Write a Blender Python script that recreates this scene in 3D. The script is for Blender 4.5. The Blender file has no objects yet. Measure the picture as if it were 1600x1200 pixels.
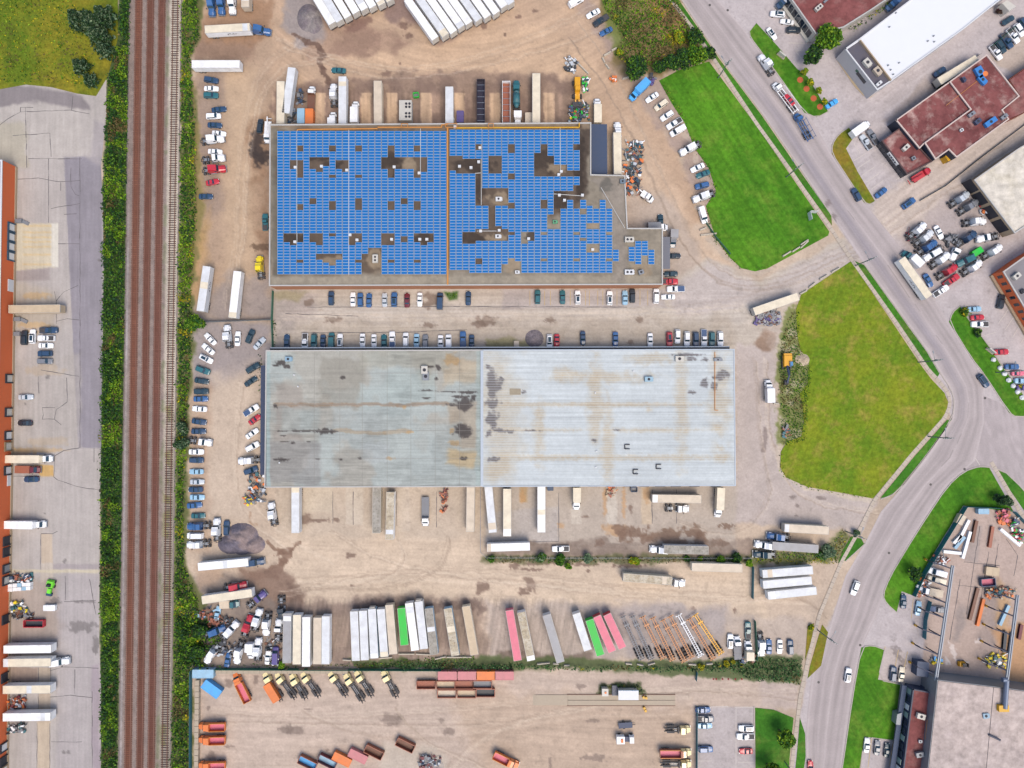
import bpy, bmesh, math, random
import numpy as np
from mathutils import Vector, Matrix
# ------------------------------------------------------------------ camera, light, exposure
scene = bpy.context.scene
COL = scene.collection
CAM_H = 238.0            # drone height above the ground
FPX = 1109.0             # focal length in pixels of a 1600 px wide frame
NADIR_Y = 628.0          # image row straight below the drone (slight forward tilt)
TILT = math.atan((NADIR_Y - 600.0) / FPX)
cam_data = bpy.data.cameras.new('drone_camera')
cam_data.sensor_width = 36.0
cam_data.lens = FPX / 1600.0 * 36.0
cam_data.clip_start = 1.0
cam_data.clip_end = 6000.0
cam = bpy.data.objects.new('drone_camera', cam_data)
COL.objects.link(cam)
cam.location = (0, 0, CAM_H)
cam.rotation_euler = (TILT, 0, 0)
scene.camera = cam
SUN_ELEV, SUN_AZ = math.radians(62), math.radians(152)   # azimuth clockwise from +Y
world = bpy.data.worlds.new('World')
scene.world = world
world.use_nodes = True
wn = world.node_tree
for n in list(wn.nodes):
 wn.nodes.remove(n)
sky = wn.nodes.new('ShaderNodeTexSky')
sky.sky_type = 'NISHITA'
sky.sun_disc = False
sky.sun_elevation = SUN_ELEV
sky.sun_rotation = SUN_AZ
sky.air_density = 1.0
sky.dust_density = 3.0
sky.ozone_density = 1.0
bg = wn.nodes.new('ShaderNodeBackground')
bg.inputs['Strength'].default_value = 0.12
wo = wn.nodes.new('ShaderNodeOutputWorld')
wn.links.new(sky.outputs[0], bg.inputs[0])
wn.links.new(bg.outputs[0], wo.inputs[0])
sun_data = bpy.data.lights.new('sun', 'SUN')
sun_data.energy = 1.25
sun_data.angle = math.radians(38)
sun_data.color = (1.0, 0.90, 0.76)
sun = bpy.data.objects.new('sun', sun_data)
COL.objects.link(sun)
sun_dir = Vector((math.sin(SUN_AZ) * math.cos(SUN_ELEV), math.cos(SUN_AZ) * math.cos(SUN_ELEV), math.sin(SUN_ELEV)))
sun.rotation_euler = sun_dir.to_track_quat('Z', 'Y').to_euler()
scene.view_settings.view_transform = 'Standard'
scene.view_settings.look = 'None'
scene.view_settings.gamma = 1.0
scene.view_settings.use_curve_mapping = False
scene.view_settings.exposure = 0.92
ALB = 0.62               # photograph tone -> surface albedo
# ------------------------------------------------------------------ helpers
rng = random.Random(7)
FWD = np.array((0.0, math.sin(TILT), -math.cos(TILT)))
UP = np.array((0.0, math.cos(TILT), math.sin(TILT)))
def P(px, py, h=0.0):
 """plan position (metres) of what is seen at survey point px,py at height h"""
 dx = px - 800.0
 u = 600.0 - py
 dy = FWD[1] * FPX + UP[1] * u
 dz = FWD[2] * FPX + UP[2] * u
 t = (h - CAM_H) / dz
 return dx * t, dy * t
def V(px, py, h=0.0, z=None):
 x, y = P(px, py, h)
 return Vector((x, y, h if z is None else z))
def lin(c):
 c = np.asarray(c, dtype=float) / 255.0
 return np.where(c <= 0.04045, c / 12.92, ((c + 0.055) / 1.055) ** 2.4)
def alb(*c):
 a = lin(c) * ALB
 return (float(a[0]), float(a[1]), float(a[2]), 1.0)
_R = np.random.RandomState(3).rand(512, 512)
def vnoise(x, y, seed=0):
 x = np.asarray(x, float) + seed * 37.13
 y = np.asarray(y, float) + seed * 91.71
 xi = np.floor(x).astype(int)
 yi = np.floor(y).astype(int)
 fx = x - xi
 fy = y - yi
 fx = fx * fx * (3 - 2 * fx)
 fy = fy * fy * (3 - 2 * fy)
 a = _R[xi % 512, yi % 512]
 b = _R[(xi + 1) % 512, yi % 512]
 c = _R[xi % 512, (yi + 1) % 512]
 d = _R[(xi + 1) % 512, (yi + 1) % 512]
 return (a * (1 - fx) + b * fx) * (1 - fy) + (c * (1 - fx) + d * fx) * fy
def fbm(x, y, scale, seed=0, oct=4):
 s = 0.0
 a = 0.5
 tot = 0.0
 for k in range(oct):
  s = s + a * vnoise(np.asarray(x) / scale, np.asarray(y) / scale, seed + k * 5)
  tot += a
  a *= 0.55
  scale *= 0.5
 return s / tot
def pip(X, Y, poly):
 ins = np.zeros(X.shape, bool)
 n = len(poly)
 for i in range(n):
  x0, y0 = poly[i]
  x1, y1 = poly[(i + 1) % n]
  if y0 == y1:
   continue
  c = ((y0 > Y) != (y1 > Y)) & (X < (x1 - x0) * (Y - y0) / (y1 - y0) + x0)
  ins ^= c
 return ins
def edge_dist(X, Y, poly):
 d = np.full(X.shape, 1e9)
 n = len(poly)
 for i in range(n):
  x0, y0 = poly[i]
  x1, y1 = poly[(i + 1) % n]
  ex, ey = x1 - x0, y1 - y0
  L = ex * ex + ey * ey + 1e-9
  t = np.clip(((X - x0) * ex + (Y - y0) * ey) / L, 0, 1)
  d = np.minimum(d, np.hypot(X - x0 - t * ex, Y - y0 - t * ey))
 return d
def smooth(x):
 x = np.clip(x, 0, 1)
 return x * x * (3 - 2 * x)
class Paint:
 """surface colour (albedo as photographed) laid out in survey coordinates"""
 def __init__(self, X, Y, base):
  self.X, self.Y = X, Y
  self.C = np.zeros(X.shape + (3,)) + np.array(base, float)
 def _sub(self, x0, x1, y0, y1):
  return (self.X >= x0) & (self.X <= x1) & (self.Y >= y0) & (self.Y <= y1)
 def mix(self, sel, m, col):
  m = m[:, None]
  self.C[sel] = self.C[sel] * (1 - m) + np.array(col, float) * m
 def poly(self, pts, col, amt=1.0, soft=2.0, warp=3.0, wscale=18.0, seed=0, patch=0.0, pscale=25):
  xs = [p[0] for p in pts]
  ys = [p[1] for p in pts]
  g = soft + warp * 2 + 2
  sel = self._sub(min(xs) - g, max(xs) + g, min(ys) - g, max(ys) + g)
  X, Y = self.X[sel], self.Y[sel]
  if warp:
   wx = X + (fbm(X, Y, wscale, seed + 11) - 0.5) * 4 * warp
   wy = Y + (fbm(X, Y, wscale, seed + 23) - 0.5) * 4 * warp
  else:
   wx, wy = X, Y
  d = edge_dist(wx, wy, pts)
  ins = pip(wx, wy, pts)
  sd = np.where(ins, d, -d)
  m = smooth(sd / (2 * soft) + 0.5) * amt
  if patch:
   n = fbm(X, Y, pscale, seed + 31)
   m = m * (1 - patch + patch * smooth((n - 0.38) / 0.22))
  self.mix(sel, m, col)
 def blob(self, cx, cy, rx, ry, col, amt=1.0, ang=0.0, rough=0.5, seed=0, soft=0.25):
  g = max(rx, ry) * 1.7 + 2
  sel = self._sub(cx - g, cx + g, cy - g, cy + g)
  X, Y = self.X[sel], self.Y[sel]
  c, s = math.cos(math.radians(ang)), math.sin(math.radians(ang))
  u = ((X - cx) * c - (Y - cy) * s) / rx
  v = ((X - cx) * s + (Y - cy) * c) / ry
  r = np.hypot(u, v)
  n = fbm(X, Y, max(3.5, min(rx, ry) * 0.9), seed + int(cx) % 97, 4)
  r = r + (n - 0.5) * 2.2 * rough
  m = smooth((1 - r) / soft * 0.5 + 0.5) * amt
  self.mix(sel, m, col)
 def line(self, pts, w, col, amt=1.0, jitter=0.0, seed=0):
  for (x0, y0), (x1, y1) in zip(pts[:-1], pts[1:]):
   g = w + jitter + 3
   sel = self._sub(min(x0, x1) - g, max(x0, x1) + g, min(y0, y1) - g, max(y0, y1) + g)
   X, Y = self.X[sel], self.Y[sel]
   if jitter:
    X = X + (fbm(X, Y, 14, seed + 3) - 0.5) * 4 * jitter
    Y = Y + (fbm(X, Y, 14, seed + 9) - 0.5) * 4 * jitter
   ex, ey = x1 - x0, y1 - y0
   L = ex * ex + ey * ey + 1e-9
   t = np.clip(((X - x0) * ex + (Y - y0) * ey) / L, 0, 1)
   d = np.hypot(X - x0 - t * ex, Y - y0 - t * ey)
   self.mix(sel, smooth((w - d) / 1.6 + 0.5) * amt, col)
 def vary(self, amp, scale, seed=0, hue=(1, 1, 1), sel=None):
  n = fbm(self.X, self.Y, scale, seed) - 0.5
  self.C *= 1 + (n * 2 * amp)[..., None] * np.array(hue, float)
 def linear(self):
  return lin(np.clip(self.C, 0, 255)) * ALB
# ------------------------------------------------------------------ materials
MATS = {}
def _mat(name):
 m = bpy.data.materials.new(name)
 m.use_nodes = True
 nt = m.node_tree
 return m, nt, nt.nodes['Principled BSDF']
def paint_mat(name, col, rough=0.5, metal=0.0, spec=0.5, dirt=0.12, dscale=1.2, coat=0.0):
 """plain coloured surface with faint grime"""
 if name in MATS:
  return MATS[name]
 m, nt, b = _mat(name)
 b.inputs['Roughness'].default_value = rough
 b.inputs['Metallic'].default_value = metal
 b.inputs['Specular IOR Level'].default_value = spec
 if coat:
  b.inputs['Coat Weight'].default_value = coat
  b.inputs['Coat Roughness'].default_value = 0.08
 if dirt:
  geo = nt.nodes.new('ShaderNodeNewGeometry')
  n1 = nt.nodes.new('ShaderNodeTexNoise')
  n1.inputs['Scale'].default_value = dscale
  n1.inputs['Detail'].default_value = 6
  n1.inputs['Roughness'].default_value = 0.65
  nt.links.new(geo.outputs['Position'], n1.inputs['Vector'])
  cr = nt.nodes.new('ShaderNodeMapRange')
  cr.inputs['From Min'].default_value = 0.35
  cr.inputs['From Max'].default_value = 0.7
  cr.inputs['To Min'].default_value = 0.0
  cr.inputs['To Max'].default_value = dirt
  nt.links.new(n1.outputs['Fac'], cr.inputs['Value'])
  mx = nt.nodes.new('ShaderNodeMix')
  mx.data_type = 'RGBA'
  mx.inputs['A'].default_value = col
  mx.inputs['B'].default_value = tuple(0.35 * c + 0.65 * g for c, g in zip(col[:3], (0.13, 0.10, 0.075))) + (1,)
  nt.links.new(cr.outputs[0], mx.inputs['Factor'])
  nt.links.new(mx.outputs['Result'], b.inputs['Base Color'])
 else:
  b.inputs['Base Color'].default_value = col
 MATS[name] = m
 return m
def glass_mat(name, col, rough=0.08, spec=0.7):
 if name in MATS:
  return MATS[name]
 m, nt, b = _mat(name)
 b.inputs['Base Color'].default_value = col
 b.inputs['Roughness'].default_value = rough
 b.inputs['Specular IOR Level'].default_value = spec
 MATS[name] = m
 return m
def attr_mat(name, fine=0.22, fscale=1.6, mid=0.12, mscale=0.35, rough=0.92, bump=0.25, trans=0.0):
 """surface whose albedo comes from the colour layer, plus fine grain"""
 if name in MATS:
  return MATS[name]
 m, nt, b = _mat(name)
 b.inputs['Roughness'].default_value = rough
 b.inputs['Specular IOR Level'].default_value = 0.2
 at = nt.nodes.new('ShaderNodeAttribute')
 at.attribute_name = 'Col'
 geo = nt.nodes.new('ShaderNodeNewGeometry')
 last = at.outputs['Color']
 nz = None
 for amp, sc in ((fine, fscale), (mid, mscale)):
  if not amp:
   continue
  n = nt.nodes.new('ShaderNodeTexNoise')
  n.inputs['Scale'].default_value = sc
  n.inputs['Detail'].default_value = 5
  n.inputs['Roughness'].default_value = 0.7
  nt.links.new(geo.outputs['Position'], n.inputs['Vector'])
  r = nt.nodes.new('ShaderNodeMapRange')
  r.inputs['From Min'].default_value = 0.25
  r.inputs['From Max'].default_value = 0.75
  r.inputs['To Min'].default_value = 1 - amp
  r.inputs['To Max'].default_value = 1 + amp
  nt.links.new(n.outputs['Fac'], r.inputs['Value'])
  vm = nt.nodes.new('ShaderNodeVectorMath')
  vm.operation = 'SCALE'
  nt.links.new(last, vm.inputs[0])
  nt.links.new(r.outputs[0], vm.inputs['Scale'])
  last = vm.outputs[0]
  nz = nz or n
 nt.links.new(last, b.inputs['Base Color'])
 if bump and nz:
  bp = nt.nodes.new('ShaderNodeBump')
  bp.inputs['Strength'].default_value = bump
  bp.inputs['Distance'].default_value = 0.1
  nt.links.new(nz.outputs['Fac'], bp.inputs['Height'])
  nt.links.new(bp.outputs[0], b.inputs['Normal'])
 if trans:
  tr = nt.nodes.new('ShaderNodeBsdfTranslucent')
  nt.links.new(last, tr.inputs['Color'])
  ms = nt.nodes.new('ShaderNodeMixShader')
  ms.inputs[0].default_value = trans
  nt.links.new(b.outputs[0], ms.inputs[1])
  nt.links.new(tr.outputs[0], ms.inputs[2])
  nt.links.new(ms.outputs[0], nt.nodes['Material Output'].inputs['Surface'])
 MATS[name] = m
 return m
def grass_mat(name, a, b_, c, s1=0.035, s2=0.6, streak=0.0, ang=0.0):
 """lawn: two slow noises choose between three tones, a fast one breaks them up"""
 if name in MATS:
  return MATS[name]
 m, nt, b = _mat(name)
 b.inputs['Roughness'].default_value = 0.95
 b.inputs['Specular IOR Level'].default_value = 0.15
 geo = nt.nodes.new('ShaderNodeNewGeometry')
 def noise(sc, det=5, vec=None):
  n = nt.nodes.new('ShaderNodeTexNoise')
  n.inputs['Scale'].default_value = sc
  n.inputs['Detail'].default_value = det
  n.inputs['Roughness'].default_value = 0.68
  nt.links.new(vec or geo.outputs['Position'], n.inputs['Vector'])
  return n
 def rng_(src, lo, hi, o0, o1):
  r = nt.nodes.new('ShaderNodeMapRange')
  r.inputs['From Min'].default_value = lo
  r.inputs['From Max'].default_value = hi
  r.inputs['To Min'].default_value = o0
  r.inputs['To Max'].default_value = o1
  nt.links.new(src, r.inputs['Value'])
  return r.outputs[0]
 n1, n2, n3 = noise(s1), noise(s1 * 3.1), noise(s2, 6)
 mx = nt.nodes.new('ShaderNodeMix')
 mx.data_type = 'RGBA'
 mx.inputs['A'].default_value = a
 mx.inputs['B'].default_value = b_
 nt.links.new(rng_(n1.outputs['Fac'], 0.38, 0.62, 0, 1), mx.inputs['Factor'])
 m2 = nt.nodes.new('ShaderNodeMix')
 m2.data_type = 'RGBA'
 m2.inputs['B'].default_value = c
 nt.links.new(mx.outputs['Result'], m2.inputs['A'])
 nt.links.new(rng_(n2.outputs['Fac'], 0.5, 0.72, 0, 0.75), m2.inputs['Factor'])
 vm = nt.nodes.new('ShaderNodeVectorMath')
 vm.operation = 'SCALE'
 nt.links.new(m2.outputs['Result'], vm.inputs[0])
 nt.links.new(rng_(n3.outputs['Fac'], 0.25, 0.75, 0.62, 1.38), vm.inputs['Scale'])
 last = vm.outputs[0]
 if streak:
  mp = nt.nodes.new('ShaderNodeMapping')
  mp.vector_type = 'TEXTURE'
  mp.inputs['Rotation'].default_value = (0, 0, ang)
  mp.inputs['Scale'].default_value = (40, 1.5, 1)
  nt.links.new(geo.outputs['Position'], mp.inputs['Vector'])
  n4 = noise(1.0, 2, mp.outputs[0])
  v2 = nt.nodes.new('ShaderNodeVectorMath')
  v2.operation = 'SCALE'
  nt.links.new(last, v2.inputs[0])
  nt.links.new(rng_(n4.outputs['Fac'], 0.3, 0.7, 1 - streak, 1 + streak), v2.inputs['Scale'])
  last = v2.outputs[0]
 nt.links.new(last, b.inputs['Base Color'])
 bp = nt.nodes.new('ShaderNodeBump')
 bp.inputs['Strength'].default_value = 0.6
 bp.inputs['Distance'].default_value = 0.15
 nt.links.new(n3.outputs['Fac'], bp.inputs['Height'])
 nt.links.new(bp.outputs[0], b.inputs['Normal'])
 MATS[name] = m
 return m
# ------------------------------------------------------------------ mesh building
class MB:
 def __init__(self):
  self.v, self.f, self.m = [], [], []
 def hexa(self, p, m=0):
  k = len(self.v)
  self.v += [tuple(q) for q in p]
  for q in ((0, 3, 2, 1), (4, 5, 6, 7), (0, 1, 5, 4), (1, 2, 6, 5), (2, 3, 7, 6), (3, 0, 4, 7)):
   self.f.append(tuple(k + i for i in q))
   self.m.append(m)
  return self
 def box(self, x0, x1, y0, y1, z0, z1, m=0):
  return self.hexa([(x0, y0, z0), (x1, y0, z0), (x1, y1, z0), (x0, y1, z0),
       (x0, y0, z1), (x1, y0, z1), (x1, y1, z1), (x0, y1, z1)], m)
 def frustum(self, lo, hi, m=0):
  """lo, hi = (x0,x1,y0,y1,z)"""
  a, b = lo, hi
  return self.hexa([(a[0], a[2], a[4]), (a[1], a[2], a[4]), (a[1], a[3], a[4]), (a[0], a[3], a[4]),
       (b[0], b[2], b[4]), (b[1], b[2], b[4]), (b[1], b[3], b[4]), (b[0], b[3], b[4])], m)
 def obox(self, a, b, w, z0, z1, m=0):
  """box along a->b (xy), width w"""
  ax, ay = a
  bx, by = b
  L = math.hypot(bx - ax, by - ay) or 1e-6
  nx, ny = -(by - ay) / L * w / 2, (bx - ax) / L * w / 2
  return self.hexa([(ax - nx, ay - ny, z0), (bx - nx, by - ny, z0), (bx + nx, by + ny, z0), (ax + nx, ay + ny, z0),
       (ax - nx, ay - ny, z1), (bx - nx, by - ny, z1), (bx + nx, by + ny, z1), (ax + nx, ay + ny, z1)], m)
 def beam(self, p, q, r, m=0):
  """square bar between two 3-D points"""
  p, q = Vector(p), Vector(q)
  d = (q - p).normalized()
  s = d.cross(Vector((0, 0, 1)))
  if s.length < 1e-3:
   s = Vector((1, 0, 0))
  s.normalize()
  t = d.cross(s)
  s, t = s * r, t * r
  return self.hexa([p - s - t, p + s - t, p + s + t, p - s + t, q - s - t, q + s - t, q + s + t, q - s + t], m)
 def tube(self, p, q, r, n=8, m=0, r2=None):
  p, q = Vector(p), Vector(q)
  r2 = r if r2 is None else r2
  d = (q - p).normalized()
  s = d.cross(Vector((0, 0, 1)))
  if s.length < 1e-3:
   s = Vector((1, 0, 0))
  s.normalize()
  t = d.cross(s)
  k = len(self.v)
  for c, rr in ((p, r), (q, r2)):
   for i in range(n):
    a = 2 * math.pi * i / n
    self.v.append(tuple(c + s * (math.cos(a) * rr) + t * (math.sin(a) * rr)))
  for i in range(n):
   j = (i + 1) % n
   self.f.append((k + i, k + j, k + n + j, k + n + i))
   self.m.append(m)
  self.f.append(tuple(k + i for i in range(n))[::-1])
  self.f.append(tuple(k + n + i for i in range(n)))
  self.m += [m, m]
  return self
 def wheel(self, x, y, r, w, m=0, z=None, n=10):
  z = r if z is None else z
  return self.tube((x, y - w / 2, z), (x, y + w / 2, z), r, n, m)
 def quad(self, a, b, c, d, m=0):
  k = len(self.v)
  self.v += [tuple(a), tuple(b), tuple(c), tuple(d)]
  self.f.append((k, k + 1, k + 2, k + 3))
  self.m.append(m)
  return self
 def prism(self, pts, z0, z1, m=0, mtop=None):
  k = len(self.v)
  n = len(pts)
  self.v += [(x, y, z0) for x, y in pts] + [(x, y, z1) for x, y in pts]
  self.f.append(tuple(range(k, k + n))[::-1])
  self.m.append(m)
  self.f.append(tuple(range(k + n, k + 2 * n)))
  self.m.append(m if mtop is None else mtop)
  for i in range(n):
   j = (i + 1) % n
   self.f.append((k + i, k + j, k + n + j, k + n + i))
   self.m.append(m)
  return self
 def loft(self, rings, m=0, cap=True):
  k = len(self.v)
  n = len(rings[0])
  for r in rings:
   self.v += [tuple(p) for p in r]
  for a in range(len(rings) - 1):
   for i in range(n):
    j = (i + 1) % n
    self.f.append((k + a * n + i, k + a * n + j, k + (a + 1) * n + j, k + (a + 1) * n + i))
    self.m.append(m)
  if cap:
   self.f.append(tuple(k + i for i in range(n))[::-1])
   e = k + (len(rings) - 1) * n
   self.f.append(tuple(e + i for i in range(n)))
   self.m += [m, m]
  return self
 def mesh(self, name, mats, smooth_=False):
  me = bpy.data.meshes.new(name)
  me.from_pydata(self.v, [], self.f)
  for mt in mats:
   me.materials.append(mt)
  me.polygons.foreach_set('material_index', self.m)
  bm = bmesh.new()
  bm.from_mesh(me)
  bmesh.ops.recalc_face_normals(bm, faces=bm.faces)
  bm.to_mesh(me)
  bm.free()
  if smooth_:
   me.polygons.foreach_set('use_smooth', [True] * len(me.polygons))
  me.update()
  return me
def ob(name, me, parent=None, loc=(0, 0, 0), rz=0.0):
 o = bpy.data.objects.new(name, me)
 COL.objects.link(o)
 o.location = loc
 o.rotation_euler = (0, 0, rz)
 if parent is not None:
  o.parent = parent
 return o
LABELS = {}
def tag(o, label=None, cat=None, group=None, kind=None):
 if label:
  o['label'] = label
  LABELS.setdefault(label, []).append((o.name, group))
 if cat:
  o['category'] = cat
 if group:
  o['group'] = group
 if kind:
  o['kind'] = kind
 return o
def np_mesh(name, verts, faces, mat, cols=None, smooth_=False):
 """fast mesh from numpy: verts (n,3), faces (m,k)"""
 me = bpy.data.meshes.new(name)
 nv, nf, k = len(verts), len(faces), faces.shape[1]
 me.vertices.add(nv)
 me.vertices.foreach_set('co', np.ascontiguousarray(verts, dtype=np.float32).ravel())
 me.loops.add(nf * k)
 me.loops.foreach_set('vertex_index', np.ascontiguousarray(faces, dtype=np.int32).ravel())
 me.polygons.add(nf)
 me.polygons.foreach_set('loop_start', np.arange(0, nf * k, k, dtype=np.int32))
 me.polygons.foreach_set('loop_total', np.full(nf, k, dtype=np.int32))
 me.update(calc_edges=True)
 me.materials.append(mat)
 if cols is not None:
  ca = me.color_attributes.new('Col', 'FLOAT_COLOR', 'POINT')
  rgba = np.ones((nv, 4), dtype=np.float32)
  rgba[:, :3] = cols
  ca.data.foreach_set('color', rgba.ravel())
 if smooth_:
  me.polygons.foreach_set('use_smooth', np.ones(nf, dtype=bool))
 return me
def grid_faces(nr, nc):
 i = np.arange((nr - 1) * (nc - 1))
 r, c = i // (nc - 1), i % (nc - 1)
 a = r * nc + c
 return np.stack([a, a + nc, a + nc + 1, a + 1], axis=1)
def resample(pts, n):
 pts = np.array(pts, float)
 d = np.concatenate([[0], np.cumsum(np.hypot(*np.diff(pts, axis=0).T))])
 t = np.linspace(0, d[-1], n)
 return np.stack([np.interp(t, d, pts[:, 0]), np.interp(t, d, pts[:, 1])], axis=1)
def smooth_line(pts, it=2):
 pts = np.array(pts, float)
 for _ in range(it):
  q = [pts[0]]
  for a, b in zip(pts[:-1], pts[1:]):
   q += [a * 0.75 + b * 0.25, a * 0.25 + b * 0.75]
  q.append(pts[-1])
  pts = np.array(q)
 return pts
def ribbon(name, left, right, n, m, z, paint_fn, mat, h=None):
 """sheet between two survey polylines; paint_fn(Paint, S, T) colours it (S along, T across)"""
 L, R = resample(left, n), resample(right, n)
 T = np.linspace(0, 1, m)
 X = L[:, None, 0] * (1 - T) + R[:, None, 0] * T
 Y = L[:, None, 1] * (1 - T) + R[:, None, 1] * T
 S = np.repeat(np.linspace(0, 1, n)[:, None], m, 1)
 TT = np.repeat(T[None, :], n, 0)
 p = Paint(X, Y, (128, 128, 128))
 paint_fn(p, S, TT)
 wx, wy = P(X, Y, z)
 verts = np.stack([wx.ravel(), wy.ravel(), np.full(wx.size, z)], 1)
 me = np_mesh(name, verts, grid_faces(n, m), mat, p.linear().reshape(-1, 3))
 return ob(name, me)
def poly_sheet(name, pts, z, mat, depth=0.1, parent=None):
 me = MB().prism([P(x, y, z) for x, y in pts], z - depth, z).mesh(name, [mat])
 return ob(name, me, parent)
ORD = ['first', 'second', 'third', 'fourth', 'fifth', 'sixth', 'seventh', 'eighth', 'ninth', 'tenth', 'eleventh',
  'twelfth', 'thirteenth', 'fourteenth', 'fifteenth', 'sixteenth', 'seventeenth', 'eighteenth', 'nineteenth', 'twentieth']
# ------------------------------------------------------------------ GROUND
xs = np.concatenate([[-9000, -3000, -900, -300, -120, -60], np.arange(-30, 1632, 2.0), [1660, 1720, 1900, 2500, 4600, 10600]])
ys = np.concatenate([[-5600, -2000, -700, -250, -90, -50], np.arange(-28, 1230, 2.0), [1255, 1290, 1450, 1900, 3200, 6800]])
GX, GY = np.meshgrid(xs, ys)
g = Paint(GX, GY, (198, 175, 148))
PUR = (188, 178, 176)
# far surroundings outside the frame stay a plain industrial grey-tan
g.vary(0.10, 150, 1, (1, 1, 1.05))
g.vary(0.07, 40, 2)
# big zones -------------------------------------------------------------
g.poly([(300, -40), (930, -40), (985, 120), (1110, 340), (1060, 360), (1000, 215), (420, 198), (420, 460), (300, 460)], (194, 160, 126), 1, 6, 6, 40)
g.poly([(470, 60), (640, 70), (860, 40), (960, 130), (930, 118), (760, 118), (600, 112), (520, 95)], (206, 170, 132), 0.9, 10, 6)
# curved tyre streaks of the turning yard
sel = (GX > 430) & (GX < 1000) & (GY > -20) & (GY < 190)
rr = np.hypot(GX[sel] - 720, (GY[sel] + 260) * 1.0)
th = np.arctan2(GY[sel] + 260, GX[sel] - 720)
st = vnoise(rr / 3.2, th * 7, 4) * 0.6 + vnoise(rr / 7, th * 4, 5) * 0.4
g.C[sel] *= (1 + (st - 0.5) * 0.16)[:, None]
# strip beside the railway
g.poly([(305, 60), (425, 60), (425, 500), (305, 500)], (176, 146, 116), 0.75, 8, 6, 30)
g.poly([(355, 120), (400, 110), (405, 440), (350, 470)], (200, 168, 130), 0.8, 12, 8, 30)
g.poly([(385, 190), (420, 170), (422, 400), (402, 420)], (150, 112, 80), 0.75, 8, 8, 22, patch=0.6)
g.poly([(305, 60), (400, 58), (390, 95), (305, 96)], (140, 108, 86), 0.8, 8, 6)
g.poly([(308, 118), (350, 112), (345, 330), (310, 340)], (150, 128, 112), 0.65, 8, 6)
g.poly([(300, 395), (330, 320), (318, 470), (300, 470)], (196, 150, 90), 0.7, 8, 5)
g.poly([(318, 30), (425, -10), (430, 40), (400, 65), (318, 66)], (160, 118, 84), 0.8, 8, 8)
g.poly([(345, 430), (426, 430), (426, 505), (310, 505)], (150, 138, 132), 0.8, 12, 8)
for q in ((402, 224, 10, 26), (410, 246, 9, 12), (396, 238, 6, 10)):
 g.blob(*q, (56, 46, 44), 0.85, rough=0.9)
g.blob(408, 386, 16, 5, (90, 66, 48), 0.7, rough=0.9)
# damp earth in front of the docks
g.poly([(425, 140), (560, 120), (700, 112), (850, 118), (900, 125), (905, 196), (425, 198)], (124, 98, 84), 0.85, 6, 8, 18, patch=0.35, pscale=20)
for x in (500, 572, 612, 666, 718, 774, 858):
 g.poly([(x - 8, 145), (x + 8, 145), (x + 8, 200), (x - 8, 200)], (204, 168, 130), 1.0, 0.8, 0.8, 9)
g.poly([(495, 0), (640, 70), (620, 80), (560, 90), (470, 90)], (146, 112, 92), 0.8, 8, 8, 22, patch=0.4)
g.poly([(600, 5), (650, -20), (690, 40), (610, 35)], (132, 104, 96), 0.8, 6, 6)
g.poly([(676, 68), (800, -12), (806, -6), (690, 74)], (140, 112, 98), 0.7, 5, 4)
g.poly([(455, -20), (500, -20), (505, 60), (470, 80), (445, 40)], (150, 140, 136), 0.9, 6, 6)
g.line([(462, 52), (480, 68), (500, 72), (506, 86), (498, 97), (506, 108), (512, 130)], 4, (104, 76, 62), 0.8, 4)
g.blob(560, 38, 22, 9, (120, 86, 74), 0.7, 20, 0.6)
for q in ((602, 116, 9, 5), (630, 40, 9, 5), (755, 40, 6, 6), (789, 53, 3, 3), (810, 26, 5, 3), (835, 17, 5, 3), (638, 56, 7, 4), (625, 100, 2, 2)):
 g.blob(*q, (118, 88, 74), 0.75, rough=0.7)
# east strip with the angled cars
g.poly([(890, -10), (960, 20), (985, 110), (1060, 130), (1130, 330), (1110, 360), (1060, 240), (1005, 160), (930, 60)], (166, 142, 128), 0.85, 6, 7, 22, patch=0.3)
g.poly([(975, 180), (1030, 240), (1090, 360), (1170, 440), (1110, 470), (1045, 360), (985, 290), (975, 230)], (208, 176, 142), 0.75, 10, 6)
g.poly([(978, 290), (1040, 300), (1090, 380), (1100, 470), (1035, 470), (1036, 356), (980, 356)], (184, 166, 148), 0.8, 8, 4)
# drive between the two warehouses
g.poly([(427, 452), (1040, 450), (1105, 400), (1190, 440), (1320, 372), (1345, 402), (1245, 470), (1215, 545), (427, 545)], (192, 180, 162), 0.95, 4, 4, 30)
g.poly([(480, 478), (1230, 476), (1240, 500), (1010, 512), (480, 508)], (200, 190, 176), 0.6, 6, 5)
g.poly([(785, 452), (1040, 452), (1040, 480), (785, 482)], (176, 166, 160), 0.8, 3, 2)
g.poly([(1040, 452), (1110, 410), (1190, 446), (1320, 380), (1345, 402), (1245, 462), (1060, 500)], (190, 178, 170), 0.85, 6, 4)
g.poly([(445, 500), (1150, 494), (1150, 545), (445, 545)], (178, 162, 140), 0.6, 8, 5, 25, patch=0.5)
g.poly([(428, 455), (500, 458), (470, 505), (428, 540)], (168, 156, 146), 0.8, 8, 8, 22)
for q in ((760, 501, 18, 7), (484, 474, 8, 8), (750, 507, 10, 5), (672, 508, 10, 4), (672, 470, 12, 10), (520, 500, 12, 5), (860, 500, 8, 4), (1000, 500, 8, 4), (986, 534, 5, 5), (774, 540, 14, 6)):
 g.blob(*q, (122, 100, 84), 0.7, rough=1.0)
sel = (GX > 430) & (GX < 1240) & (GY > 450) & (GY < 545)
st = vnoise(GX[sel] / 60, GY[sel] / 2.4, 8)
g.C[sel] *= (1 + (st - 0.5) * 0.12)[:, None]
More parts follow.
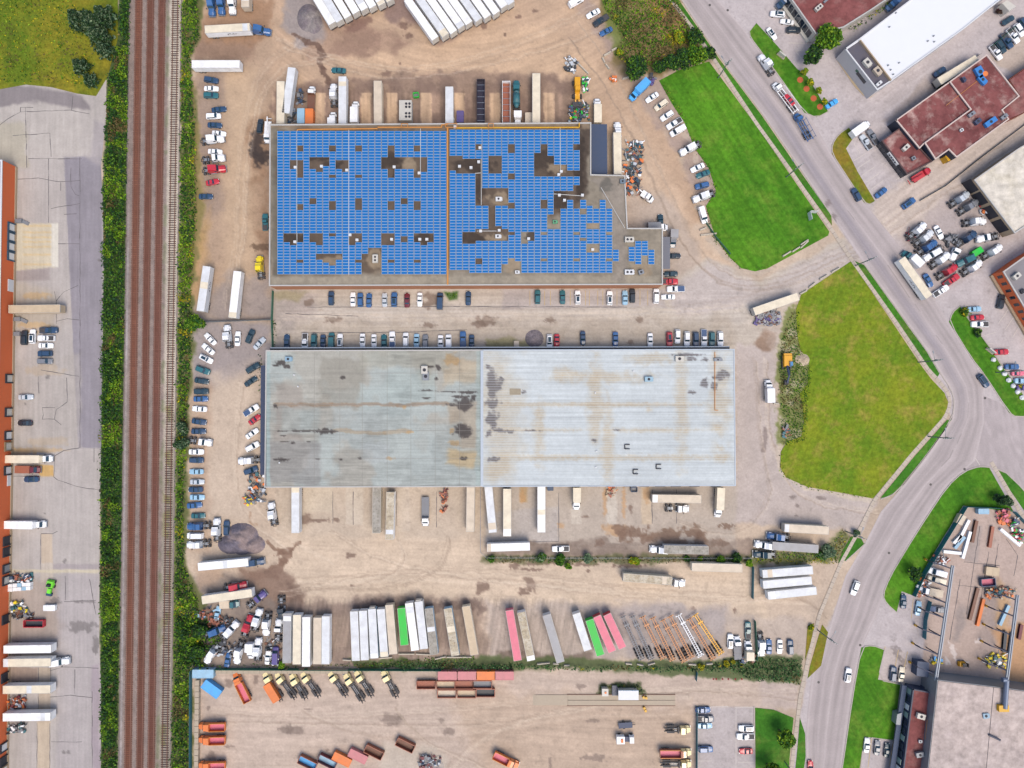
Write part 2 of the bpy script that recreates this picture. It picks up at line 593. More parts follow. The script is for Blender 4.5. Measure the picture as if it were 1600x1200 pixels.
# lot west of the grey warehouse
g.poly([(296, 500), (428, 505), (428, 580), (380, 600), (296, 605)], (150, 140, 138), 0.85, 8, 7, 25)
g.poly([(330, 590), (412, 570), (412, 800), (320, 820)], (202, 180, 154), 0.9, 14, 8, 30)
g.poly([(292, 600), (330, 600), (325, 860), (292, 860)], (180, 148, 120), 0.7, 8, 5, 20, patch=0.4)
# drive east of the grey warehouse
g.poly([(1148, 540), (1216, 540), (1216, 720), (1262, 760), (1372, 780), (1345, 830), (1230, 822), (1120, 815), (1148, 760)], (188, 174, 164), 0.95, 4, 4)
g.poly([(1176, 538), (1195, 510), (1212, 520), (1208, 545), (1190, 552)], (146, 116, 92), 0.9, 3, 3)
g.poly([(1185, 500), (1222, 480), (1250, 520), (1240, 640), (1216, 640), (1214, 560)], (196, 178, 160), 0.85, 5, 8, 14, patch=0.4)
g.line([(1196, 668), (1193, 705)], 3, (128, 112, 104), 0.7, 3)
for q in ((1240, 776, 6, 3), (1246, 790, 3, 3), (1282, 778, 8, 3), (1244, 806, 3, 2)):
 g.blob(*q, (120, 106, 98), 0.7, rough=0.7)
# dock yard south of the grey warehouse
g.poly([(430, 758), (752, 758), (752, 845), (430, 845)], (200, 180, 154), 0.9, 5, 3)
g.poly([(756, 758), (1150, 758), (1150, 862), (756, 866)], (184, 170, 152), 0.92, 4, 3)
g.poly([(760, 800), (872, 790), (872, 846), (760, 850)], (182, 174, 166), 0.8, 3, 2)
for x0, x1, y1, c in ((892, 908, 819, (204, 192, 172)), (948, 964, 819, (206, 196, 178)), (1002, 1018, 819, (208, 184, 150)), (812, 824, 785, (186, 150, 96)), (540, 568, 820, (206, 190, 166)), (610, 640, 830, (206, 188, 164)), (475, 520, 800, (206, 188, 160))):
 g.poly([(x0, 760), (x1, 760), (x1, y1), (x0, y1)], c, 0.8, 1.2, 0.6)
for q in ((945, 780, 3, 24), (975, 785, 3, 26), (876, 822, 5, 6), (1010, 770, 6, 16), (960, 828, 18, 8), (816, 775, 4, 10)):
 g.blob(*q, (200, 146, 88), 0.6, rough=0.8)
for k, q in enumerate(((985, 830, 26, 9), (1040, 838, 26, 10), (1085, 832, 16, 9), (1095, 845, 12, 13), (1012, 842, 12, 6), (1135, 822, 10, 4), (975, 836, 10, 9), (1060, 852, 22, 7), (1128, 850, 18, 7))):
 g.blob(*q, (124, 94, 74), 0.8, rough=1.1, seed=k * 3)
g.poly([(756, 848), (1175, 842), (1175, 872), (756, 874)], (128, 108, 94), 0.75, 4, 6, 16, patch=0.4)
for q in ((985, 794, 3, 9), (937, 849, 7, 5), (915, 808, 5, 2), (476, 812, 12, 7), (500, 813, 16, 3), (544, 862, 8, 4), (526, 813, 4, 4)):
 g.blob(*q, (122, 96, 80), 0.75, rough=0.8)
# broad tan yard
g.poly([(430, 838), (755, 845), (756, 880), (1170, 886), (1180, 930), (1290, 900), (1260, 985), (1140, 985), (760, 940), (560, 930), (420, 925), (440, 870)], (212, 188, 158), 0.92, 8, 6, 40)
sel = (GX > 430) & (GX < 1290) & (GY > 840) & (GY < 985)
st = vnoise(GX[sel] / 70 + GY[sel] / 90, (GY[sel] - 0.04 * GX[sel]) / 2.6, 18) * 0.6 + vnoise(GX[sel] / 40, GY[sel] / 7, 19) * 0.4
g.C[sel] *= (1 + (st - 0.5) * 0.13)[:, None]
g.poly([(1180, 885), (1310, 880), (1262, 985), (1200, 960)], (196, 174, 150), 0.7, 6, 5)
for q in ((754, 918, 9, 11), (830, 912, 9, 11), (818, 925, 9, 5), (920, 892, 3, 3), (548, 868, 8, 4), (550, 915, 3, 2), (842, 880, 28, 4), (910, 882, 20, 3), (830, 890, 22, 2), (1110, 957, 9, 4), (1127, 954, 3, 6), (1148, 955, 2, 4), (1083, 952, 4, 4), (805, 884, 9, 6), (985, 884, 26, 3)):
 g.blob(*q, (124, 98, 82), 0.8, rough=0.9)
# mud channel by the gravel heap
g.line([(420, 848), (440, 862), (452, 858), (466, 848)], 4, (132, 100, 78), 0.85, 5)
g.line([(446, 858), (440, 880), (425, 895), (400, 900)], 8, (128, 96, 76), 0.8, 6)
g.poly([(375, 890), (440, 885), (460, 905), (472, 945), (455, 970), (400, 945), (380, 905)], (132, 102, 84), 0.85, 6, 7)
g.poly([(445, 905), (475, 925), (470, 965), (452, 962)], (112, 86, 72), 0.7, 5, 5)
g.line([(392, 800), (388, 815), (400, 822)], 2, (160, 124, 92), 0.7, 3)
# west corner, wrecks
g.poly([(300, 895), (360, 890), (440, 945), (445, 1045), (300, 1045)], (126, 112, 102), 0.85, 8, 8, 20, patch=0.3)
g.poly([(308, 885), (345, 868), (352, 905), (312, 920)], (184, 152, 122), 0.7, 6, 6)
# trailer storage row
g.poly([(440, 940), (560, 938), (650, 930), (760, 940), (762, 1034), (440, 1042)], (138, 116, 102), 0.85, 7, 7, 20, patch=0.25)
g.poly([(762, 938), (1140, 945), (1135, 1030), (762, 1034)], (180, 164, 150), 0.85, 8, 7, 25)
g.poly([(900, 945), (1130, 950), (1120, 1025), (930, 1020)], (168, 158, 154), 0.7, 8, 8)
g.poly([(775, 1015), (930, 1022), (930, 1036), (775, 1036)], (116, 98, 84), 0.8, 4, 5)
g.poly([(1140, 960), (1258, 965), (1258, 1022), (1140, 1025)], (184, 168, 154), 0.7, 6, 5)
sel = (GX > 440) & (GX < 900) & (GY > 935) & (GY < 1036)
st = vnoise((GX[sel] + GY[sel] * 0.15) / 2.2, GY[sel] / 40, 29)
g.C[sel] *= (1 + (st - 0.5) * 0.22)[:, None]
# lower yard
g.poly([(305, 1044), (1255, 1050), (1245, 1110), (1180, 1105), (1090, 1104), (1090, 1240), (305, 1240)], (196, 174, 154), 0.95, 4, 4)
g.poly([(700, 1075), (1080, 1104), (1080, 1240), (760, 1240)], (190, 162, 132), 0.6, 16, 10)
sel = (GX > 305) & (GX < 1250) & (GY > 1044)
st = vnoise(GX[sel] / 60, (GY[sel] + 8 * np.sin(GX[sel] / 90)) / 2.6, 38) * 0.55 + vnoise(GX[sel] / 30, GY[sel] / 8, 39) * 0.45
g.C[sel] *= (1 + (st - 0.5) * 0.15)[:, None]
for q in ((460, 1140, 14, 7), (446, 1141, 12, 5), (480, 1108, 5, 1), (358, 1066, 6, 7), (400, 1062, 4, 8), (325, 1106, 3, 4), (358, 1166, 8, 2), (930, 1184, 22, 5), (908, 1073, 6, 5), (860, 1194, 2, 12), (690, 1125, 6, 4), (702, 1142, 9, 6), (612, 1125, 20, 10), (512, 1172, 3, 2), (925, 1126, 12, 3), (330, 1182, 8, 8)):
 g.blob(*q, (124, 106, 94), 0.65, rough=0.8)
g.poly([(600, 1160), (680, 1160), (720, 1240), (640, 1240), (590, 1240)], (196, 184, 164), 0.7, 8, 6)
g.poly([(1190, 1060), (1250, 1066), (1246, 1110), (1190, 1104)], (186, 168, 156), 0.8, 6, 6)
g.poly([(1088, 1104), (1180, 1104), (1180, 1240), (1088, 1240)], (184, 174, 170), 1, 2, 1)
# east of the road: old asphalt yards
g.poly([(1115, -40), (1640, -40), (1640, 1240), (1230, 1240), (1262, 1050), (1300, 960), (1345, 860), (1400, 780), (1490, 660), (1440, 540), (1340, 400), (1240, 250), (1140, 90), (1075, -20)], PUR, 1, 3, 2)
g.vary(0.05, 22, 6)
g.poly([(1360, 320), (1520, 200), (1640, 130), (1640, 215), (1510, 290), (1430, 400), (1360, 350)], (200, 182, 164), 0.85, 8, 7)
sel = (GX > 1330) & (GX < 1640) & (GY > 100) & (GY < 420)
st = vnoise((GX[sel] * 0.6 + GY[sel] * 0.8) / 2.4, (GX[sel] * 0.8 - GY[sel] * 0.6) / 60, 45)
g.C[sel] *= (1 + (st - 0.5) * 0.12)[:, None]
g.poly([(1400, 375), (1450, 335), (1500, 290), (1590, 370), (1500, 440), (1440, 470)], (176, 162, 156), 0.8, 8, 6)
g.poly([(1460, 110), (1500, 130), (1400, 200), (1378, 196)], (176, 160, 148), 0.7, 4, 5)
g.poly([(1545, 90), (1600, 50), (1640, 40), (1640, 100), (1590, 120)], (190, 170, 150), 0.8, 4, 5)
# fabrication yard
g.poly([(1505, 792), (1580, 798), (1640, 840), (1640, 1090), (1465, 1064), (1440, 1040), (1458, 890)], (188, 164, 148), 0.95, 2, 1)
g.poly([(1440, 895), (1480, 900), (1470, 960), (1430, 955)], (190, 172, 158), 0.8, 2, 2)
g.poly([(1550, 985), (1640, 960), (1640, 1080), (1575, 1070)], (202, 148, 96), 0.85, 6, 6)
g.poly([(1560, 900), (1582, 940), (1570, 985), (1555, 985)], (206, 160, 104), 0.7, 6, 5)
g.poly([(1500, 940), (1512, 950), (1500, 1000), (1488, 1000)], (146, 134, 128), 0.7, 5, 5)
g.poly([(1515, 820), (1535, 822), (1528, 880), (1508, 876)], (164, 150, 142), 0.7, 1.5, 1)
for q in ((1489, 1018, 4, 15), (1480, 1032, 4, 6), (1530, 1001, 5, 3)):
 g.blob(*q, (226, 214, 206), 0.8, 15, rough=0.9)
g.poly([(1383, 1010), (1432, 1022), (1424, 1070), (1372, 1064)], (192, 178, 168), 0.8, 2, 1)
for a in ((1400, 1018, 6, 14), (1410, 1036, 4, 9)):
 g.blob(*a, (120, 110, 106), 0.6, 25, rough=1.2)
# vegetation strips: weedy soil
RB = lambda y: -17.0 * y / 1190.0
g.poly([(283, -30), (314, -30), (316, 60), (300, 90), (310, 200), (318, 330), (310, 400), (300, 480), (306, 500), (300, 620), (292, 760), (292, 880), (320, 940), (320, 1040), (300, 1045), (302, 1240), (258, 1240), (268, 900), (275, 600)], (96, 104, 48), 0.95, 4, 5, 18)
g.poly([(300, 120), (316, 240), (322, 350), (308, 420), (300, 470), (296, 300)], (176, 140, 74), 0.5, 6, 6, 16)
g.poly([(940, -40), (1042, -40), (1085, 50), (1110, 95), (1032, 118), (985, 122), (950, 95), (968, 60), (935, 20)], (128, 108, 58), 0.95, 5, 5, 18)
g.poly([(1000, -20), (1040, -20), (1080, 50), (1060, 70), (1020, 30)], (150, 108, 62), 0.8, 8, 6)
g.poly([(935, -30), (975, -30), (985, 70), (960, 92)], (104, 124, 42), 0.8, 6, 6)
g.poly([(900, 868), (1175, 868), (1175, 880), (752, 880), (752, 868)], (96, 100, 56), 0.8, 3, 4, 14)
g.poly([(1175, 858), (1290, 858), (1318, 826), (1330, 840), (1310, 880), (1176, 882)], (110, 118, 58), 0.85, 4, 5, 14)
g.poly([(540, 1028), (700, 1030), (760, 1026), (1100, 1034), (1170, 1024), (1256, 1026), (1252, 1070), (1165, 1062), (900, 1046), (560, 1046)], (78, 96, 48), 0.9, 3, 4, 14)
g.poly([(1213, 545), (1232, 480), (1250, 480), (1252, 540), (1270, 570), (1262, 690), (1216, 700)], (112, 126, 50), 0.85, 3, 5, 10)
for q in ((1240, 520, 8, 9), (1236, 546, 9, 6), (1262, 560, 12, 10), (1245, 600, 12, 6), (1232, 612, 6, 6), (1258, 650, 3, 22), (1240, 680, 16, 7), (1226, 660, 6, 8), (1222, 540, 6, 8), (1234, 630, 6, 4)):
 g.blob(*q, (200, 186, 156), 0.6, rough=1.0)
for x in range(556, 762, 14):
 g.blob(x, 944 + (x * 7) % 9, 8, 8, (104, 84, 76), 0.6, rough=1.0, seed=x)
g.poly([(430, 452), (480, 452), (470, 470), (432, 468)], (150, 140, 92), 0.6, 4, 4)
g.poly([(760, 530), (830, 528), (850, 545), (760, 545)], (150, 144, 88), 0.7, 3, 4)
g.poly([(694, 455), (716, 455), (714, 468), (700, 470)], (62, 104, 34), 0.9, 2, 2)
g.poly([(935, 1068), (1000, 1066), (1012, 1088), (932, 1088)], (66, 76, 40), 0.9, 2, 3, 8)
g.poly([(190, -40), (207, -40), (203, 300), (196, 700), (184, 1240), (156, 1240), (156, 700), (160, 420), (160, 290), (166, 140)], (62, 86, 34), 1, 3, 3)
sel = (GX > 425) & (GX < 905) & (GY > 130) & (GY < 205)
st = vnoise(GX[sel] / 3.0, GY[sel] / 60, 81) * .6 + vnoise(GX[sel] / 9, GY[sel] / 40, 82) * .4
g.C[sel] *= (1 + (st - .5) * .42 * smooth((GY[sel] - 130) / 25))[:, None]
tr_ = random.Random(21)
for k, pts in enumerate([[(440, 70), (600, 130), (760, 100), (900, 60), (950, 40)], [(430, 60), (610, 118), (780, 84), (930, 10)], [(350, 480), (372, 360), (370, 240), (400, 110), (470, 60)], [(362, 470), (384, 350), (384, 240), (420, 110), (520, 90)],
  [(900, 30), (960, 110), (1000, 200), (1060, 330), (1110, 420), (1200, 440), (1330, 380)], [(890, 60), (950, 140), (1010, 260), (1050, 360), (1120, 450), (1220, 450), (1340, 395)], [(440, 488), (700, 486), (1000, 484), (1180, 470), (1330, 398)], [(440, 496), (720, 495), (1010, 492), (1190, 478)],
  [(460, 905), (640, 900), (900, 915), (1120, 930), (1260, 940)], [(450, 920), (650, 885), (880, 900), (1100, 945), (1270, 920)], [(520, 830), (600, 880), (760, 905), (1000, 930)], [(620, 840), (640, 880), (560, 915), (440, 925)], [(700, 840), (690, 890), (600, 920), (470, 915)], [(1180, 560), (1185, 680), (1210, 780), (1150, 840), (1060, 815)], [(1195, 560), (1200, 690), (1240, 780), (1370, 800)],
  [(330, 1110), (520, 1120), (760, 1105), (1000, 1075), (1250, 1080)], [(340, 1125), (600, 1130), (800, 1130), (1040, 1070), (1250, 1092)], [(470, 1110), (560, 1150), (760, 1150), (900, 1120), (1060, 1120)], [(700, 1200), (760, 1140), (900, 1100), (1080, 1085)], [(620, 1110), (660, 1160), (760, 1200)], [(375, 600), (365, 700), (370, 800), (450, 860)], [(388, 600), (378, 720), (400, 810), (520, 880)],
  [(1380, 350), (1450, 300), (1540, 240), (1640, 170)], [(1390, 362), (1460, 310), (1550, 250), (1640, 185)], [(1180, 900), (1250, 930), (1290, 960)]]):
 L_ = smooth_line(pts, 3)
 for off in (-3.2, 3.2, 6.5):
  dark = tr_.random() < .5
  g.line([(x + off * .6, y + off * .8) for x, y in L_], 1.1, (150, 128, 106) if dark else (226, 206, 178), tr_.uniform(.16, .34), 2.0, seed=k)
g.line([(1217, 700), (1221, 738), (1262, 762), (1320, 773), (1366, 781)], 5, (206, 190, 166), .7, 3)
g.line([(1066, 194), (1090, 250), (1104, 290), (1092, 322), (1112, 376), (1156, 424), (1200, 422)], 5, (190, 172, 150), .6, 4)
# fine grain of every yard
g.vary(0.04, 9, 51)
g.vary(0.035, 4.5, 57, (1, 1, 1.05))
g.C = g.C * 0.9 + np.array((222, 208, 190)) * 0.1
lum = g.C.mean(-1)[..., None]
g.C = (g.C * 0.84 + lum * 0.16) * np.array((1.055, 1.05, 1.06))
n1 = fbm(GX, GY, 7, 71, 3)
spk = smooth((n1 - 0.70) / 0.1)
g.C *= (1 - 0.07 * spk)[..., None]
wx, wy = P(GX, GY, 0.0)
verts = np.stack([wx.ravel(), wy.ravel(), np.zeros(wx.size)], 1)
M_GROUND = attr_mat('yard_dirt', fine=0.15, fscale=1.3, mid=0.06, mscale=0.25)
me = np_mesh('ground', verts, grid_faces(len(ys), len(xs)), M_GROUND, g.linear().reshape(-1, 3))
tag(ob('ground', me), kind='structure')
del verts, wx, wy, n1, spk
# ------------------------------------------------------------------ ROAD
M_ROAD = attr_mat('road_asphalt', fine=0.10, fscale=2.0, mid=0.05, mscale=0.2, bump=0.1)
road_left = [(1030, -60), (1064, 0), (1126, 92), (1193, 180), (1248, 260), (1300, 338), (1350, 412), (1450, 550), (1470, 585), (1485, 607), (1491, 627), (1488, 653), (1448, 712), (1400, 772), (1376, 800), (1352, 848), (1321, 900), (1296, 980), (1268, 1055), (1262, 1110), (1259, 1150), (1260, 1185), (1252, 1260)]
road_right = [(1085, -60), (1122, 0), (1158, 40), (1190, 82), (1222, 126), (1267, 184), (1300, 242), (1350, 316), (1420, 402), (1482, 503), (1519, 560), (1536, 600), (1538, 660), (1524, 720), (1480, 758), (1447, 808), (1413, 862), (1390, 905), (1368, 965), (1346, 1012), (1332, 1087), (1322, 1150), (1315, 1200), (1306, 1260)]
def paint_road(p, S, T):
 p.C[:] = (190, 179, 177)
 n = vnoise(S * 30, T * 14, 3) * 0.5 + vnoise(S * 60, T * 40, 5) * 0.3 + vnoise(S * 9, T * 6, 6) * 0.4
 p.C *= (1 + (n - 0.6) * 0.10)[..., None]
 for c, w, a in ((0.20, 0.045, -0.07), (0.36, 0.045, -0.06), (0.64, 0.045, -0.06), (0.80, 0.045, -0.07), (0.5, 0.02, 0.06), (0.03, 0.03, 0.08), (0.97, 0.03, 0.06), (0.28, 0.02, -0.05)):
  wob = (vnoise(S * 12, S * 0 + c * 9, 9) - 0.5) * 0.05
  p.C *= (1 + a * np.exp(-((T - c - wob) / w) ** 2))[..., None]
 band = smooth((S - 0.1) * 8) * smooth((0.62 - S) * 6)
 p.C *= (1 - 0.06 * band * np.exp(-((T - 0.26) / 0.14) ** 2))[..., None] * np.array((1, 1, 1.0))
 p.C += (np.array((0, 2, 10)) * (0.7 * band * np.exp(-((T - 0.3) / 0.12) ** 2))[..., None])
 p.vary(0.03, 14, 12)
 crk = np.abs(T - 0.48 - (vnoise(S * 25, S * 3, 21) - 0.5) * 0.06)
 p.C *= (1 - 0.12 * (crk < 0.006) * (S > 0.3) * (S < 0.62))[..., None]
 p.blob(1300, 342, 6, 9, (124, 112, 110), 0.6, -50, 0.9)
 p.blob(1293, 318, 4, 6, (134, 120, 118), 0.6, -50, 0.9)
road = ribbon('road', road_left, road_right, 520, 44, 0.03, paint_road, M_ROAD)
tag(road, kind='structure')
def paint_side(p, S, T):
 p.C[:] = (189, 178, 177)
 n = vnoise(S * 40, T * 10, 3)
 p.C *= (1 + (n - 0.5) * 0.09)[..., None]
 p.vary(0.05, 16, 3)
 p.blob(1530, 745, 40, 3, (176, 166, 168), 0.7, -30, 0.6)
side = ribbon('side_road', [(1492, 600), (1560, 628), (1588, 652), (1680, 648)], [(1494, 742), (1532, 729), (1577, 742), (1680, 840)], 110, 60, 0.022, paint_side, M_ROAD)
tag(side, kind='structure')
# ------------------------------------------------------------------ WEST LOT
M_LOT = attr_mat('lot_concrete', fine=0.09, fscale=1.4, mid=0.06, mscale=0.2, bump=0.1)
lot_left = [(-60, 165), (-60, 260), (24, 262), (22, 450), (18, 690), (13, 900), (10, 1260)]
lotL = [(-30, -20), (-30, 255), (10, 262), (10, 1260)]
def paint_lot(p, S, T):
 p.C[:] = (192, 184, 178)
 X, Y = p.X, p.Y
 p.poly([(100, 245), (160, 245), (160, 700), (122, 700)], (158, 152, 158), 1, 1, 0.5)
 p.poly([(122, 160), (165, 200), (160, 260), (128, 246)], (176, 168, 168), 0.8, 3, 3)
 p.poly([(-40, 168), (60, 155), (150, 172), (140, 245), (-40, 250)], (198, 190, 182), 0.8, 4, 2)
 p.poly([(-40, 140), (40, 132), (130, 148), (140, 172), (60, 160), (-40, 172)], (150, 142, 142), 1, 3, 3)
 p.poly([(-40, 190), (40, 190), (42, 262), (-40, 262)], (186, 178, 158), 0.7, 4, 4)
 p.poly([(24, 349), (91, 349), (91, 417), (24, 423)], (214, 202, 178), 1, 0.8, 0.3)
 p.poly([(80, 349), (91, 349), (91, 417), (80, 417)], (224, 218, 204), 1, 0.8, 0.2)
 for y in (352, 362, 370, 377, 385, 397, 412):
  p.poly([(36, y), (80, y), (80, y + 2), (36, y + 2)], (226, 188, 122), 0.55, 1.5, 0.6)
 p.poly([(24, 424), (78, 418), (78, 438), (24, 440)], (170, 158, 154), 0.8, 2, 1)
 p.poly([(22, 445), (88, 455), (88, 510), (22, 515)], (192, 180, 162), 0.6, 6, 4)
 for q in ((55, 462, 22, 5), (50, 508, 26, 5), (75, 690, 30, 8), (60, 703, 36, 4), (48, 520, 14, 5), (70, 578, 26, 8), (30, 706, 30, 6)):
  p.blob(*q, (214, 172, 112), 0.45, rough=0.6)
 p.poly([(54, 727), (84, 727), (84, 744), (64, 744)], (220, 176, 104), 0.8, 1, 1)
 p.poly([(64, 834), (82, 834), (82, 880), (64, 880)], (206, 188, 166), 0.9, 0.8, 0.4)
 p.poly([(64, 880), (84, 880), (84, 910), (64, 910)], (204, 192, 178), 0.9, 1, 1)
 p.poly([(14, 890), (156, 890), (156, 895), (14, 895)], (216, 204, 178), 0.9, 0.8, 0.3)
 p.poly([(82, 881), (156, 881), (156, 889), (82, 889)], (174, 164, 164), 0.8, 1, 0.5)
 p.poly([(58, 1128), (78, 1128), (78, 1250), (58, 1250)], (208, 190, 166), 0.9, 0.8, 0.4)
 p.poly([(60, 1043), (79, 1043), (79, 1130), (60, 1130)], (198, 180, 158), 0.8, 1, 0.6)
 p.poly([(15, 1043), (60, 1043), (60, 1068), (15, 1068)], (168, 146, 130), 0.8, 1, 1)
 p.poly([(15, 900), (90, 905), (95, 1000), (15, 1010)], (176, 156, 140), 0.55, 6, 5)
 p.poly([(20, 560), (125, 555), (125, 700), (20, 700)], (186, 178, 170), 0.6, 4, 3)
 p.poly([(88, 900), (157, 895), (157, 1250), (88, 1250)], (184, 176, 176), 0.6, 5, 4)
 p.poly([(143, 1040), (157, 1035), (157, 1250), (145, 1250)], (178, 164, 170), 0.8, 2, 2)
 for q in ((88, 938, 8, 5), (100, 1176, 3, 3), (107, 1176, 3, 3), (75, 589, 4, 4), (155, 390, 2, 2), (155, 407, 2, 2), (40, 631, 2, 2), (70, 802, 1.5, 1.5), (101, 876, 3, 4), (125, 980, 20, 8), (150, 1005, 5, 14), (130, 940, 20, 2)):
  p.blob(*q, (120, 114, 112), 0.6, rough=0.9)
 st = vnoise(X / 2.2, Y / 46, 7)
 p.C *= (1 + (st - 0.5) * 0.07)[..., None]
 p.vary(0.05, 30, 8)
 p.vary(0.03, 8, 9)
lot = ribbon('concrete_lot', lotL, [(166, -20), (166, 180), (158, 260), (161, 330), (162, 420), (160, 560), (158, 700), (156, 800), (155, 1000), (158, 1080), (157, 1260)], 640, 90, 0.03, paint_lot, M_LOT)
tag(lot, kind='structure')
M_CRACK = paint_mat('crack_filler', alb(112, 106, 106), 0.9, dirt=0)
mb = MB()
cracks = [[(44, 248), (128, 248)], [(76, 248), (76, 348)], [(28, 280), (60, 278), (92, 284), (125, 282)], [(95, 285), (95, 298)], [(111, 262), (111, 292), (118, 304), (124, 306)],
   [(80, 326), (100, 322), (125, 318)], [(91, 381), (125, 381)], [(125, 245), (125, 700)], [(122, 446), (100, 456), (88, 470), (85, 455)], [(88, 470), (88, 506)], [(88, 502), (105, 498), (124, 500)],
   [(100, 335), (120, 334)], [(64, 578), (100, 584), (124, 588)], [(60, 588), (61, 615)], [(104, 590), (105, 628), (88, 640), (85, 655), (96, 664)], [(86, 637), (66, 637), (68, 648), (66, 655), (85, 655)],
   [(124, 700), (100, 704), (86, 712), (84, 745), (90, 750), (120, 760), (156, 766)], [(20, 744), (64, 744)], [(64, 834), (64, 890)], [(82, 834), (90, 830)], [(64, 834), (82, 834)], [(147, 700), (147, 722)],
   [(60, 1043), (60, 1125)], [(79, 1043), (79, 1068)], [(78, 1048), (100, 1042), (154, 1044)], [(117, 1046), (117, 1085)], [(78, 1089), (110, 1086), (144, 1090)], [(58, 1130), (58, 1210)], [(78, 1130), (78, 1210)],
   [(80, 1159), (128, 1159)], [(144, 1080), (144, 1200)], [(100, 940), (150, 938)], [(102, 900), (102, 938)], [(140, 905), (150, 960)], [(20, 212), (78, 208), (80, 245)], [(40, 168), (42, 262)],
   [(32, 175), (32, 168), (52, 168)], [(114, 150), (112, 172)], [(1531, 822), (1522, 880), (1510, 960)], [(1545, 862), (1530, 950)], [(1560, 850), (1546, 940)], [(1506, 878), (1562, 884)], [(1497, 915), (1540, 918)], [(1572, 842), (1590, 868), (1584, 900)], [(1500, 905), (1484, 1000)], [(873, 770), (873, 846)], [(1057, 765), (1057, 818)], [(1019, 765), (1019, 818)], [(552, 768), (552, 820)], [(620, 768), (620, 822)], [(520, 768), (520, 818)], [(682, 768), (682, 824)], [(762, 847), (873, 846)], [(480, 480), (700, 479), (980, 480)], [(470, 520), (640, 519), (730, 515)], [(446, 490), (560, 494)], [(0, 195), (12, 186), (32, 175), (110, 172), (140, 178)]]
for c in cracks:
 pts = smooth_line(c, 0)
 for a, b in zip(pts[:-1], pts[1:]):
  n = max(1, int(math.hypot(*(b - a)) / 9))
  prev = a
  for k in range(1, n + 1):
   q = a + (b - a) * k / n
   if 0 < k < n:
    q = q + np.array((rng.uniform(-.5, .5), rng.uniform(-.5, .5)))
   mb.obox(P(prev[0], prev[1]), P(q[0], q[1]), rng.uniform(0.10, 0.26), 0.0, 0.036)
   prev = q
tag(ob('pavement_cracks', mb.mesh('pavement_cracks', [M_CRACK])), kind='structure')
# ------------------------------------------------------------------ LAWNS
z1, z2 = 0.11, 0.10
M_LAWN = grass_mat('mown_lawn', alb(92, 148, 36), alb(68, 122, 30), alb(122, 152, 56), s2=0.7, streak=0.16, ang=math.radians(-58))
M_VERGE = grass_mat('verge_grass', alb(78, 138, 42), alb(62, 116, 36), alb(124, 134, 66), s2=0.8)
M_FIELD = grass_mat('rough_field', alb(140, 152, 40), alb(106, 138, 34), alb(176, 154, 80), s1=0.05, s2=0.7, streak=0.08, ang=math.radians(70))
M_SCRUB = grass_mat('scrub_grass', alb(150, 140, 44), alb(108, 128, 36), alb(84, 96, 34), s1=0.05, s2=0.9)
M_BROWN = grass_mat('dry_grass', alb(150, 128, 48), alb(108, 132, 36), alb(128, 112, 60), s1=0.08, s2=0.8)
lawnA = [(1030, 126), (1060, 110), (1108, 96), (1180, 194), (1230, 266), (1296, 362), (1294, 368), (1200, 419), (1180, 424), (1158, 419), (1140, 402), (1118, 372), (1103, 322), (1119, 298), (1107, 262), (1086, 232), (1070, 192), (1050, 162)]
lawns = [('lawn', lawnA, M_LAWN)]
sw_l = [(1016, -50), (1046, 0), (1083, 48), (1115, 96), (1180, 194), (1232, 266), (1298, 360)]
verge = [(1024, -50), (1052, 0), (1089, 48), (1121, 96), (1186, 194), (1238, 266), (1300, 352), (1299, 337), (1245, 260), (1190, 180), (1124, 92), (1061, 0), (1028, -50)]
lawns.append(('grass_verge', verge, M_VERGE))
field = [(1330, 408), (1252, 460), (1244, 484), (1246, 524), (1250, 545), (1264, 566), (1262, 600), (1250, 616), (1254, 634), (1256, 660), (1252, 682), (1230, 690), (1220, 706), (1219, 730), (1228, 746), (1262, 761), (1320, 771), (1364, 779), (1420, 712), (1472, 657), (1483, 632), (1476, 614), (1455, 592), (1440, 572), (1400, 512)]
lawns.append(('grass_field', field, M_FIELD))
lawns.append(('grass_verge', [(1336, 408), (1350, 414), (1448, 550), (1468, 584), (1464, 590), (1452, 580), (1400, 502)], M_VERGE))
lawns.append(('grass_verge', [(1486, 656), (1446, 712), (1400, 768), (1386, 776), (1376, 778), (1430, 712), (1480, 656)], M_VERGE))
lawns.append(('grass_verge', [(1310, 880), (1316, 862), (1330, 838), (1346, 842), (1350, 850), (1321, 876)], M_VERGE))
lawns.append(('grass_island', [(1171, 50), (1182, 36), (1215, 72), (1245, 107), (1262, 120), (1294, 174), (1276, 183), (1257, 176), (1222, 126), (1190, 82), (1172, 58)], M_LAWN))
lawns.append(('grass_island', [(1326, 199), (1336, 212), (1322, 232), (1340, 268), (1367, 314), (1358, 319), (1350, 316), (1318, 268), (1300, 240), (1300, 226), (1310, 210)], M_BROWN))
lawns.append(('grass_island', [(1483, 503), (1488, 489), (1500, 479), (1512, 498), (1540, 535), (1565, 572), (1597, 614), (1606, 632), (1600, 650), (1588, 651), (1577, 645), (1536, 582), (1518, 560)], M_LAWN))
lawns.append(('corner_lawn', [(1530, 730), (1546, 731), (1568, 770), (1584, 800), (1505, 790), (1474, 840), (1442, 893), (1425, 930), (1409, 924), (1401, 957), (1385, 943), (1380, 930), (1390, 902), (1413, 864), (1447, 810), (1480, 762), (1505, 738)], M_LAWN))
lawns.append(('grass_verge', [(1558, 734), (1577, 742), (1602, 770), (1640, 812), (1640, 850), (1606, 806), (1580, 768)], M_VERGE))
lawns.append(('front_lawn', [(1346, 1012), (1363, 1009), (1381, 1015), (1372, 1062), (1407, 1068), (1396, 1156), (1350, 1151), (1343, 1200), (1336, 1260), (1306, 1260), (1316, 1200), (1332, 1088)], M_LAWN))
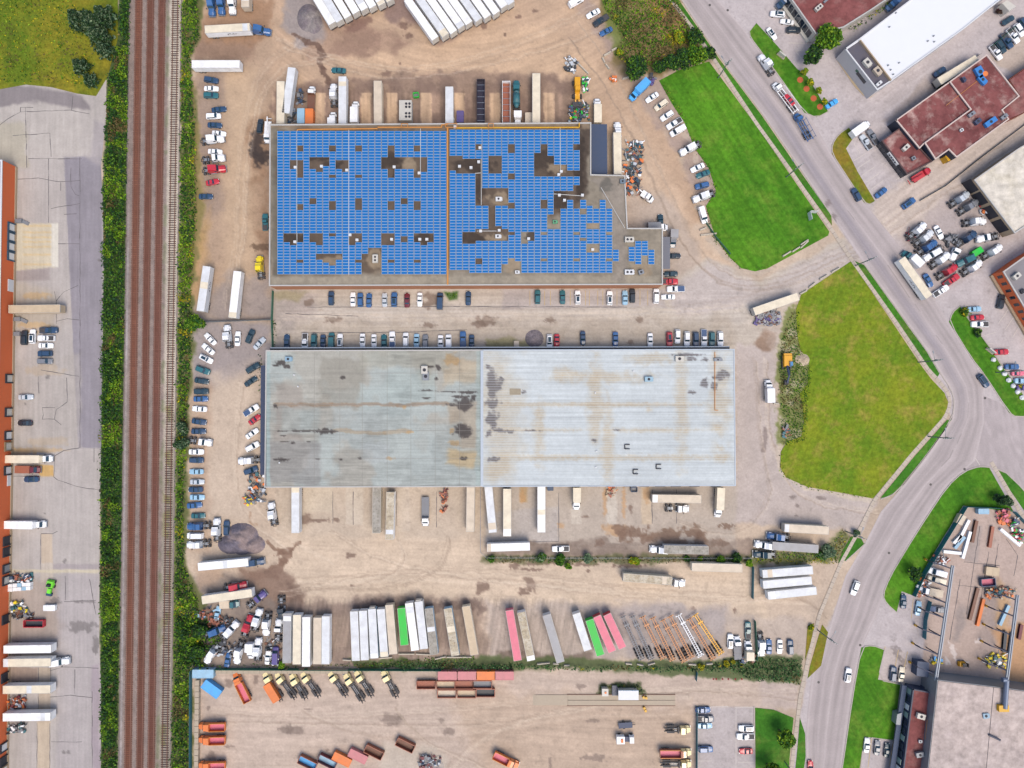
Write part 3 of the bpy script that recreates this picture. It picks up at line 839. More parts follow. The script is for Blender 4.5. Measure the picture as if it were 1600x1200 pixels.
lawns.append(('grass_plot', [(1180, 1106), (1209, 1109), (1240, 1122), (1234, 1182), (1230, 1260), (1181, 1260)], M_VERGE))
lawns.append(('grass_verge', [(1250, 1122), (1258, 1146), (1259, 1182), (1252, 1230), (1240, 1230), (1246, 1170)], M_VERGE))
lawns.append(('grass_verge', [(1262, 978), (1272, 974), (1268, 1000), (1258, 1032)], M_BROWN))
lawns.append(('grass_verge', [(1285, 976), (1294, 988), (1283, 1040), (1262, 1060), (1266, 1040), (1278, 998)], M_BROWN))
lawns.append(('rough_field', [(-60, -40), (184, -40), (184, 60), (168, 120), (150, 150), (120, 146), (80, 136), (40, 132), (-60, 150)], M_SCRUB))
for nm, pts, mt in lawns:
 tag(poly_sheet(nm, pts, z1, mt), kind='structure')
# ------------------------------------------------------------------ PAVEMENTS (slab by slab kept as one ribbon per run)
M_WALK = attr_mat('walk_concrete', fine=0.08, fscale=2.0, mid=0.05, mscale=0.4, bump=0.1)
def paint_walk(p, S, T):
 p.C[:] = (206, 192, 176)
 p.vary(0.05, 10, 3)
def walk(pts, w=5.5, name='sidewalk'):
 pts = np.array(pts, float)
 d = np.gradient(pts, axis=0)
 nrm = np.stack([-d[:, 1], d[:, 0]], 1) / np.hypot(d[:, 0], d[:, 1])[:, None]
 o = ribbon(name, pts - nrm * w / 2, pts + nrm * w / 2, 160, 4, 0.135, paint_walk, M_WALK)
 tag(o, kind='structure')
 L = resample(pts, int(np.hypot(*np.diff(pts, axis=0).T).sum() / 9) + 2)
 jm = MB()
 for a, b, c in zip(L[:-2], L[1:-1], L[2:]):
  t = (c - a) / np.hypot(*(c - a))
  nn = np.array((-t[1], t[0]))
  e0, e1 = b - nn * w / 2, b + nn * w / 2
  jm.obox(P(*e0, 0.135), P(*e1, 0.135), 0.09, 0.1, 0.139)
 j = ob('joint', jm.mesh('joint', [M_CRACK]), o)
 return o
walk([(1020, -50), (1049, 0), (1085, 48), (1118, 96), (1183, 194), (1235, 266), (1299, 358), (1331, 406), (1402, 506), (1450, 577), (1466, 594), (1482, 614), (1485, 632), (1477, 652), (1425, 710), (1366, 782), (1344, 826), (1314, 880), (1280, 962), (1262, 1034), (1250, 1090), (1246, 1125), (1238, 1190), (1230, 1260)])
walk([(1549, 722), (1575, 766), (1594, 800), (1640, 870)], 6)
walk([(1417, 1066), (1405, 1120), (1396, 1200), (1390, 1260)], 8, 'footpath')
# kerbs
M_KERB = paint_mat('kerb_concrete', alb(196, 186, 176), 0.85, dirt=0.15)
def kerb(pts, name='kerb'):
 mb = MB()
 pts = smooth_line(pts, 1)
 for a, b in zip(pts[:-1], pts[1:]):
  mb.obox(P(*a), P(*b), 0.30, 0.0, 0.15)
 tag(ob(name, mb.mesh(name, [M_KERB])), kind='structure')
kerb(road_left[:6])
kerb(road_left[6:14])
kerb([(1488, 654), (1446, 713), (1400, 771), (1376, 780)])
kerb([(1171, 50), (1172, 58), (1190, 82), (1222, 126), (1257, 176), (1276, 184), (1295, 174)])
kerb([(1326, 199), (1310, 210), (1300, 226), (1300, 240), (1318, 268), (1350, 316), (1360, 320), (1368, 314)])
kerb([(1500, 478), (1488, 488), (1483, 503), (1518, 560), (1536, 582), (1577, 645), (1588, 652), (1640, 648)])
kerb([(1500, 478), (1540, 534), (1597, 614)])
kerb([(1640, 812), (1577, 741), (1555, 731), (1530, 728), (1505, 737), (1480, 760), (1447, 809), (1413, 863), (1390, 902), (1379, 930), (1385, 943), (1401, 957)])
kerb([(1382, 1015), (1363, 1008), (1346, 1011), (1332, 1088), (1316, 1200), (1306, 1260)])
kerb([(1382, 1015), (1371, 1062), (1407, 1069)])
kerb([(1396, 1157), (1350, 1151), (1340, 1240)])
kerb([(1178, 1104), (1180, 1240)])
kerb([(1352, 849), (1346, 841)])
kerb([(1352, 849), (1321, 877)])
# painted markings
M_LINE = paint_mat('line_paint', alb(224, 214, 206), 0.8, dirt=0.4, dscale=2.5)
M_YLINE = paint_mat('yellow_line_paint', alb(214, 186, 130), 0.8, dirt=0.4, dscale=2.5)
def markings(name, segs, w, mat, z=0.042):
 mb = MB()
 for a, b in segs:
  mb.obox(P(*a), P(*b), w, z - 0.03, z)
 tag(ob(name, mb.mesh(name, [mat])), kind='structure')
segs = [((1333, 252), (1352, 240)), ((1340, 263), (1359, 250)), ((1347, 274), (1366, 261)), ((1354, 285), (1373, 271)), ((1361, 296), (1380, 282)), ((1334, 224), (1344, 240)), ((1366, 304), (1372, 300)), ((1382, 259), (1392, 251)), ((1400, 281), (1411, 273)), ((1366, 236), (1374, 228))]
segs += [((1560, 505), (1577, 481)), ((1571, 515), (1586, 492)), ((1582, 527), (1595, 505)), ((1594, 538), (1603, 522)), ((1530, 527), (1556, 519)), ((1540, 537), (1553, 536)), ((1224, 54), (1248, 54)), ((1232, 67), (1258, 68)), ((1243, 80), (1258, 98)), ((1243, 80), (1256, 78)), ((1524, 716), (1531, 727))]
markings('parking_lines', segs, 0.22, M_LINE)
markings('yellow_bay_lines', [((x, 454), (x, 477)) for x in (828, 851, 860, 891, 915, 921, 934, 942, 964, 1000, 1012)] +
   [((1383, 1010), (1372, 1060)), ((1404, 1015), (1394, 1064)), ((1418, 1018), (1408, 1066)), ((1350, 1153), (1343, 1200)), ((1362, 1154), (1356, 1200)), ((1396, 1158), (1390, 1195)), ((1427, 935), (1424, 966))], 0.18, M_YLINE, 0.02)
markings('lot_lines', [((1091, 1189), (1112, 1189)), ((1150, 1105), (1150, 1240)), ((1153, 1191), (1178, 1191)), ((1148, 1105), (1178, 1105)), ((1088, 1105), (1138, 1104))], 0.2, M_LINE, 0.02)
# ------------------------------------------------------------------ RAILWAY
M_BAL = attr_mat('track_ballast', fine=0.34, fscale=3.2, mid=0.10, mscale=0.5, bump=0.8)
def paint_bal(p, S, T):
 X, Y = p.X, p.Y
 p.C[:] = (152, 136, 128)
 ox = X - RB(Y)
 for c in (217, 235.5, 253.3):
  m = np.exp(-((ox - c) / 5.2) ** 6)
  col = (136, 80, 58) if c < 230 else (112, 68, 54) if c < 240 else (122, 74, 62)
  p.C[:] = p.C * (1 - 0.75 * m[..., None]) + np.array(col) * 0.75 * m[..., None]
 m = smooth((ox - 262.5) / 4)
 yy = smooth((Y - 560) / 250)
 pale = np.array((204, 192, 176)) * (1 - yy[..., None]) + np.array((168, 156, 142)) * yy[..., None]
 p.C[:] = p.C * (1 - m[..., None]) + pale * m[..., None]
 wl = np.exp(-((ox - 205.5) / 1.6) ** 2) * (0.5 + 0.5 * vnoise(Y / 30, Y * 0, 4)) * smooth((Y - 250) / 150)
 p.C[:] = p.C * (1 - 0.6 * wl[..., None]) + np.array((196, 198, 204)) * 0.6 * wl[..., None]
 gr = smooth((fbm(X, Y, 14, 61) - 0.5) / 0.15) * smooth((Y - 480) / 120) * np.exp(-((ox - 272) / 6) ** 2)
 p.C[:] = p.C * (1 - 0.55 * gr[..., None]) + np.array((132, 128, 62)) * 0.55 * gr[..., None]
 g2 = smooth((fbm(X, Y, 20, 67) - 0.5) / 0.15) * np.exp(-((ox - 263) / 3) ** 2)
 p.C[:] = p.C * (1 - 0.5 * g2[..., None]) + np.array((120, 132, 92)) * 0.5 * g2[..., None]
 p.vary(0.12, 4, 5)
 p.vary(0.08, 30, 6, (1, 0.97, 1.0))
Yr = [-120, 1320]
b = ribbon('rail_bed', [(203.5 + RB(y), y) for y in Yr], [(282.5 + RB(y), y) for y in Yr], 700, 56, 0.22, paint_bal, M_BAL)
tag(b, kind='structure')
mb = MB()
for x0, x1 in ((201.5, 203.5), (284.5, 282.5)):
 a0, a1 = P(x0 + RB(-120), -120), P(x0 + RB(1320), 1320)
 b0, b1 = P(x1 + RB(-120), -120, 0.22), P(x1 + RB(1320), 1320, 0.22)
 mb.quad((*a0, 0.001), (*b0, 0.22), (*b1, 0.22), (*a1, 0.001))
M_SHOUL = paint_mat('ballast_shoulder', alb(150, 140, 136), 0.95, dirt=0.5, dscale=3)
tag(ob('ballast_shoulder', mb.mesh('ballast_shoulder', [M_SHOUL])), kind='structure')
M_RAIL = paint_mat('rail_steel', alb(158, 112, 94), 0.45, 0.2, dirt=0.2)
M_RAILD = paint_mat('rail_rust', alb(120, 70, 52), 0.7, dirt=0.2)
M_TIE = paint_mat('sleeper_rust', alb(116, 66, 50), 0.9, dirt=0.5, dscale=0.8)
M_TIED = paint_mat('sleeper_dark', alb(70, 52, 56), 0.9, dirt=0.3, dscale=1.5)
rail_info = [(217, 'railway track nearest the left lot, rust-brown between pale grey ballast', M_TIE, M_RAIL),
    (235.5, 'railway track second from the left lot, dark rust-brown sleepers', M_TIE, M_RAIL),
    (253.3, 'railway track third from the left lot, beside the pale gravel strip', M_TIE, M_RAIL),
    (274.5, 'railway track nearest the parked cars, dark sleepers standing out on pale gravel', M_TIED, M_RAILD)]
for k, (c, lb, mt, mr) in enumerate(rail_info):
 t0, t1 = V(c + RB(-100), -100, 0.22), V(c + RB(1300), 1300, 0.22)
 d = (t1 - t0)
 L = d.length
 ang = math.atan2(d.y, d.x)
 root = ob('railway_track', None, None, ((t0.x + t1.x) / 2, (t0.y + t1.y) / 2, 0.22), ang)
 tag(root, lb, 'railway track', 'railway tracks side by side')
 for s in (-1, 1):
  rm = MB().box(-L / 2, L / 2, s * 0.79 - 0.075, s * 0.79 + 0.075, 0.12, 0.28).mesh('rail', [mr])
  ob('rail', rm, root)
 sp = 0.62 if k < 3 else 0.78
 n = int(L / sp)
 if k < 3:
  sm = MB()
  for i in range(n):
   x = -L / 2 + i * sp + rng.uniform(-.06, .06)
   w = rng.uniform(1.18, 1.36)
   sm.box(x - .12, x + .12, -w, w, 0.0, 0.10 + rng.uniform(0, .03))
  tag(ob('sleepers', sm.mesh('sleepers', [mt]), root), kind='stuff')
 else:
  # the 300 sleepers nearest the frame centre are parts, the rest one piece
  tie = MB().box(-.13, .13, -1.27, 1.27, 0.0, 0.11).mesh('sleeper', [mt])
  order = sorted(range(n), key=lambda i: abs(-L / 2 + i * sp))
  near = set(order[:300])
  sm = MB()
  for i in range(n):
   x = -L / 2 + i * sp + rng.uniform(-.07, .07)
   if i in near:
    o = ob('sleeper', tie, root, (x, rng.uniform(-.06, .06), 0), rng.uniform(-.02, .02))
   else:
    sm.box(x - .13, x + .13, -1.27, 1.27, 0.0, 0.11)
  tag(ob('sleepers', sm.mesh('sleepers', [mt]), root), kind='stuff')
# ------------------------------------------------------------------ BUILDINGS
M_COPE = paint_mat('coping_pale', alb(206, 204, 200), 0.6, dirt=0.2)
M_COPEB = paint_mat('coping_blue', alb(196, 208, 220), 0.5, dirt=0.2)
M_DARK = paint_mat('dark_opening', alb(44, 46, 58), 0.7, dirt=0.1)
M_NAVY = paint_mat('navy_canopy', alb(56, 72, 104), 0.6, dirt=0.2)
M_BRICKO = paint_mat('orange_brick', alb(236, 116, 64), 0.85, dirt=0.15, dscale=0.8)
M_BEIGEW = paint_mat('beige_block', alb(196, 172, 142), 0.85, dirt=0.2)
M_GREYW = paint_mat('grey_cladding', alb(170, 176, 184), 0.6, dirt=0.2)
M_WHITE = paint_mat('white_metal', alb(236, 238, 240), 0.5, dirt=0.1)
M_OFFW = paint_mat('offwhite_metal', alb(220, 216, 206), 0.5, dirt=0.2)
M_GREYM = paint_mat('grey_metal', alb(150, 156, 164), 0.5, 0.2, dirt=0.2)
M_YEL = paint_mat('safety_yellow', alb(236, 180, 30), 0.5, dirt=0.15)
M_ORANGEP = paint_mat('orange_pipe', alb(222, 150, 70), 0.6, dirt=0.1)
M_BLUEG = paint_mat('sky_glass', alb(90, 150, 200), 0.15, dirt=0)
M_WINDOW = glass_mat('window_dark', alb(40, 52, 66))
M_ROOFP = attr_mat('roof_painted', fine=0.10, fscale=1.6, mid=0.06, mscale=0.3, rough=0.8, bump=0.15)
def wall_part(root, wpts, z0, z1, mat, name='wall'):
 o = Vector(root.location)
 n = len(wpts)
 for i in range(n):
  a, b = wpts[i], wpts[(i + 1) % n]
  mb = MB()
  L = math.hypot(b[0] - a[0], b[1] - a[1])
  if L < 0.5:
   continue
  # inset slab so that neighbouring walls butt
  t = 0.15
  ux, uy = (b[0] - a[0]) / L, (b[1] - a[1]) / L
  mb.obox((a[0] - o.x + ux * t, a[1] - o.y + uy * t), (b[0] - o.x - ux * t + ux * 0.299, b[1] - o.y - uy * t + uy * 0.299), 0.3, z0, z1)
  ob(name, mb.mesh(name, [mat]), root)
def coping(root, wpts, z0, z1, mat, w=0.4, name='coping'):
 o = Vector(root.location)
 n = len(wpts)
 mb = MB()
 for i in range(n):
  a, b = wpts[i], wpts[(i + 1) % n]
  L = math.hypot(b[0] - a[0], b[1] - a[1])
  if L < 0.3:
   continue
  ux, uy = (b[0] - a[0]) / L * w / 2, (b[1] - a[1]) / L * w / 2
  e = 0.003 * (i % 2)
  mb.obox((a[0] - o.x - ux, a[1] - o.y - uy), (b[0] - o.x + ux, b[1] - o.y + uy), w, z0, z1 + e)
 return ob(name, mb.mesh(name, [mat]), root)
def building(name, label, roof_px, h, wall, roof, cope=M_COPE, para=0.35, cat='building', flat_roof=True):
 w = [P(x, y, h) for x, y in roof_px]
 cx = sum(p[0] for p in w) / len(w)
 cy = sum(p[1] for p in w) / len(w)
 root = ob(name, None, None, (cx, cy, 0))
 tag(root, label, cat)
 wall_part(root, w, 0, h - para, wall)
 if flat_roof:
  ob('roof', MB().prism([(x - cx, y - cy) for x, y in w], h - para - 0.3, h - para).mesh('roof', [roof]), root)
 if cope:
  coping(root, w, h - para, h, cope)
 return root, w
def child_mesh(root, name, mb, mats, parent=None):
 """mesh built in world coordinates, stored relative to the thing's base"""
 o = root.location
 mb.v = [(x - o.x, y - o.y, z - o.z) for x, y, z in mb.v]
 return ob(name, mb.mesh(name, mats), parent or root)
def roof_rect_mesh(rects, h, fn, step=2.0):
 vs, fs, cs, k = [], [], [], 0
 for (x0, x1, y0, y1) in rects:
  nx, ny = int((x1 - x0) / step) + 2, int((y1 - y0) / step) + 2
  X, Y = np.meshgrid(np.linspace(x0, x1, nx), np.linspace(y0, y1, ny))
  p = Paint(X, Y, (150, 150, 150))
  fn(p)
  wx, wy = P(X, Y, h)
  vs.append(np.stack([wx.ravel(), wy.ravel(), np.full(wx.size, h)], 1))
  fs.append(grid_faces(ny, nx) + k)
  cs.append(p.linear().reshape(-1, 3))
  k += wx.size
 return np.concatenate(vs), np.concatenate(fs), np.concatenate(cs)
def painted_roof(root, rects, h, fn, step=2.0):
 v, f, c = roof_rect_mesh(rects, h, fn, step)
 v = v - np.array(root.location)
 return ob('roof', np_mesh('roof', v, f, M_ROOFP, c), root)
def hvac(px, py, h, w, l, ang, label, mat=None, hh=1.1, fans=1):
 """rooftop air unit: cabinet, curb, fan grilles, hood"""
 mat = mat or M_OFFW
 root = ob('rooftop_unit', None, None, (*P(px, py, h + hh), h), math.radians(ang))
 tag(root, label, 'air unit', 'air units on the warehouse roofs')
 ob('cabinet', MB().box(-l / 2, l / 2, -w / 2, w / 2, 0.2, hh).mesh('cabinet', [mat]), root)
 ob('curb', MB().box(-l / 2 + .1, l / 2 - .1, -w / 2 + .1, w / 2 - .1, 0, 0.2).mesh('curb', [M_GREYM]), root)
 for i in range(fans):
  x = -l / 2 + l * (i + 0.7) / (fans + 0.4)
  r = min(w, l / fans) * 0.28
  ob('fan_grille', MB().tube((x, 0, hh), (x, 0, hh + .06), r, 10).mesh('fan_grille', [M_DARK]), root)
 ob('intake_hood', MB().frustum((l / 2, l / 2 + .35, -w * .4, w * .4, 0.4), (l / 2, l / 2 + .1, -w * .4, w * .4, hh * .9)).mesh('intake_hood', [mat]), root)
 return root
# ---- 1. long brick building at the left edge
wl = [P(26, 262), P(24, 450), P(21, 690), P(17, 900), P(11, 1290), P(-330, 1290), P(-330, 262)]
wl = [wl[0], wl[4], wl[5], wl[6]]
cx, cy = wl[0][0] - 25, (wl[0][1] + wl[1][1]) / 2
leftb = ob('brick_building', None, None, (cx, cy, 0))
tag(leftb, 'long orange brick industrial building with loading docks at the left edge', 'building')
HB = 7.2
wall_part(leftb, wl, 0, HB - .3, M_BRICKO)
M_ROOFG = paint_mat('roof_gravel', alb(150, 146, 150), 0.9, dirt=0.3, dscale=0.4)
ob('roof', MB().prism([(x - cx, y - cy) for x, y in wl], HB - .7, HB - .35).mesh('roof', [M_ROOFG]), leftb)
coping(leftb, wl, HB - .3, HB, M_WHITE, 0.5)
a0, a1 = Vector((*wl[0], 0)), Vector((*wl[1], 0))
du = (a1 - a0).normalized()
dn = Vector((-du.y, du.x, 0))
if dn.x < 0:
 dn = -dn
mbp = MB()
mbp.obox(tuple((a0 + dn * .28)[:2]), tuple((a1 + dn * .28)[:2]), 0.25, 0, 1.0)
child_mesh(leftb, 'base_course', mbp, [M_BEIGEW])
M_SHELT = paint_mat('dock_shelter_black', alb(40, 44, 56), 0.8, dirt=0.1)
M_SHELTB = paint_mat('dock_shelter_teal', alb(42, 84, 110), 0.7, dirt=0.1)
M_BRAWN = paint_mat('dock_shelter_tan', alb(150, 130, 100), 0.8, dirt=0.2)
def dock(root, base, u, n, w, h, shelter, door, depth=0.5, z0=1.1):
 c = base
 s = MB()
 for sgn in (-1, 1):
  p = c + u * (sgn * (w / 2 + .2))
  s.obox(tuple((p - u * .2)[:2]), tuple((p + u * .2)[:2]), depth * 2, z0 - .3, z0 + h)
 s.obox(tuple((c - u * (w / 2 + .4))[:2]), tuple((c + u * (w / 2 + .4))[:2]), depth * 2, z0 + h, z0 + h + .5)
 sh = child_mesh(root, 'dock_shelter', s, [shelter])
 d = MB()
 q = c + n * .16
 d.obox(tuple((q - u * w / 2)[:2]), tuple((q + u * w / 2)[:2]), 0.2, z0, z0 + h)
 child_mesh(root, 'dock_door', d, [door], sh)
 return sh
def edge_at(y):
 return V(26 - (y - 262) * (15 / 1028), y)
for y, s, d in ((358, M_SHELTB, M_WHITE), (373, M_SHELTB, M_WHITE), (388, M_SHELTB, M_WHITE), (403, M_SHELTB, M_WHITE), (592, M_SHELT, M_OFFW), (644, M_SHELT, M_OFFW), (680, M_SHELT, M_WHITE),
    (697, M_BRAWN, M_OFFW), (734, M_SHELT, M_WHITE), (843, M_SHELT, M_DARK), (860, M_SHELT, M_DARK), (886, M_SHELT, M_GREYM), (904, M_SHELT, M_OFFW), (964, M_SHELT, M_DARK), (1054, M_SHELT, M_DARK), (1162, M_SHELT, M_WHITE), (1183, M_SHELT, M_DARK), (1199, M_BRAWN, M_WHITE)):
 dock(leftb, edge_at(y) + dn * .1, du, dn, 2.3, 2.6, s, d, 0.45)
for y in (448, 746, 754):
 p = edge_at(y) + dn * .2
 m2 = MB()
 w_ = 2.0 if y == 448 else .9
 m2.obox(tuple((p - du * w_)[:2]), tuple((p + du * w_)[:2]), 0.25, 0.1, 3.6 if y == 448 else 2.6)
 child_mesh(leftb, 'roller_door', m2, [M_WHITE])
for y in (346, 499, 522):
 p = edge_at(y) + dn * .3
 m2 = MB()
 m2.obox(tuple((p)[:2]), tuple((p + dn * 2.2)[:2]), 1.3, 0.0, 1.0)
 m2.obox(tuple((p + dn * 2.2)[:2]), tuple((p + dn * 4.2 + du * 1.0)[:2]), 1.1, 0.0, .5)
 st = child_mesh(leftb, 'entry_stair', m2, [M_GREYM])
# ---- 2. solar-roofed warehouse
HS = 7.5
solar_px = [(422, 195), (923, 192), (923, 273), (976, 274.5), (980, 357), (1035, 357), (1035, 444), (421, 446)]
solar, sw = building('warehouse', 'big warehouse with a roof covered in blue solar panels', solar_px, HS, paint_mat('solar_wall_brick', alb(190, 128, 92), 0.85, dirt=0.2), M_ROOFG, M_COPE, 0.3, 'warehouse', flat_roof=False)
def paint_solar(p):
 X, Y = p.X, p.Y
 p.C[:] = (152, 142, 126)
 p.vary(0.12, 40, 3)
 p.poly([(430, 202), (906, 198), (908, 320), (900, 330), (820, 345), (780, 420), (430, 430)], (92, 76, 64), 0.75, 6, 5, 30)
 p.poly([(906, 198), (922, 198), (918, 300), (900, 320)], (74, 62, 54), 0.8, 4, 4)
 p.poly([(422, 194), (922, 192), (922, 201), (422, 203)], (142, 122, 100), 0.7, 2, 3, 12)
 p.poly([(424, 200), (433, 200), (433, 440), (424, 440)], (120, 116, 104), 0.7, 2, 3, 14)
 p.poly([(424, 432), (1032, 430), (1032, 444), (424, 445)], (170, 160, 142), 0.8, 2, 2)
 for q in ((500, 243, 30, 8), (600, 250, 34, 12), (620, 270, 10, 20), (460, 372, 20, 9), (665, 372, 20, 9), (520, 260, 14, 10), (740, 258, 30, 12), (850, 250, 18, 22), (750, 290, 8, 30), (735, 372, 24, 9), (870, 310, 16, 14), (830, 370, 10, 8), (905, 290, 8, 20), (905, 240, 8, 40)):
  p.blob(*q, (64, 55, 49), 0.7, rough=0.8)
 for q in ((640, 258, 12, 12), (520, 410, 26, 9), (586, 405, 14, 18), (780, 310, 16, 10), (775, 372, 18, 8), (800, 410, 14, 14), (870, 262, 16, 8), (850, 340, 8, 10), (925, 390, 8, 6), (925, 352, 8, 5), (1000, 420, 20, 10)):
  p.blob(*q, (164, 146, 122), 0.8, rough=0.7)
 p.poly([(924, 278), (975, 278), (978, 356), (978, 440), (958, 440), (955, 340), (940, 300)], (156, 146, 134), 0.9, 3, 3)
 p.blob(948, 288, 10, 9, (104, 102, 96), 0.6, rough=1.1)
 p.vary(0.10, 12, 9)
 p.vary(0.08, 4, 10)
painted_roof(solar, [(422, 923, 193, 445.5), (923, 978, 274, 445), (978, 1034.5, 357.5, 444.5)], HS - .3, paint_solar)
mbp = MB()
mbp.obox(P(424, 445.6, 2.0), P(1034, 443.8, 2.0), 0.5, 0, 2.6)
child_mesh(solar, 'dark_wall_foot', mbp, [M_DARK])  # dark strip along the foot of the south wall
mbp = MB()
mbp.obox(P(699.3, 200, HS), P(699.5, 445, HS), 0.45, HS - .28, HS + .1)
child_mesh(solar, 'conduit', mbp, [M_ORANGEP])
for pts in ([(590, 199), (690, 199), (690, 195), (700, 195)], [(712, 200), (770, 199.5), (905, 199), (905, 192)], [(464, 204), (466, 202.5), (590, 201)]):
 mbp = MB()
 for a, b in zip(pts[:-1], pts[1:]):
  mbp.beam(V(*a, HS), V(*b, HS), 0.16)
 child_mesh(solar, 'gas_pipe', mbp, [M_YEL if pts[0][0] == 712 else M_ORANGEP])
mbp = MB()
for x0, x1 in ((627, 637), (763, 771), (696, 714)):
 for a, b in (((x0, 193), (x1, 193)), ((x0, 199), (x1, 199)), ((x0, 193), (x0, 199)), ((x1, 193), (x1, 199))):
  mbp.beam(V(*a, HS + .9), V(*b, HS + .9), 0.09)
  mbp.beam(V(*a, HS - .3), V(*a, HS + .9), 0.06)
child_mesh(solar, 'ladder_guard_rail', mbp, [M_ORANGEP])
mbp = MB()
for a, b in (((939, 293), (976, 356)), ((742, 271), (752, 270)), ((745, 361), (776, 361)), ((865, 303), (908, 306)), ((464, 204), (464, 392)), ((545, 203), (545, 430)), ((657, 201), (657, 270)), ((752, 201), (752, 320)), ((875, 200), (876, 272))):
 mbp.beam(V(*a, HS - .1), V(*b, HS - .1), 0.10)
child_mesh(solar, 'cable_tray', mbp, [M_COPE])
for k, (x, y) in enumerate(((461.5, 261.5), (502.5, 260), (542, 266), (616, 261), (655, 270.5), (461, 378), (547, 367), (558, 375), (612, 374), (656, 374), (667, 374), (750, 231), (718, 260), (736, 262), (873, 273), (877, 268), (748, 253), (910, 305), (874, 305), (882, 313), (780, 360), (751, 361), (711, 198.5), (826, 373), (926, 390))):
 m2 = MB()
 x_, y_ = P(x, y, HS)
 m2.box(x_ - .45, x_ + .45, y_ - .4, y_ + .4, HS - .3, HS + .35)
 child_mesh(solar, 'combiner_box', m2, [M_WHITE])
# windows along the south front
for x in range(445, 1030, 22):
 a, b = V(x, 445.3, 5.2), V(x + 10, 445.3, 5.2)
 d = MB()
 d.obox((a.x, a.y - .16), (b.x, b.y - .16), 0.08, 3.4, 5.0)
 child_mesh(solar, 'window', d, [M_WINDOW])
hvac(586, 404, HS - .3, 1.7, 2.6, 90, 'white air unit in the notch at the bottom of the left solar field', M_OFFW, 1.2, 2)
hvac(779, 310.5, HS - .3, 1.3, 1.9, 0, 'white box unit in the dark gap left of the solar roof middle', M_WHITE)
hvac(778, 369, HS - .3, 1.2, 1.7, 0, 'small white unit beside the pale cable tray among the solar panels', M_WHITE)
hvac(808, 425, HS - .3, 1.0, 1.3, 0, 'little white unit at the bottom edge between two solar panel fields', M_WHITE)
hvac(867, 346.5, HS - .3, 1.1, 1.3, 0, 'green-topped unit in a gap of the right solar field', paint_mat('green_unit', alb(96, 176, 130), 0.6), 0.9)
hvac(983.5, 374, HS - .3, 1.7, 2.8, 0, 'white air unit above the small four-column solar array', M_OFFW, 1.2, 2)
hvac(983.5, 425, HS - .3, 1.6, 2.9, 0, 'white air unit below the small four-column solar array', M_WHITE, 1.1, 2)
hvac(1002, 425, HS - .3, 1.4, 1.6, 20, 'dark air unit right of the lower white unit near the small array', M_GREYM, 1.3)
hvac(973, 283, HS - .3, 1.3, 1.6, 0, 'round-topped blue-grey unit by the step in the solar roof', paint_mat('bluegrey_unit', alb(120, 140, 156), 0.5), 1.0)
# loading canopy at the solar warehouse's corner
M_SLATE = paint_mat('slate_roof', alb(64, 82, 112), 0.7, dirt=0.15)
mbp = MB()
pts = [P(x, y, 4.6) for x, y in ((924, 194), (948.5, 194), (949, 272), (924.5, 272))]
mbp.prism(pts, 4.3, 4.6)
for (x, y) in pts[1:3]:
 mbp.box(x - .2, x, y - .15, y + .15, 0, 4.3)
child_mesh(solar, 'loading_canopy', mbp, [M_SLATE])
mbp = MB()
pts = [P(x, y, 3.0) for x, y in ((1036, 370), (1047, 370), (1047, 420), (1036, 420))]
mbp.prism(pts, 2.8, 3.0)
child_mesh(solar, 'door_canopy', mbp, [paint_mat('canopy_grey', alb(120, 124, 136), 0.6)])
# ---- solar arrays
M_CELL = glass_mat('solar_cells', alb(0, 116, 196), 0.45, 0.2)
M_FRAME = paint_mat('panel_frame', alb(196, 214, 232), 0.4, 0.2, dirt=0)
HA = HS + 0.05
PX0, PXP = 432.9, 10.19
RY0, RYP = 204.6, 4.573
SC = (CAM_H - HA) / FPX
def panel_mesh():
 m = MB()
 w, l = PXP * SC * 0.94 / 2, RYP * SC * 0.95 / 2
 m.box(-w, w, -l, l, 0.0, 0.05, 1)
 e = 0.075
 m.quad((-w + e, -l + e, .054), (w - e, -l + e, .054), (w - e, l - e, .054), (-w + e, l - e, .054), 0)
 return m.mesh('solar_panel', [M_CELL, M_FRAME])
PANEL = panel_mesh()
def tilegaps(s, ox, oy, k):
 return [tuple((v / k + (ox if i % 2 == 0 else oy)) for i, v in enumerate(q)) for q in s]
gl = tilegaps([(217, 185, 257, 225), (453, 183, 502, 222), (650, 182, 697, 222), (892, 183, 940, 265), (1090, 182, 1135, 222), (160, 293, 257, 362), (217, 362, 257, 428), (305, 272, 451, 320), (305, 320, 402, 362), (353, 362, 402, 383), (502, 293, 598, 362), (550, 362, 598, 383), (453, 402, 500, 427), (648, 402, 697, 427), (843, 268, 1185, 355), (892, 355, 942, 422), (1090, 355, 1135, 422), (1135, 355, 1185, 375), (305, 585, 353, 607), (217, 612, 257, 650), (453, 607, 500, 650), (648, 585, 697, 650), (892, 607, 942, 650), (990, 585, 1040, 607), (1090, 607, 1135, 650), (108, 853, 160, 897), (157, 832, 257, 897), (157, 897, 205, 920), (305, 853, 402, 897), (353, 897, 402, 918), (453, 832, 500, 853), (598, 832, 697, 897), (598, 897, 648, 920), (843, 832, 942, 920), (990, 875, 1040, 898), (1090, 832, 1237, 897), (1137, 897, 1187, 918), (353, 990, 550, 1030), (402, 1030, 500, 1055), (450, 1055, 500, 1075), (205, 1032, 257, 1053), (648, 1032, 697, 1053), (697, 990, 748, 1160), (748, 942, 843, 1160), (892, 1032, 942, 1053), (1090, 1032, 1137, 1053)], 420, 190, 4.8)
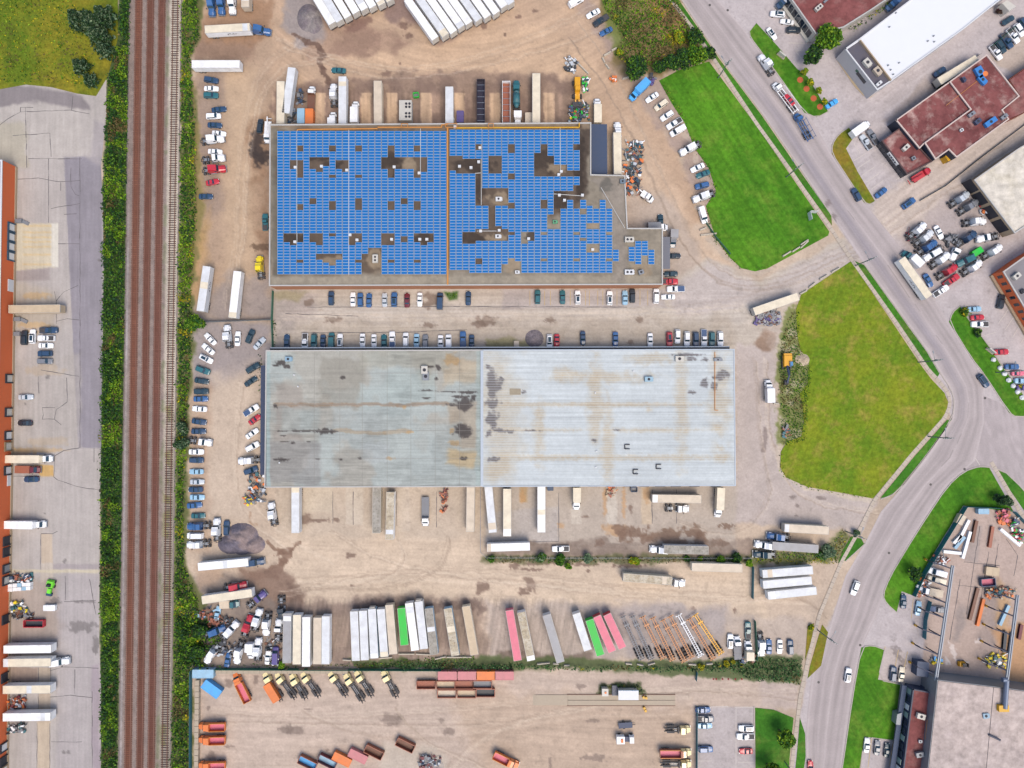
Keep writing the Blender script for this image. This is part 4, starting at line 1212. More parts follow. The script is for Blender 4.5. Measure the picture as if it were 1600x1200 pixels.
gr = tilegaps([(250, 178, 298, 218), (495, 175, 543, 222), (60, 265, 152, 356), (102, 356, 298, 378), (152, 288, 298, 378), (346, 265, 445, 378), (495, 400, 543, 422), (250, 385, 298, 625), (298, 512, 495, 625), (495, 603, 543, 645), (346, 625, 397, 810), (690, 240, 738, 418), (738, 175, 787, 418), (787, 262, 836, 418), (836, 325, 940, 418), (940, 372, 1035, 415), (990, 172, 1035, 213), (985, 487, 1035, 640), (836, 535, 940, 640), (936, 535, 985, 575), (838, 640, 885, 670), (738, 600, 785, 642), (787, 690, 838, 805), (838, 670, 887, 805), (152, 828, 250, 920), (250, 810, 298, 900), (298, 805, 492, 897), (397, 780, 445, 900), (445, 805, 495, 895), (495, 825, 543, 850), (590, 828, 690, 895), (590, 895, 640, 920), (740, 828, 787, 850), (250, 1037, 298, 1055), (738, 1032, 787, 1052), (445, 1080, 495, 1160), (495, 1035, 543, 1160), (543, 1055, 592, 1160), (60, 1120, 200, 1160), (985, 822, 1035, 842), (1035, 650, 1085, 683), (1035, 870, 1085, 892), (1085, 757, 1180, 800), (1085, 915, 1180, 980), (1235, 822, 1280, 845), (985, 1037, 1030, 1052), (1235, 1027, 1280, 1050),
    (1035, 0, 1085, 573), (1085, 0, 1133, 620), (1133, 0, 1181, 640), (1181, 0, 1231, 590), (1231, 0, 1281, 640), (1281, 0, 1340, 950), (1281, 1058, 1340, 1200)], 690, 190, 4.8)
def array(label, x0, cols, y0, rows, gaps):
 cells = []
 for c in range(cols):
  for r in range(rows):
   x, y = x0 + (c + .5) * PXP, y0 + (r + .5) * RYP
   if any(a - 1 < x < b + 1 and e - .8 < y < d + .8 for a, e, b, d in gaps):
    continue
   cells.append((x, y))
 mx, my = x0 + cols * PXP / 2, y0 + rows * RYP / 2
 root = ob('solar_array', None, None, (*P(mx, my, HA), HA))
 tag(root, label, 'solar panels', 'solar arrays on the warehouse roof')
 cells.sort(key=lambda q: math.hypot(q[0] - 800, q[1] - 628))
 for x, y in cells[:300]:
  wx, wy = P(x, y, HA)
  ob('solar_panel', PANEL, root, (wx - root.location.x, wy - root.location.y, 0))
 rest = cells[300:]
 if rest:
  m = MB()
  w, l = PXP * SC * 0.94 / 2, RYP * SC * 0.95 / 2
  e = 0.075
  for x, y in rest:
   wx, wy = P(x, y, HA)
   wx -= root.location.x
   wy -= root.location.y
   m.box(wx - w, wx + w, wy - l, wy + l, 0, .05, 1)
   m.quad((wx - w + e, wy - l + e, .054), (wx + w - e, wy - l + e, .054), (wx + w - e, wy + l - e, .054), (wx - w + e, wy + l - e, .054), 0)
  me = bpy.data.meshes.new('solar_panels')
  me.from_pydata(m.v, [], m.f)
  me.materials.append(M_CELL)
  me.materials.append(M_FRAME)
  me.polygons.foreach_set('material_index', m.m)
  me.update()
  tag(ob('solar_panels', me, root), kind='stuff')
 # legs that carry the rows
 return root
array('large solar array left of the orange conduit on the warehouse roof', PX0, 26, RY0, 49, gl)
array('large ragged solar array right of the orange conduit on the warehouse roof', 690 + 59 / 4.8, 26, 190 + 60 / 4.8, 49, gr)
array('small four-column solar array by itself at the warehouse corner', 982, 4, 376.5, 8, [(981, 370, 992, 387), (981, 411, 992, 430), (1002.5, 400, 1013, 430), (1012.5, 370, 1023, 388)])
# ---- 3. grey warehouse in the middle
HG = 8.0
grey_px = [(416, 548), (753, 547), (1147, 546), (1149, 758.5), (753, 760), (414, 761)]
grey, gw = building('warehouse', 'long grey warehouse, left half dull grey and right half pale ribbed roof', grey_px, HG, M_GREYW, M_ROOFG, None, 0.0, 'warehouse', flat_roof=False)
def paint_grey(p):
 X, Y = p.X, p.Y
 p.C[:] = (184, 191, 186)
 left = X < 753.5
 n = fbm(X, Y, 60, 5)
 tan = smooth((n - 0.46) / 0.12)
 p.C[left] = p.C[left] * (1 - .6 * tan[left])[:, None] + np.array((182, 174, 160)) * (.6 * tan[left])[:, None]
 if left.all():
  for r in ((430, 600, 470, 690, (170, 162, 152)), (420, 690, 500, 756, (160, 158, 154)), (500, 560, 570, 640, (162, 158, 146)), (690, 560, 750, 600, (196, 178, 150)), (700, 630, 748, 700, (180, 164, 142)), (560, 600, 640, 650, (180, 190, 186)), (640, 660, 720, 740, (180, 188, 184)), (565, 690, 610, 720, (184, 190, 188)), (600, 580, 680, 625, (180, 191, 186)), (520, 640, 600, 690, (174, 180, 176)), (440, 636, 500, 676, (176, 182, 176)), (700, 704, 748, 728, (204, 176, 130)), (560, 548, 700, 575, (176, 174, 160))):
   p.poly([(r[0], r[1]), (r[2], r[1]), (r[2], r[3]), (r[0], r[3])], r[4], 0.7, 4, 4, 20)
  p.line([(430, 632), (520, 632), (620, 632), (700, 631)], 2.5, (160, 138, 116), 0.7, 2)
  p.line([(520, 673), (600, 676), (640, 672)], 3, (176, 156, 128), 0.6, 2)
  p.poly([(416, 548), (422, 548), (422, 760), (416, 760)], (172, 190, 188), 0.9, 1.5, 1)
  p.poly([(744, 548), (753, 548), (753, 760), (744, 760)], (176, 190, 186), 0.7, 2, 2)
  D = (86, 80, 78)
  for q in ((727, 630, 17, 9), (708, 632, 10, 2), (724, 674, 13, 9), (724, 716, 6, 2.5), (440, 567, 9, 4), (430, 571, 5, 1.5), (449, 572, 5, 3), (430, 634, 4, 4), (441, 718, 11, 2.5), (507, 674, 12, 4.5), (478, 673, 14, 1.6), (440, 673.5, 8, 1.2), (520, 674, 8, 1.5), (535, 591, 4, 3), (458, 692, 3, 2.5), (482, 690, 3, 1.2), (461, 673, 4, 2), (668, 573, 9, 2.5), (685, 573, 4, 5), (562, 716, 3, 2), (533, 718, 3, 1.2), (497, 717, 4, 1.2), (730, 613, 14, 2), (668, 610, 12, 1.2), (700, 612, 14, 1.3), (682, 592, 3, 2.5), (445, 690, 6, 1), (443, 681, 6, 1), (668, 622, 8, 1.2), (720, 620, 12, 2.2), (740, 621, 4, 4)):
   p.blob(*q, D, 0.88, rough=0.8, soft=0.3)
  for q in ((706, 562, 10, 10), (632, 636, 3, 2.5), (706, 673, 4, 6), (710, 692, 8, 5), (640, 675, 8, 2), (609, 716, 6, 3)):
   p.blob(*q, (196, 158, 108), 0.6, rough=0.8)
  st = vnoise(X / 46, Y / 1.6, 4)
  st2 = vnoise(X / 12, Y / 1.2, 14) * smooth((fbm(X, Y, 50, 15) - .48) / .1)
  p.C *= (1 + (st - 0.5) * 0.09 - st2 * 0.12)[..., None]
 else:
  p.C[:] = (216, 223, 224)
  p.C *= (1 + (fbm(X, Y, 70, 25) - 0.5) * 0.10)[..., None]
  for q in ((850, 632, 120, 3), (1000, 632, 90, 3), (1010, 672, 80, 3), (830, 672, 60, 3), (950, 590, 60, 8), (1065, 630, 9, 80), (950, 700, 8, 60), (1010, 715, 110, 4), (850, 715, 60, 4), (1125, 620, 14, 60), (842, 680, 8, 40), (780, 640, 30, 90), (1020, 560, 30, 8), (880, 585, 18, 9), (1130, 715, 12, 8), (780, 730, 20, 18), (930, 630, 10, 60), (843, 645, 8, 9), (1014, 640, 4, 4), (1120, 668, 5, 4), (1125, 700, 5, 4)):
   p.blob(*q, (206, 188, 158), 0.58, rough=0.9, soft=0.8)
  D = (120, 114, 114)
  for q in ((770, 600, 10, 20), (781, 593, 6, 4), (770, 632, 10, 8), (769, 656, 9, 13), (779, 673, 10, 3), (797, 674, 7, 2.5), (764, 678, 5, 5), (770, 718, 9, 4), (764, 573, 4, 3), (1127, 586, 10, 8), (1118, 590, 5, 3), (1101, 598, 5, 7), (1075, 554, 22, 2.2), (1080, 561, 6, 3), (1102, 562, 5, 3), (1081, 613, 6, 2), (819, 612, 4, 2.5), (929, 688, 4, 3), (963, 672, 5, 1.5), (830, 673, 12, 1.5), (1116, 604, 4, 6)):
   p.blob(*q, D, 0.85, rough=0.9, soft=0.3)
  st = vnoise(X / 60, Y / 1.5, 34)
  p.C *= (1 + (st - 0.5) * 0.10)[..., None]
  rib = (np.sin(Y * 2 * math.pi / 3.9) > 0.6)
  p.C *= (1 - 0.05 * rib)[..., None]
 p.vary(0.03, 6, 44)
painted_roof(grey, [(416, 753, 548, 760.3)], HG - .02, paint_grey, 1.6)
painted_roof(grey, [(753, 1148, 547, 759.6)], HG - .06, paint_grey, 1.6)
coping(grey, [gw[0], gw[1], gw[4], gw[5]], HG - .05, HG + .1, M_COPE, 0.35)
coping(grey, [gw[1], gw[2], gw[3], gw[4]], HG - .05, HG + .08, M_COPEB, 0.35)
mbp = MB()
for i in range(54):
 y = 549.5 + i * 3.9
 a, b = P(757, y, HG), P(1146, y - 0.6, HG)
 mbp.obox(a, b, 0.07, HG - .06, HG + .015)
tag(child_mesh(grey, 'roof_seams', mbp, [paint_mat('roof_seam', alb(206, 218, 226), 0.5, dirt=0.2)]), kind='stuff')
mbp = MB()
for x in (491, 531, 566, 605, 642, 680, 718):
 mbp.obox(P(x, 549, HG), P(x, 760, HG), 0.08, HG - .03, HG + .005)
for y in (583, 632, 673, 716):
 mbp.obox(P(418, y, HG), P(750, y, HG), 0.08, HG - .03, HG + .004)
tag(child_mesh(grey, 'roof_joints', mbp, [paint_mat('roof_joint', alb(150, 146, 140), 0.8)]), kind='stuff')
mbp = MB()
mbp.obox(P(753, 547.5, HG + .3), P(753, 759.5, HG + .3), 0.9, HG - .05, HG + .35)
child_mesh(grey, 'ridge_cap', mbp, [M_COPEB])
mbp = MB()
pts = [P(x, y, 4.0) for x, y in ((407.5, 571), (416, 571), (414.5, 742), (406.5, 742))]
mbp.prism(pts, 3.6, 4.0)
child_mesh(grey, 'side_canopy', mbp, [M_NAVY])
mbp = MB()
mbp.obox(P(422, 545, 5.0), P(1140, 543.2, 5.0), 0.9, 4.6, 5.0)
child_mesh(grey, 'dark_wall_strip', mbp, [M_DARK])  # narrow dark strip just outside the north wall
mbp = MB()
mbp.obox(P(422, 543.4, 6.0), P(1140, 541.6, 6.0), 0.35, 5.4, 5.7)
child_mesh(grey, 'pale_wall_strip', mbp, [M_COPEB])  # pale line along the outer side of the dark strip
mbp = MB()
for a, b in (((1117, 550), (1117, 641)), ((1117, 641), (1122, 641))):
 mbp.beam(V(*a, HG + .1), V(*b, HG + .1), 0.10)
child_mesh(grey, 'gas_pipe', mbp, [M_ORANGEP])
gd = (V(900, 760, 0) - V(800, 760, 0)).normalized()
for x in (461, 478, 540, 560, 588, 609, 625, 664, 695, 715, 735, 766, 792, 818, 846, 872, 900, 928, 955, 985, 1010, 1035, 1060, 1090, 1124):
 b_ = V(x, 760, HG)
 dock(grey, Vector((b_.x, b_.y - .2, 0)), Vector((1, 0, 0)), Vector((0, -1, 0)), 2.4, 2.7, M_SHELT, M_GREYM, 0.35)
hvac(450, 561, HG, 1.5, 2.0, 0, 'blue-white air unit beside dark patches at the grey roof corner', paint_mat('pale_blue_unit', alb(150, 184, 206), 0.5), 0.9)
hvac(663, 578, HG, 2.0, 2.4, 90, 'upper white air unit on the dull grey roof half', M_OFFW, 1.2)
hvac(665, 588, HG, 2.0, 2.6, 90, 'lower blue-grey air unit touching a white one on the grey roof', M_GREYM, 1.1)
hvac(1014, 592.5, HG, 1.6, 2.5, 0, 'pale blue air unit standing alone on the ribbed white roof', paint_mat('pale_blue_unit2', alb(160, 196, 216), 0.5), 1.1)
hvac(1062, 560.5, HG, 1.8, 2.6, 0, 'pale air unit beside a brown stain near the ribbed roof top edge', M_OFFW, 0.9)
hvac(1122, 562, HG, 1.0, 2.4, 0, 'flat grey unit by the orange pipe at the ribbed roof corner', M_GREYM, 0.7)
for (x, y) in ((980, 698), (1029, 729), (993, 737)):
 m2 = MB()
 for a, b in (((-.8, -.7), (.8, -.7)), ((-.8, .7), (.8, .7)), ((-.8, -.7), (-.8, .7))):
  p = V(x, y, HG)
  m2.obox((p.x + a[0], p.y + a[1]), (p.x + b[0], p.y + b[1]), 0.25, HG - .05, HG + .4)
 child_mesh(grey, 'roof_hatch_curb', m2, [M_DARK])
m2 = MB()
p = V(805, 612, HG)
m2.box(p.x - 1.8, p.x + 1.8, p.y - 1.0, p.y + 1.0, HG - .05, HG + .05)
child_mesh(grey, 'roof_patch', m2, [paint_mat('roof_patch_brown', alb(176, 164, 140), 0.8, dirt=0.5)])
for (x, y) in ((466, 604), (930, 614), (932, 705), (931, 730), (460, 586), (437, 723), (990, 580)):
 m2 = MB()
 p = V(x, y, HG)
 m2.tube((p.x, p.y, HG - .05), (p.x, p.y, HG + .5), 0.25, 8)
 child_mesh(grey, 'roof_vent', m2, [M_WHITE])
# ---- 4. maroon-roofed building, top
M_MAROON = grass_mat('maroon_roof', alb(150, 94, 92), alb(138, 82, 80), alb(172, 140, 132), s1=0.04, s2=0.5)
M_MAROON2 = grass_mat('maroon_roof_worn', alb(146, 90, 88), alb(126, 76, 76), alb(206, 182, 172), s1=0.06, s2=0.35)
HM = 5.5
rpx = [(1237, -2), (1274, 50), (1319, 41.5), (1360, 15), (1404, -18), (1420, -60), (1240, -60), (1228, -20)]
mar, mw = building('office_building', 'low maroon-roofed office building at the top with a windowed white front', [(1234, -6), (1275, 52), (1318, 42), (1361, 15), (1420, -25), (1380, -90), (1290, -90)], HM, M_OFFW, M_MAROON, M_COPE)
f0, f1 = V(1234, -6, HM), V(1275, 52, HM)
u = (f1 - f0).normalized()
nrm = Vector((-u.y, u.x, 0))
if nrm.dot(Vector((-1, -1, 0))) < 0:
 nrm = -nrm
for k in range(7):
 t = 0.06 + k * 0.135
 c = f0.lerp(f1, t) + nrm * .18
 m2 = MB()
 m2.obox(tuple((c - u * .9)[:2]), tuple((c + u * .9)[:2]), 0.1, 1.0, 4.2)
 child_mesh(mar, 'window', m2, [M_WINDOW])
m2 = MB()
m2.obox(tuple((f0 + nrm * .7)[:2]), tuple((f1 + nrm * .7)[:2]), 1.0, 0, .9)
child_mesh(mar, 'front_planter', m2, [M_OFFW])
hvac(1280, 11, HM - .3, 1.4, 2.6, 40, 'white air unit on the maroon roof at the top', M_OFFW, 1.2, 2)
hvac(1293, -1, HM - .3, 0.6, 3.0, 40, 'thin grey duct unit behind the white one on the top maroon roof', M_GREYM, .7)
# ---- 5. white-roofed building
HW = 7.0
M_WHITER = paint_mat('white_membrane', alb(246, 249, 253), 0.6, dirt=0.04, dscale=0.3)
wpx = [(1321.5, 76), (1343, 61), (1423, 0), (1520, -75), (1640, -55), (1561, 0), (1506, 44), (1392.5, 125.6), (1371, 139.7)]
wb, ww = building('white_roof_building', 'large building with a bright white roof and grey front bay, upper right', wpx, HW, paint_mat('pale_grey_panel', alb(206, 206, 210), 0.6, dirt=0.1), M_WHITER, M_WHITE, 0.3)
# sunken plant court behind the front parapet
court = [P(x, y, HW) for x, y in ((1324, 76.5), (1343.5, 63.5), (1391.5, 125.4), (1371.3, 137.5))]
m2 = MB()
m2.prism(court, HW - .32, HW - .26)
child_mesh(wb, 'plant_court', m2, [paint_mat('court_deck', alb(96, 94, 108), 0.8, dirt=0.4, dscale=0.6)])
m2 = MB()
m2.obox(P(1344, 62.5, HW + .5), P(1392.5, 125.5, HW + .5), 0.35, HW - .3, HW + .7)
child_mesh(wb, 'court_parapet', m2, [M_BEIGEW])
hvac(1356, 97, HW - .3, 2.0, 2.6, -52, 'cream air unit higher up in the white building plant court', M_OFFW, 1.3)
hvac(1372, 110, HW - .3, 2.0, 2.6, -52, 'beige air unit lower down in the white building plant court', paint_mat('beige_unit', alb(206, 190, 170), .6), 1.3)
hvac(1374, 130, HW - .3, 1.0, 2.0, 40, 'small white duct unit at the bottom of the plant court', M_WHITE, .8)
a_, b_ = V(1322, 76, HW), V(1371, 139.5, HW)
u = (b_ - a_).normalized()
nrm = Vector((u.y, -u.x, 0))
if nrm.x > 0:
 nrm = -nrm
m2 = MB()
c = a_.lerp(b_, .62) + nrm * .2
m2.obox(tuple((c - u * 2.2)[:2]), tuple((c + u * 2.2)[:2]), 0.12, 3.6, 5.2)
child_mesh(wb, 'front_window', m2, [M_WINDOW])
m2 = MB()
c = a_.lerp(b_, .47) + nrm * .2
m2.obox(tuple((c - u * .6)[:2]), tuple((c + u * .6)[:2]), 0.1, 4.2, 5.4)
child_mesh(wb, 'wall_sign', m2, [paint_mat('sign_green', alb(60, 110, 90), .5)])
m2 = MB()
apr = [P(x, y) for x, y in ((1305, 91), (1312, 88), (1368, 146), (1359, 153), (1348, 149), (1334, 134))]
m2.prism(apr, 0, .14)
child_mesh(wb, 'front_walk', m2, [paint_mat('beige_walk', alb(206, 184, 150), .85)])
m2 = MB()
for (x, y) in ((1390, 42), (1400, 20), (1459, 56), (1460, 65), (1405, 98), (1388, 102), (1392, 109), (1396, 116), (1450, 64)):
 p = V(x, y, HW)
 m2.tube((p.x, p.y, HW - .3), (p.x, p.y, HW + .25), .22, 7)
child_mesh(wb, 'roof_vents', m2, [M_GREYM])
m2 = MB()
pts = [P(x, y, 4) for x, y in ((1566, 5), (1574, 0), (1588, 10), (1577, 17))]
m2.prism(pts, 0, 4)
child_mesh(wb, 'side_annex', m2, [M_OFFW])
# ---- 6. maroon pair with stepped fronts
HP = 6.0
p2, _ = building('brown_roof_building', 'maroon-roofed workshop with blue roof machines and an L-shaped roof', [(1484.7, 127.5), (1542, 86), (1592.5, 150), (1566, 171.6), (1576, 186), (1495, 245), (1483, 233), (1462, 248), (1445.7, 223), (1517.5, 170.6)], HP, paint_mat('dark_slate_wall', alb(44, 54, 74), .7), M_MAROON2, paint_mat('cream_coping', alb(226, 206, 196), .6))
p1, _ = building('brown_roof_building', 'maroon-roofed workshop with a whitish worn patch beside the driveway', [(1401, 187.5), (1484.2, 127.9), (1516.8, 171), (1445, 222.6), (1437, 231)], HP - .4, paint_mat('dark_slate_wall', alb(44, 54, 74), .7), M_MAROON2, paint_mat('cream_coping', alb(226, 206, 196), .6))
p3, _ = building('front_office', 'low maroon-roofed front office with a dark glass face and white sign', [(1379, 220), (1408, 199), (1456, 252), (1418, 271.5)], 4.2, M_DARK, M_MAROON2, paint_mat('dark_coping', alb(90, 64, 66), .6))
a_, b_ = V(1379, 220, 4.2), V(1418, 271.5, 4.2)
u = (b_ - a_).normalized()
nrm = Vector((u.y, -u.x, 0))
if nrm.x > 0:
 nrm = -nrm
m2 = MB()
c = a_.lerp(b_, .5) + nrm * .3
m2.obox(tuple((c - u * 2.6)[:2]), tuple((c + u * 2.6)[:2]), 0.3, 2.6, 4.0)
sg = child_mesh(p3, 'sign_board', m2, [M_WHITE])
for k in range(4):
 m2 = MB()
 cc = c + u * (-1.6 + k * 1.0) + nrm * .17
 m2.obox(tuple((cc - u * .32)[:2]), tuple((cc + u * .32)[:2]), 0.05, 2.95, 3.6)
 child_mesh(p3, 'sign_letter', m2, [M_DARK], sg)
for k in range(8):
 c = a_.lerp(b_, .07 + k * .125) + nrm * .16
 m2 = MB()
 m2.obox(tuple((c - u * .75)[:2]), tuple((c + u * .75)[:2]), 0.06, .5, 2.4)
 child_mesh(p3, 'window', m2, [M_WINDOW])
hvac(1416.5, 230, 4.0, 1.4, 2.4, 42, 'cream air unit on the low front office roof', M_OFFW, 1.2)
hvac(1428, 247, 4.0, 1.2, 1.2, 30, 'little pale unit beside the cream one on the front office', M_GREYM, .8)
m2 = MB()
m2.obox(P(1462, 176), P(1522, 128.5), .12, HP - .3, HP - .2)
child_mesh(p2, 'gas_pipe', m2, [M_ORANGEP])
m2 = MB()
pts = [P(x, y, 3) for x, y in ((1477, 244), (1484, 232), (1496, 245), (1482, 252))]
m2.prism(pts, 0, 3)
child_mesh(p2, 'yellow_lean_to', m2, [M_YEL])
p4, _ = building('brown_roof_building', 'plain maroon-roofed shed at the right edge behind the workshop', [(1594, 148), (1578, 124), (1600, 108), (1680, 60), (1710, 100), (1640, 150), (1600, 176), (1578, 186), (1568, 172)], 4.6, paint_mat('red_brick_wall', alb(150, 80, 62), .85), M_MAROON, None)
hvac(1503, 203, HP - .3, 1.0, 1.0, 30, 'small white vent cube on the L-shaped maroon roof', M_WHITE, .7)
for x, y in ((1519, 178), (1570, 182)):
 hvac(x, y, HP - .3, 1.2, 2.4, 36, 'grey duct unit on the maroon roof near ' + ('the blue truck cab' if x == 1519 else 'its lower right corner'), M_GREYM, .8)
# ---- 7. cream-roofed truck garage
M_CREAM = grass_mat('cream_roof', alb(236, 228, 214), alb(228, 220, 206), alb(206, 196, 172), s1=0.05, s2=0.4)
HT = 6.0
tg, _ = building('truck_garage', 'cream-roofed truck garage with open dark bays facing the parked tractors', [(1523.6, 281), (1591, 233), (1690, 175), (1760, 260), (1650, 322), (1586, 363.5)], HT, M_BEIGEW, M_CREAM, M_COPE)
a_, b_ = V(1523.6, 281, HT), V(1586, 363.5, HT)
u = (b_ - a_).normalized()
nrm = Vector((u.y, -u.x, 0))
if nrm.x > 0:
 nrm = -nrm
for t in (.06, .3, .56, .82):
 c = a_.lerp(b_, t) + nrm * .17
 m2 = MB()
 m2.obox(tuple((c - u * 2.3)[:2]), tuple((c + u * 2.3)[:2]), 0.1, 0.1, 4.8)
 child_mesh(tg, 'bay_shade_panel', m2, [M_DARK])  # flat dark panel, stands in for the shade inside an open bay
# ---- 8. orange brick building, right edge
HO = 6.0
obd, _ = building('brick_building', 'orange brick building with a grey roof at the right edge', [(1568.5, 424.5), (1600, 402), (1720, 330), (1760, 480), (1660, 545), (1625, 520)], HO, M_BRICKO, M_ROOFG, M_COPE)
a_, b_ = V(1568.5, 424.5, HO), V(1625, 520, HO)
u = (b_ - a_).normalized()
nrm = Vector((u.y, -u.x, 0))
if nrm.x > 0:
 nrm = -nrm
for k in range(8):
 c = a_.lerp(b_, .06 + k * .115) + nrm * .16
 m2 = MB()
 m2.obox(tuple((c - u * .5)[:2]), tuple((c + u * .5)[:2]), 0.08, 2.2, 4.6)
 child_mesh(obd, 'window', m2, [M_WINDOW])
m2 = MB()
m2.obox(tuple((a_ + nrm * .6)[:2]), tuple((b_ + nrm * .6)[:2]), 0.8, 0, .9)
child_mesh(obd, 'planter_wall', m2, [M_BEIGEW])
hvac(1590, 431, HO - .3, 1.6, 2.4, 40, 'grey air unit on the roof of the orange brick building', M_OFFW, 1.3)
hvac(1599, 455, HO - .3, 1.2, 1.4, 30, 'dark square unit on the orange brick building at the edge', M_DARK, .8)
# ---- 9. fabrication shop, lower right
HF = 8.5
M_BEIGER = grass_mat('beige_roof', alb(206, 190, 182), alb(196, 182, 176), alb(184, 170, 168), s1=0.03, s2=0.4)
fs, fw = building('fabrication_shop', 'big beige flat-roofed fabrication shop in the lower right corner', [(1465.5, 1063), (1553, 1073.5), (1700, 1093), (1680, 1290), (1440, 1290), (1450, 1205)], HF, M_GREYM, M_BEIGER, None, 0.0)
m2 = MB()
m2.obox(P(1552.5, 1074, HF), P(1533, 1290, HF), .14, HF - .03, HF + .04)
child_mesh(fs, 'roof_joint', m2, [M_DARK])
of, _ = building('office_wing', 'maroon-roofed office wing with a dark glazed side in front of the shop', [(1427.5, 1077.5), (1462, 1084), (1446, 1290), (1400, 1290), (1413, 1195)], 5.2, M_NAVY, M_MAROON, paint_mat('navy_coping', alb(64, 70, 92), .6))
a_, b_ = V(1427.5, 1077.5, 5.2), V(1404, 1240, 5.2)
u = (b_ - a_).normalized()
nrm = Vector((u.y, -u.x, 0))
if nrm.x > 0:
 nrm = -nrm
for k in range(13):
 c = a_.lerp(b_, .04 + k * .075) + nrm * .18
 m2 = MB()
 m2.obox(tuple((c - u * .85)[:2]), tuple((c + u * .85)[:2]), 0.12, .8, 4.3)
 child_mesh(of, 'window', m2, [paint_mat('green_glass', alb(150, 176, 168), .2) if k % 3 == 0 else M_WHITE if k in (2, 10) else M_WINDOW])
m2 = MB()
m2.obox(tuple((a_ + nrm * 1.4)[:2]), tuple((b_ + nrm * 1.4)[:2]), 1.6, 2.2, 2.5)
child_mesh(of, 'eaves_canopy', m2, [M_SLATE])
m2 = MB()
m2.prism([P(x, y, 3) for x, y in ((1402, 1116), (1409, 1114), (1407, 1133), (1400, 1132))], 0, 3)
child_mesh(of, 'entrance_porch', m2, [M_GREYM])
m2 = MB()
m2.beam(V(1449, 1125, 5.6), V(1442, 1200, 5.6), .1)
m2.beam(V(1442, 1200, 5.6), V(1440, 1290, 5.6), .1)
child_mesh(of, 'gas_pipe', m2, [M_ORANGEP])
hvac(1440, 1120, 5.0, 1.7, 2.6, -15, 'grey-white air unit upper on the office wing roof', M_OFFW, 1.2)
hvac(1438.5, 1159, 5.0, .9, .9, 0, 'small round-ish white vent box midway on the office wing', M_WHITE, .7)
hvac(1438, 1180, 5.0, 1.5, 2.4, 10, 'pale air unit lower on the office wing roof', M_GREYM, 1.2)
hvac(1541, 1119, HF, 1.6, 1.8, 5, 'pale blue flat unit on the beige shop roof', paint_mat('pale_blue_unit', alb(150, 184, 206), 0.5), .5)
m2 = MB()
p = V(1552, 1151, HF)
m2.tube((p.x - 1.6, p.y + .7, HF + .3), (p.x + 1.6, p.y - .7, HF + .9), .35, 8)
child_mesh(fs, 'exhaust_pipe', m2, [paint_mat('dark_pipe', alb(80, 84, 100), .5)])
m2 = MB()
m2.tube(V(1573, 1062, HF + 1), V(1570, 1107, HF + 1), .75, 10)
m2.tube(V(1566, 1062, HF + 1), V(1573, 1062, HF + 1), .75, 10)
child_mesh(fs, 'exhaust_duct', m2, [paint_mat('duct_blue', alb(120, 134, 158), .4, .3)])
m2 = MB()
m2.box(*(lambda p: (p.x - 1.6, p.x + 1.6, p.y - 1.0, p.y + 1.0))(V(1565, 1105, HF)), HF, HF + 1.2)
child_mesh(fs, 'duct_fan', m2, [M_YEL])
# shed and lean-to between yard and shop
gs = ob('grey_shed', None, None, (*P(1443, 1046), 0))
tag(gs, 'blue-grey box shed by the yellow crane brackets at the shop', 'shed')
m2 = MB().prism([P(x, y, 3.4) for x, y in ((1434, 1034), (1451.5, 1036), (1451, 1058), (1432.5, 1056))], 0, 3.3)
child_mesh(gs, 'wall', m2, [M_SLATE])
m2 = MB().prism([P(x, y, 3.6) for x, y in ((1434, 1033.5), (1452, 1035.5), (1451.5, 1058.5), (1432.5, 1056.5))], 3.3, 3.5)
child_mesh(gs, 'roof', m2, [paint_mat('shed_roof', alb(92, 104, 128), .6)])
m2 = MB().prism([P(x, y, 2.4) for x, y in ((1452, 1058), (1464, 1064), (1462, 1082), (1444, 1076))], 0, 2.4)
child_mesh(fs, 'lean_to', m2, [M_NAVY])
# crane runway over the yard
M_CRANE = paint_mat('crane_beam', alb(172, 182, 194), .5, .2)
M_CRANED = paint_mat('crane_dark', alb(58, 66, 92), .6)
def runway(x0, y0, x1, y1, arms, side, label):
 z = 7.5
 a, b = V(x0, y0, z), V(x1, y1, z)
 root = ob('crane_runway', None, None, ((a.x + b.x) / 2, (a.y + b.y) / 2, 0))
 tag(root, label, 'crane runway', 'overhead crane runways in the fabrication yard')
 m = MB()
 m.obox(tuple(a[:2]), tuple(b[:2]), .9, z - .6, z)
 child_mesh(root, 'runway_beam', m, [M_CRANE])
 m = MB()
 m.obox(tuple(a[:2]), tuple(b[:2]), .2, z, z + .12)
 child_mesh(root, 'rail', m, [M_CRANED])
 n = len(arms)
 for t in arms:
  p = a.lerp(b, t)
  q = p + Vector((side * 4.8, 1.6, 0))
  m = MB()
  m.tube((q.x, q.y, 0), (q.x, q.y, 5.2), .22, 6)
  m.beam((p.x, p.y, z - .75), (q.x, q.y, 5.0), .16)
  m.tube((p.x, p.y, 0), (p.x, p.y, z - .6), .2, 6)
  child_mesh(root, 'support_frame', m, [M_CRANED])
  m = MB()
  m.tube((q.x, q.y, 0.1), (q.x, q.y, 1.3), .38, 8)
  child_mesh(root, 'bollard', m, [M_YEL])
runway(1489.5, 884, 1463, 1064, (.03, .19, .33, .46, .62, .78, .95), -1, 'pale crane runway beam nearest the road in the fabrication yard')
runway(1591, 930, 1573, 1072, (.06, .24, .45, .64, .84), -1, 'crane runway beam at the far right of the fabrication yard')
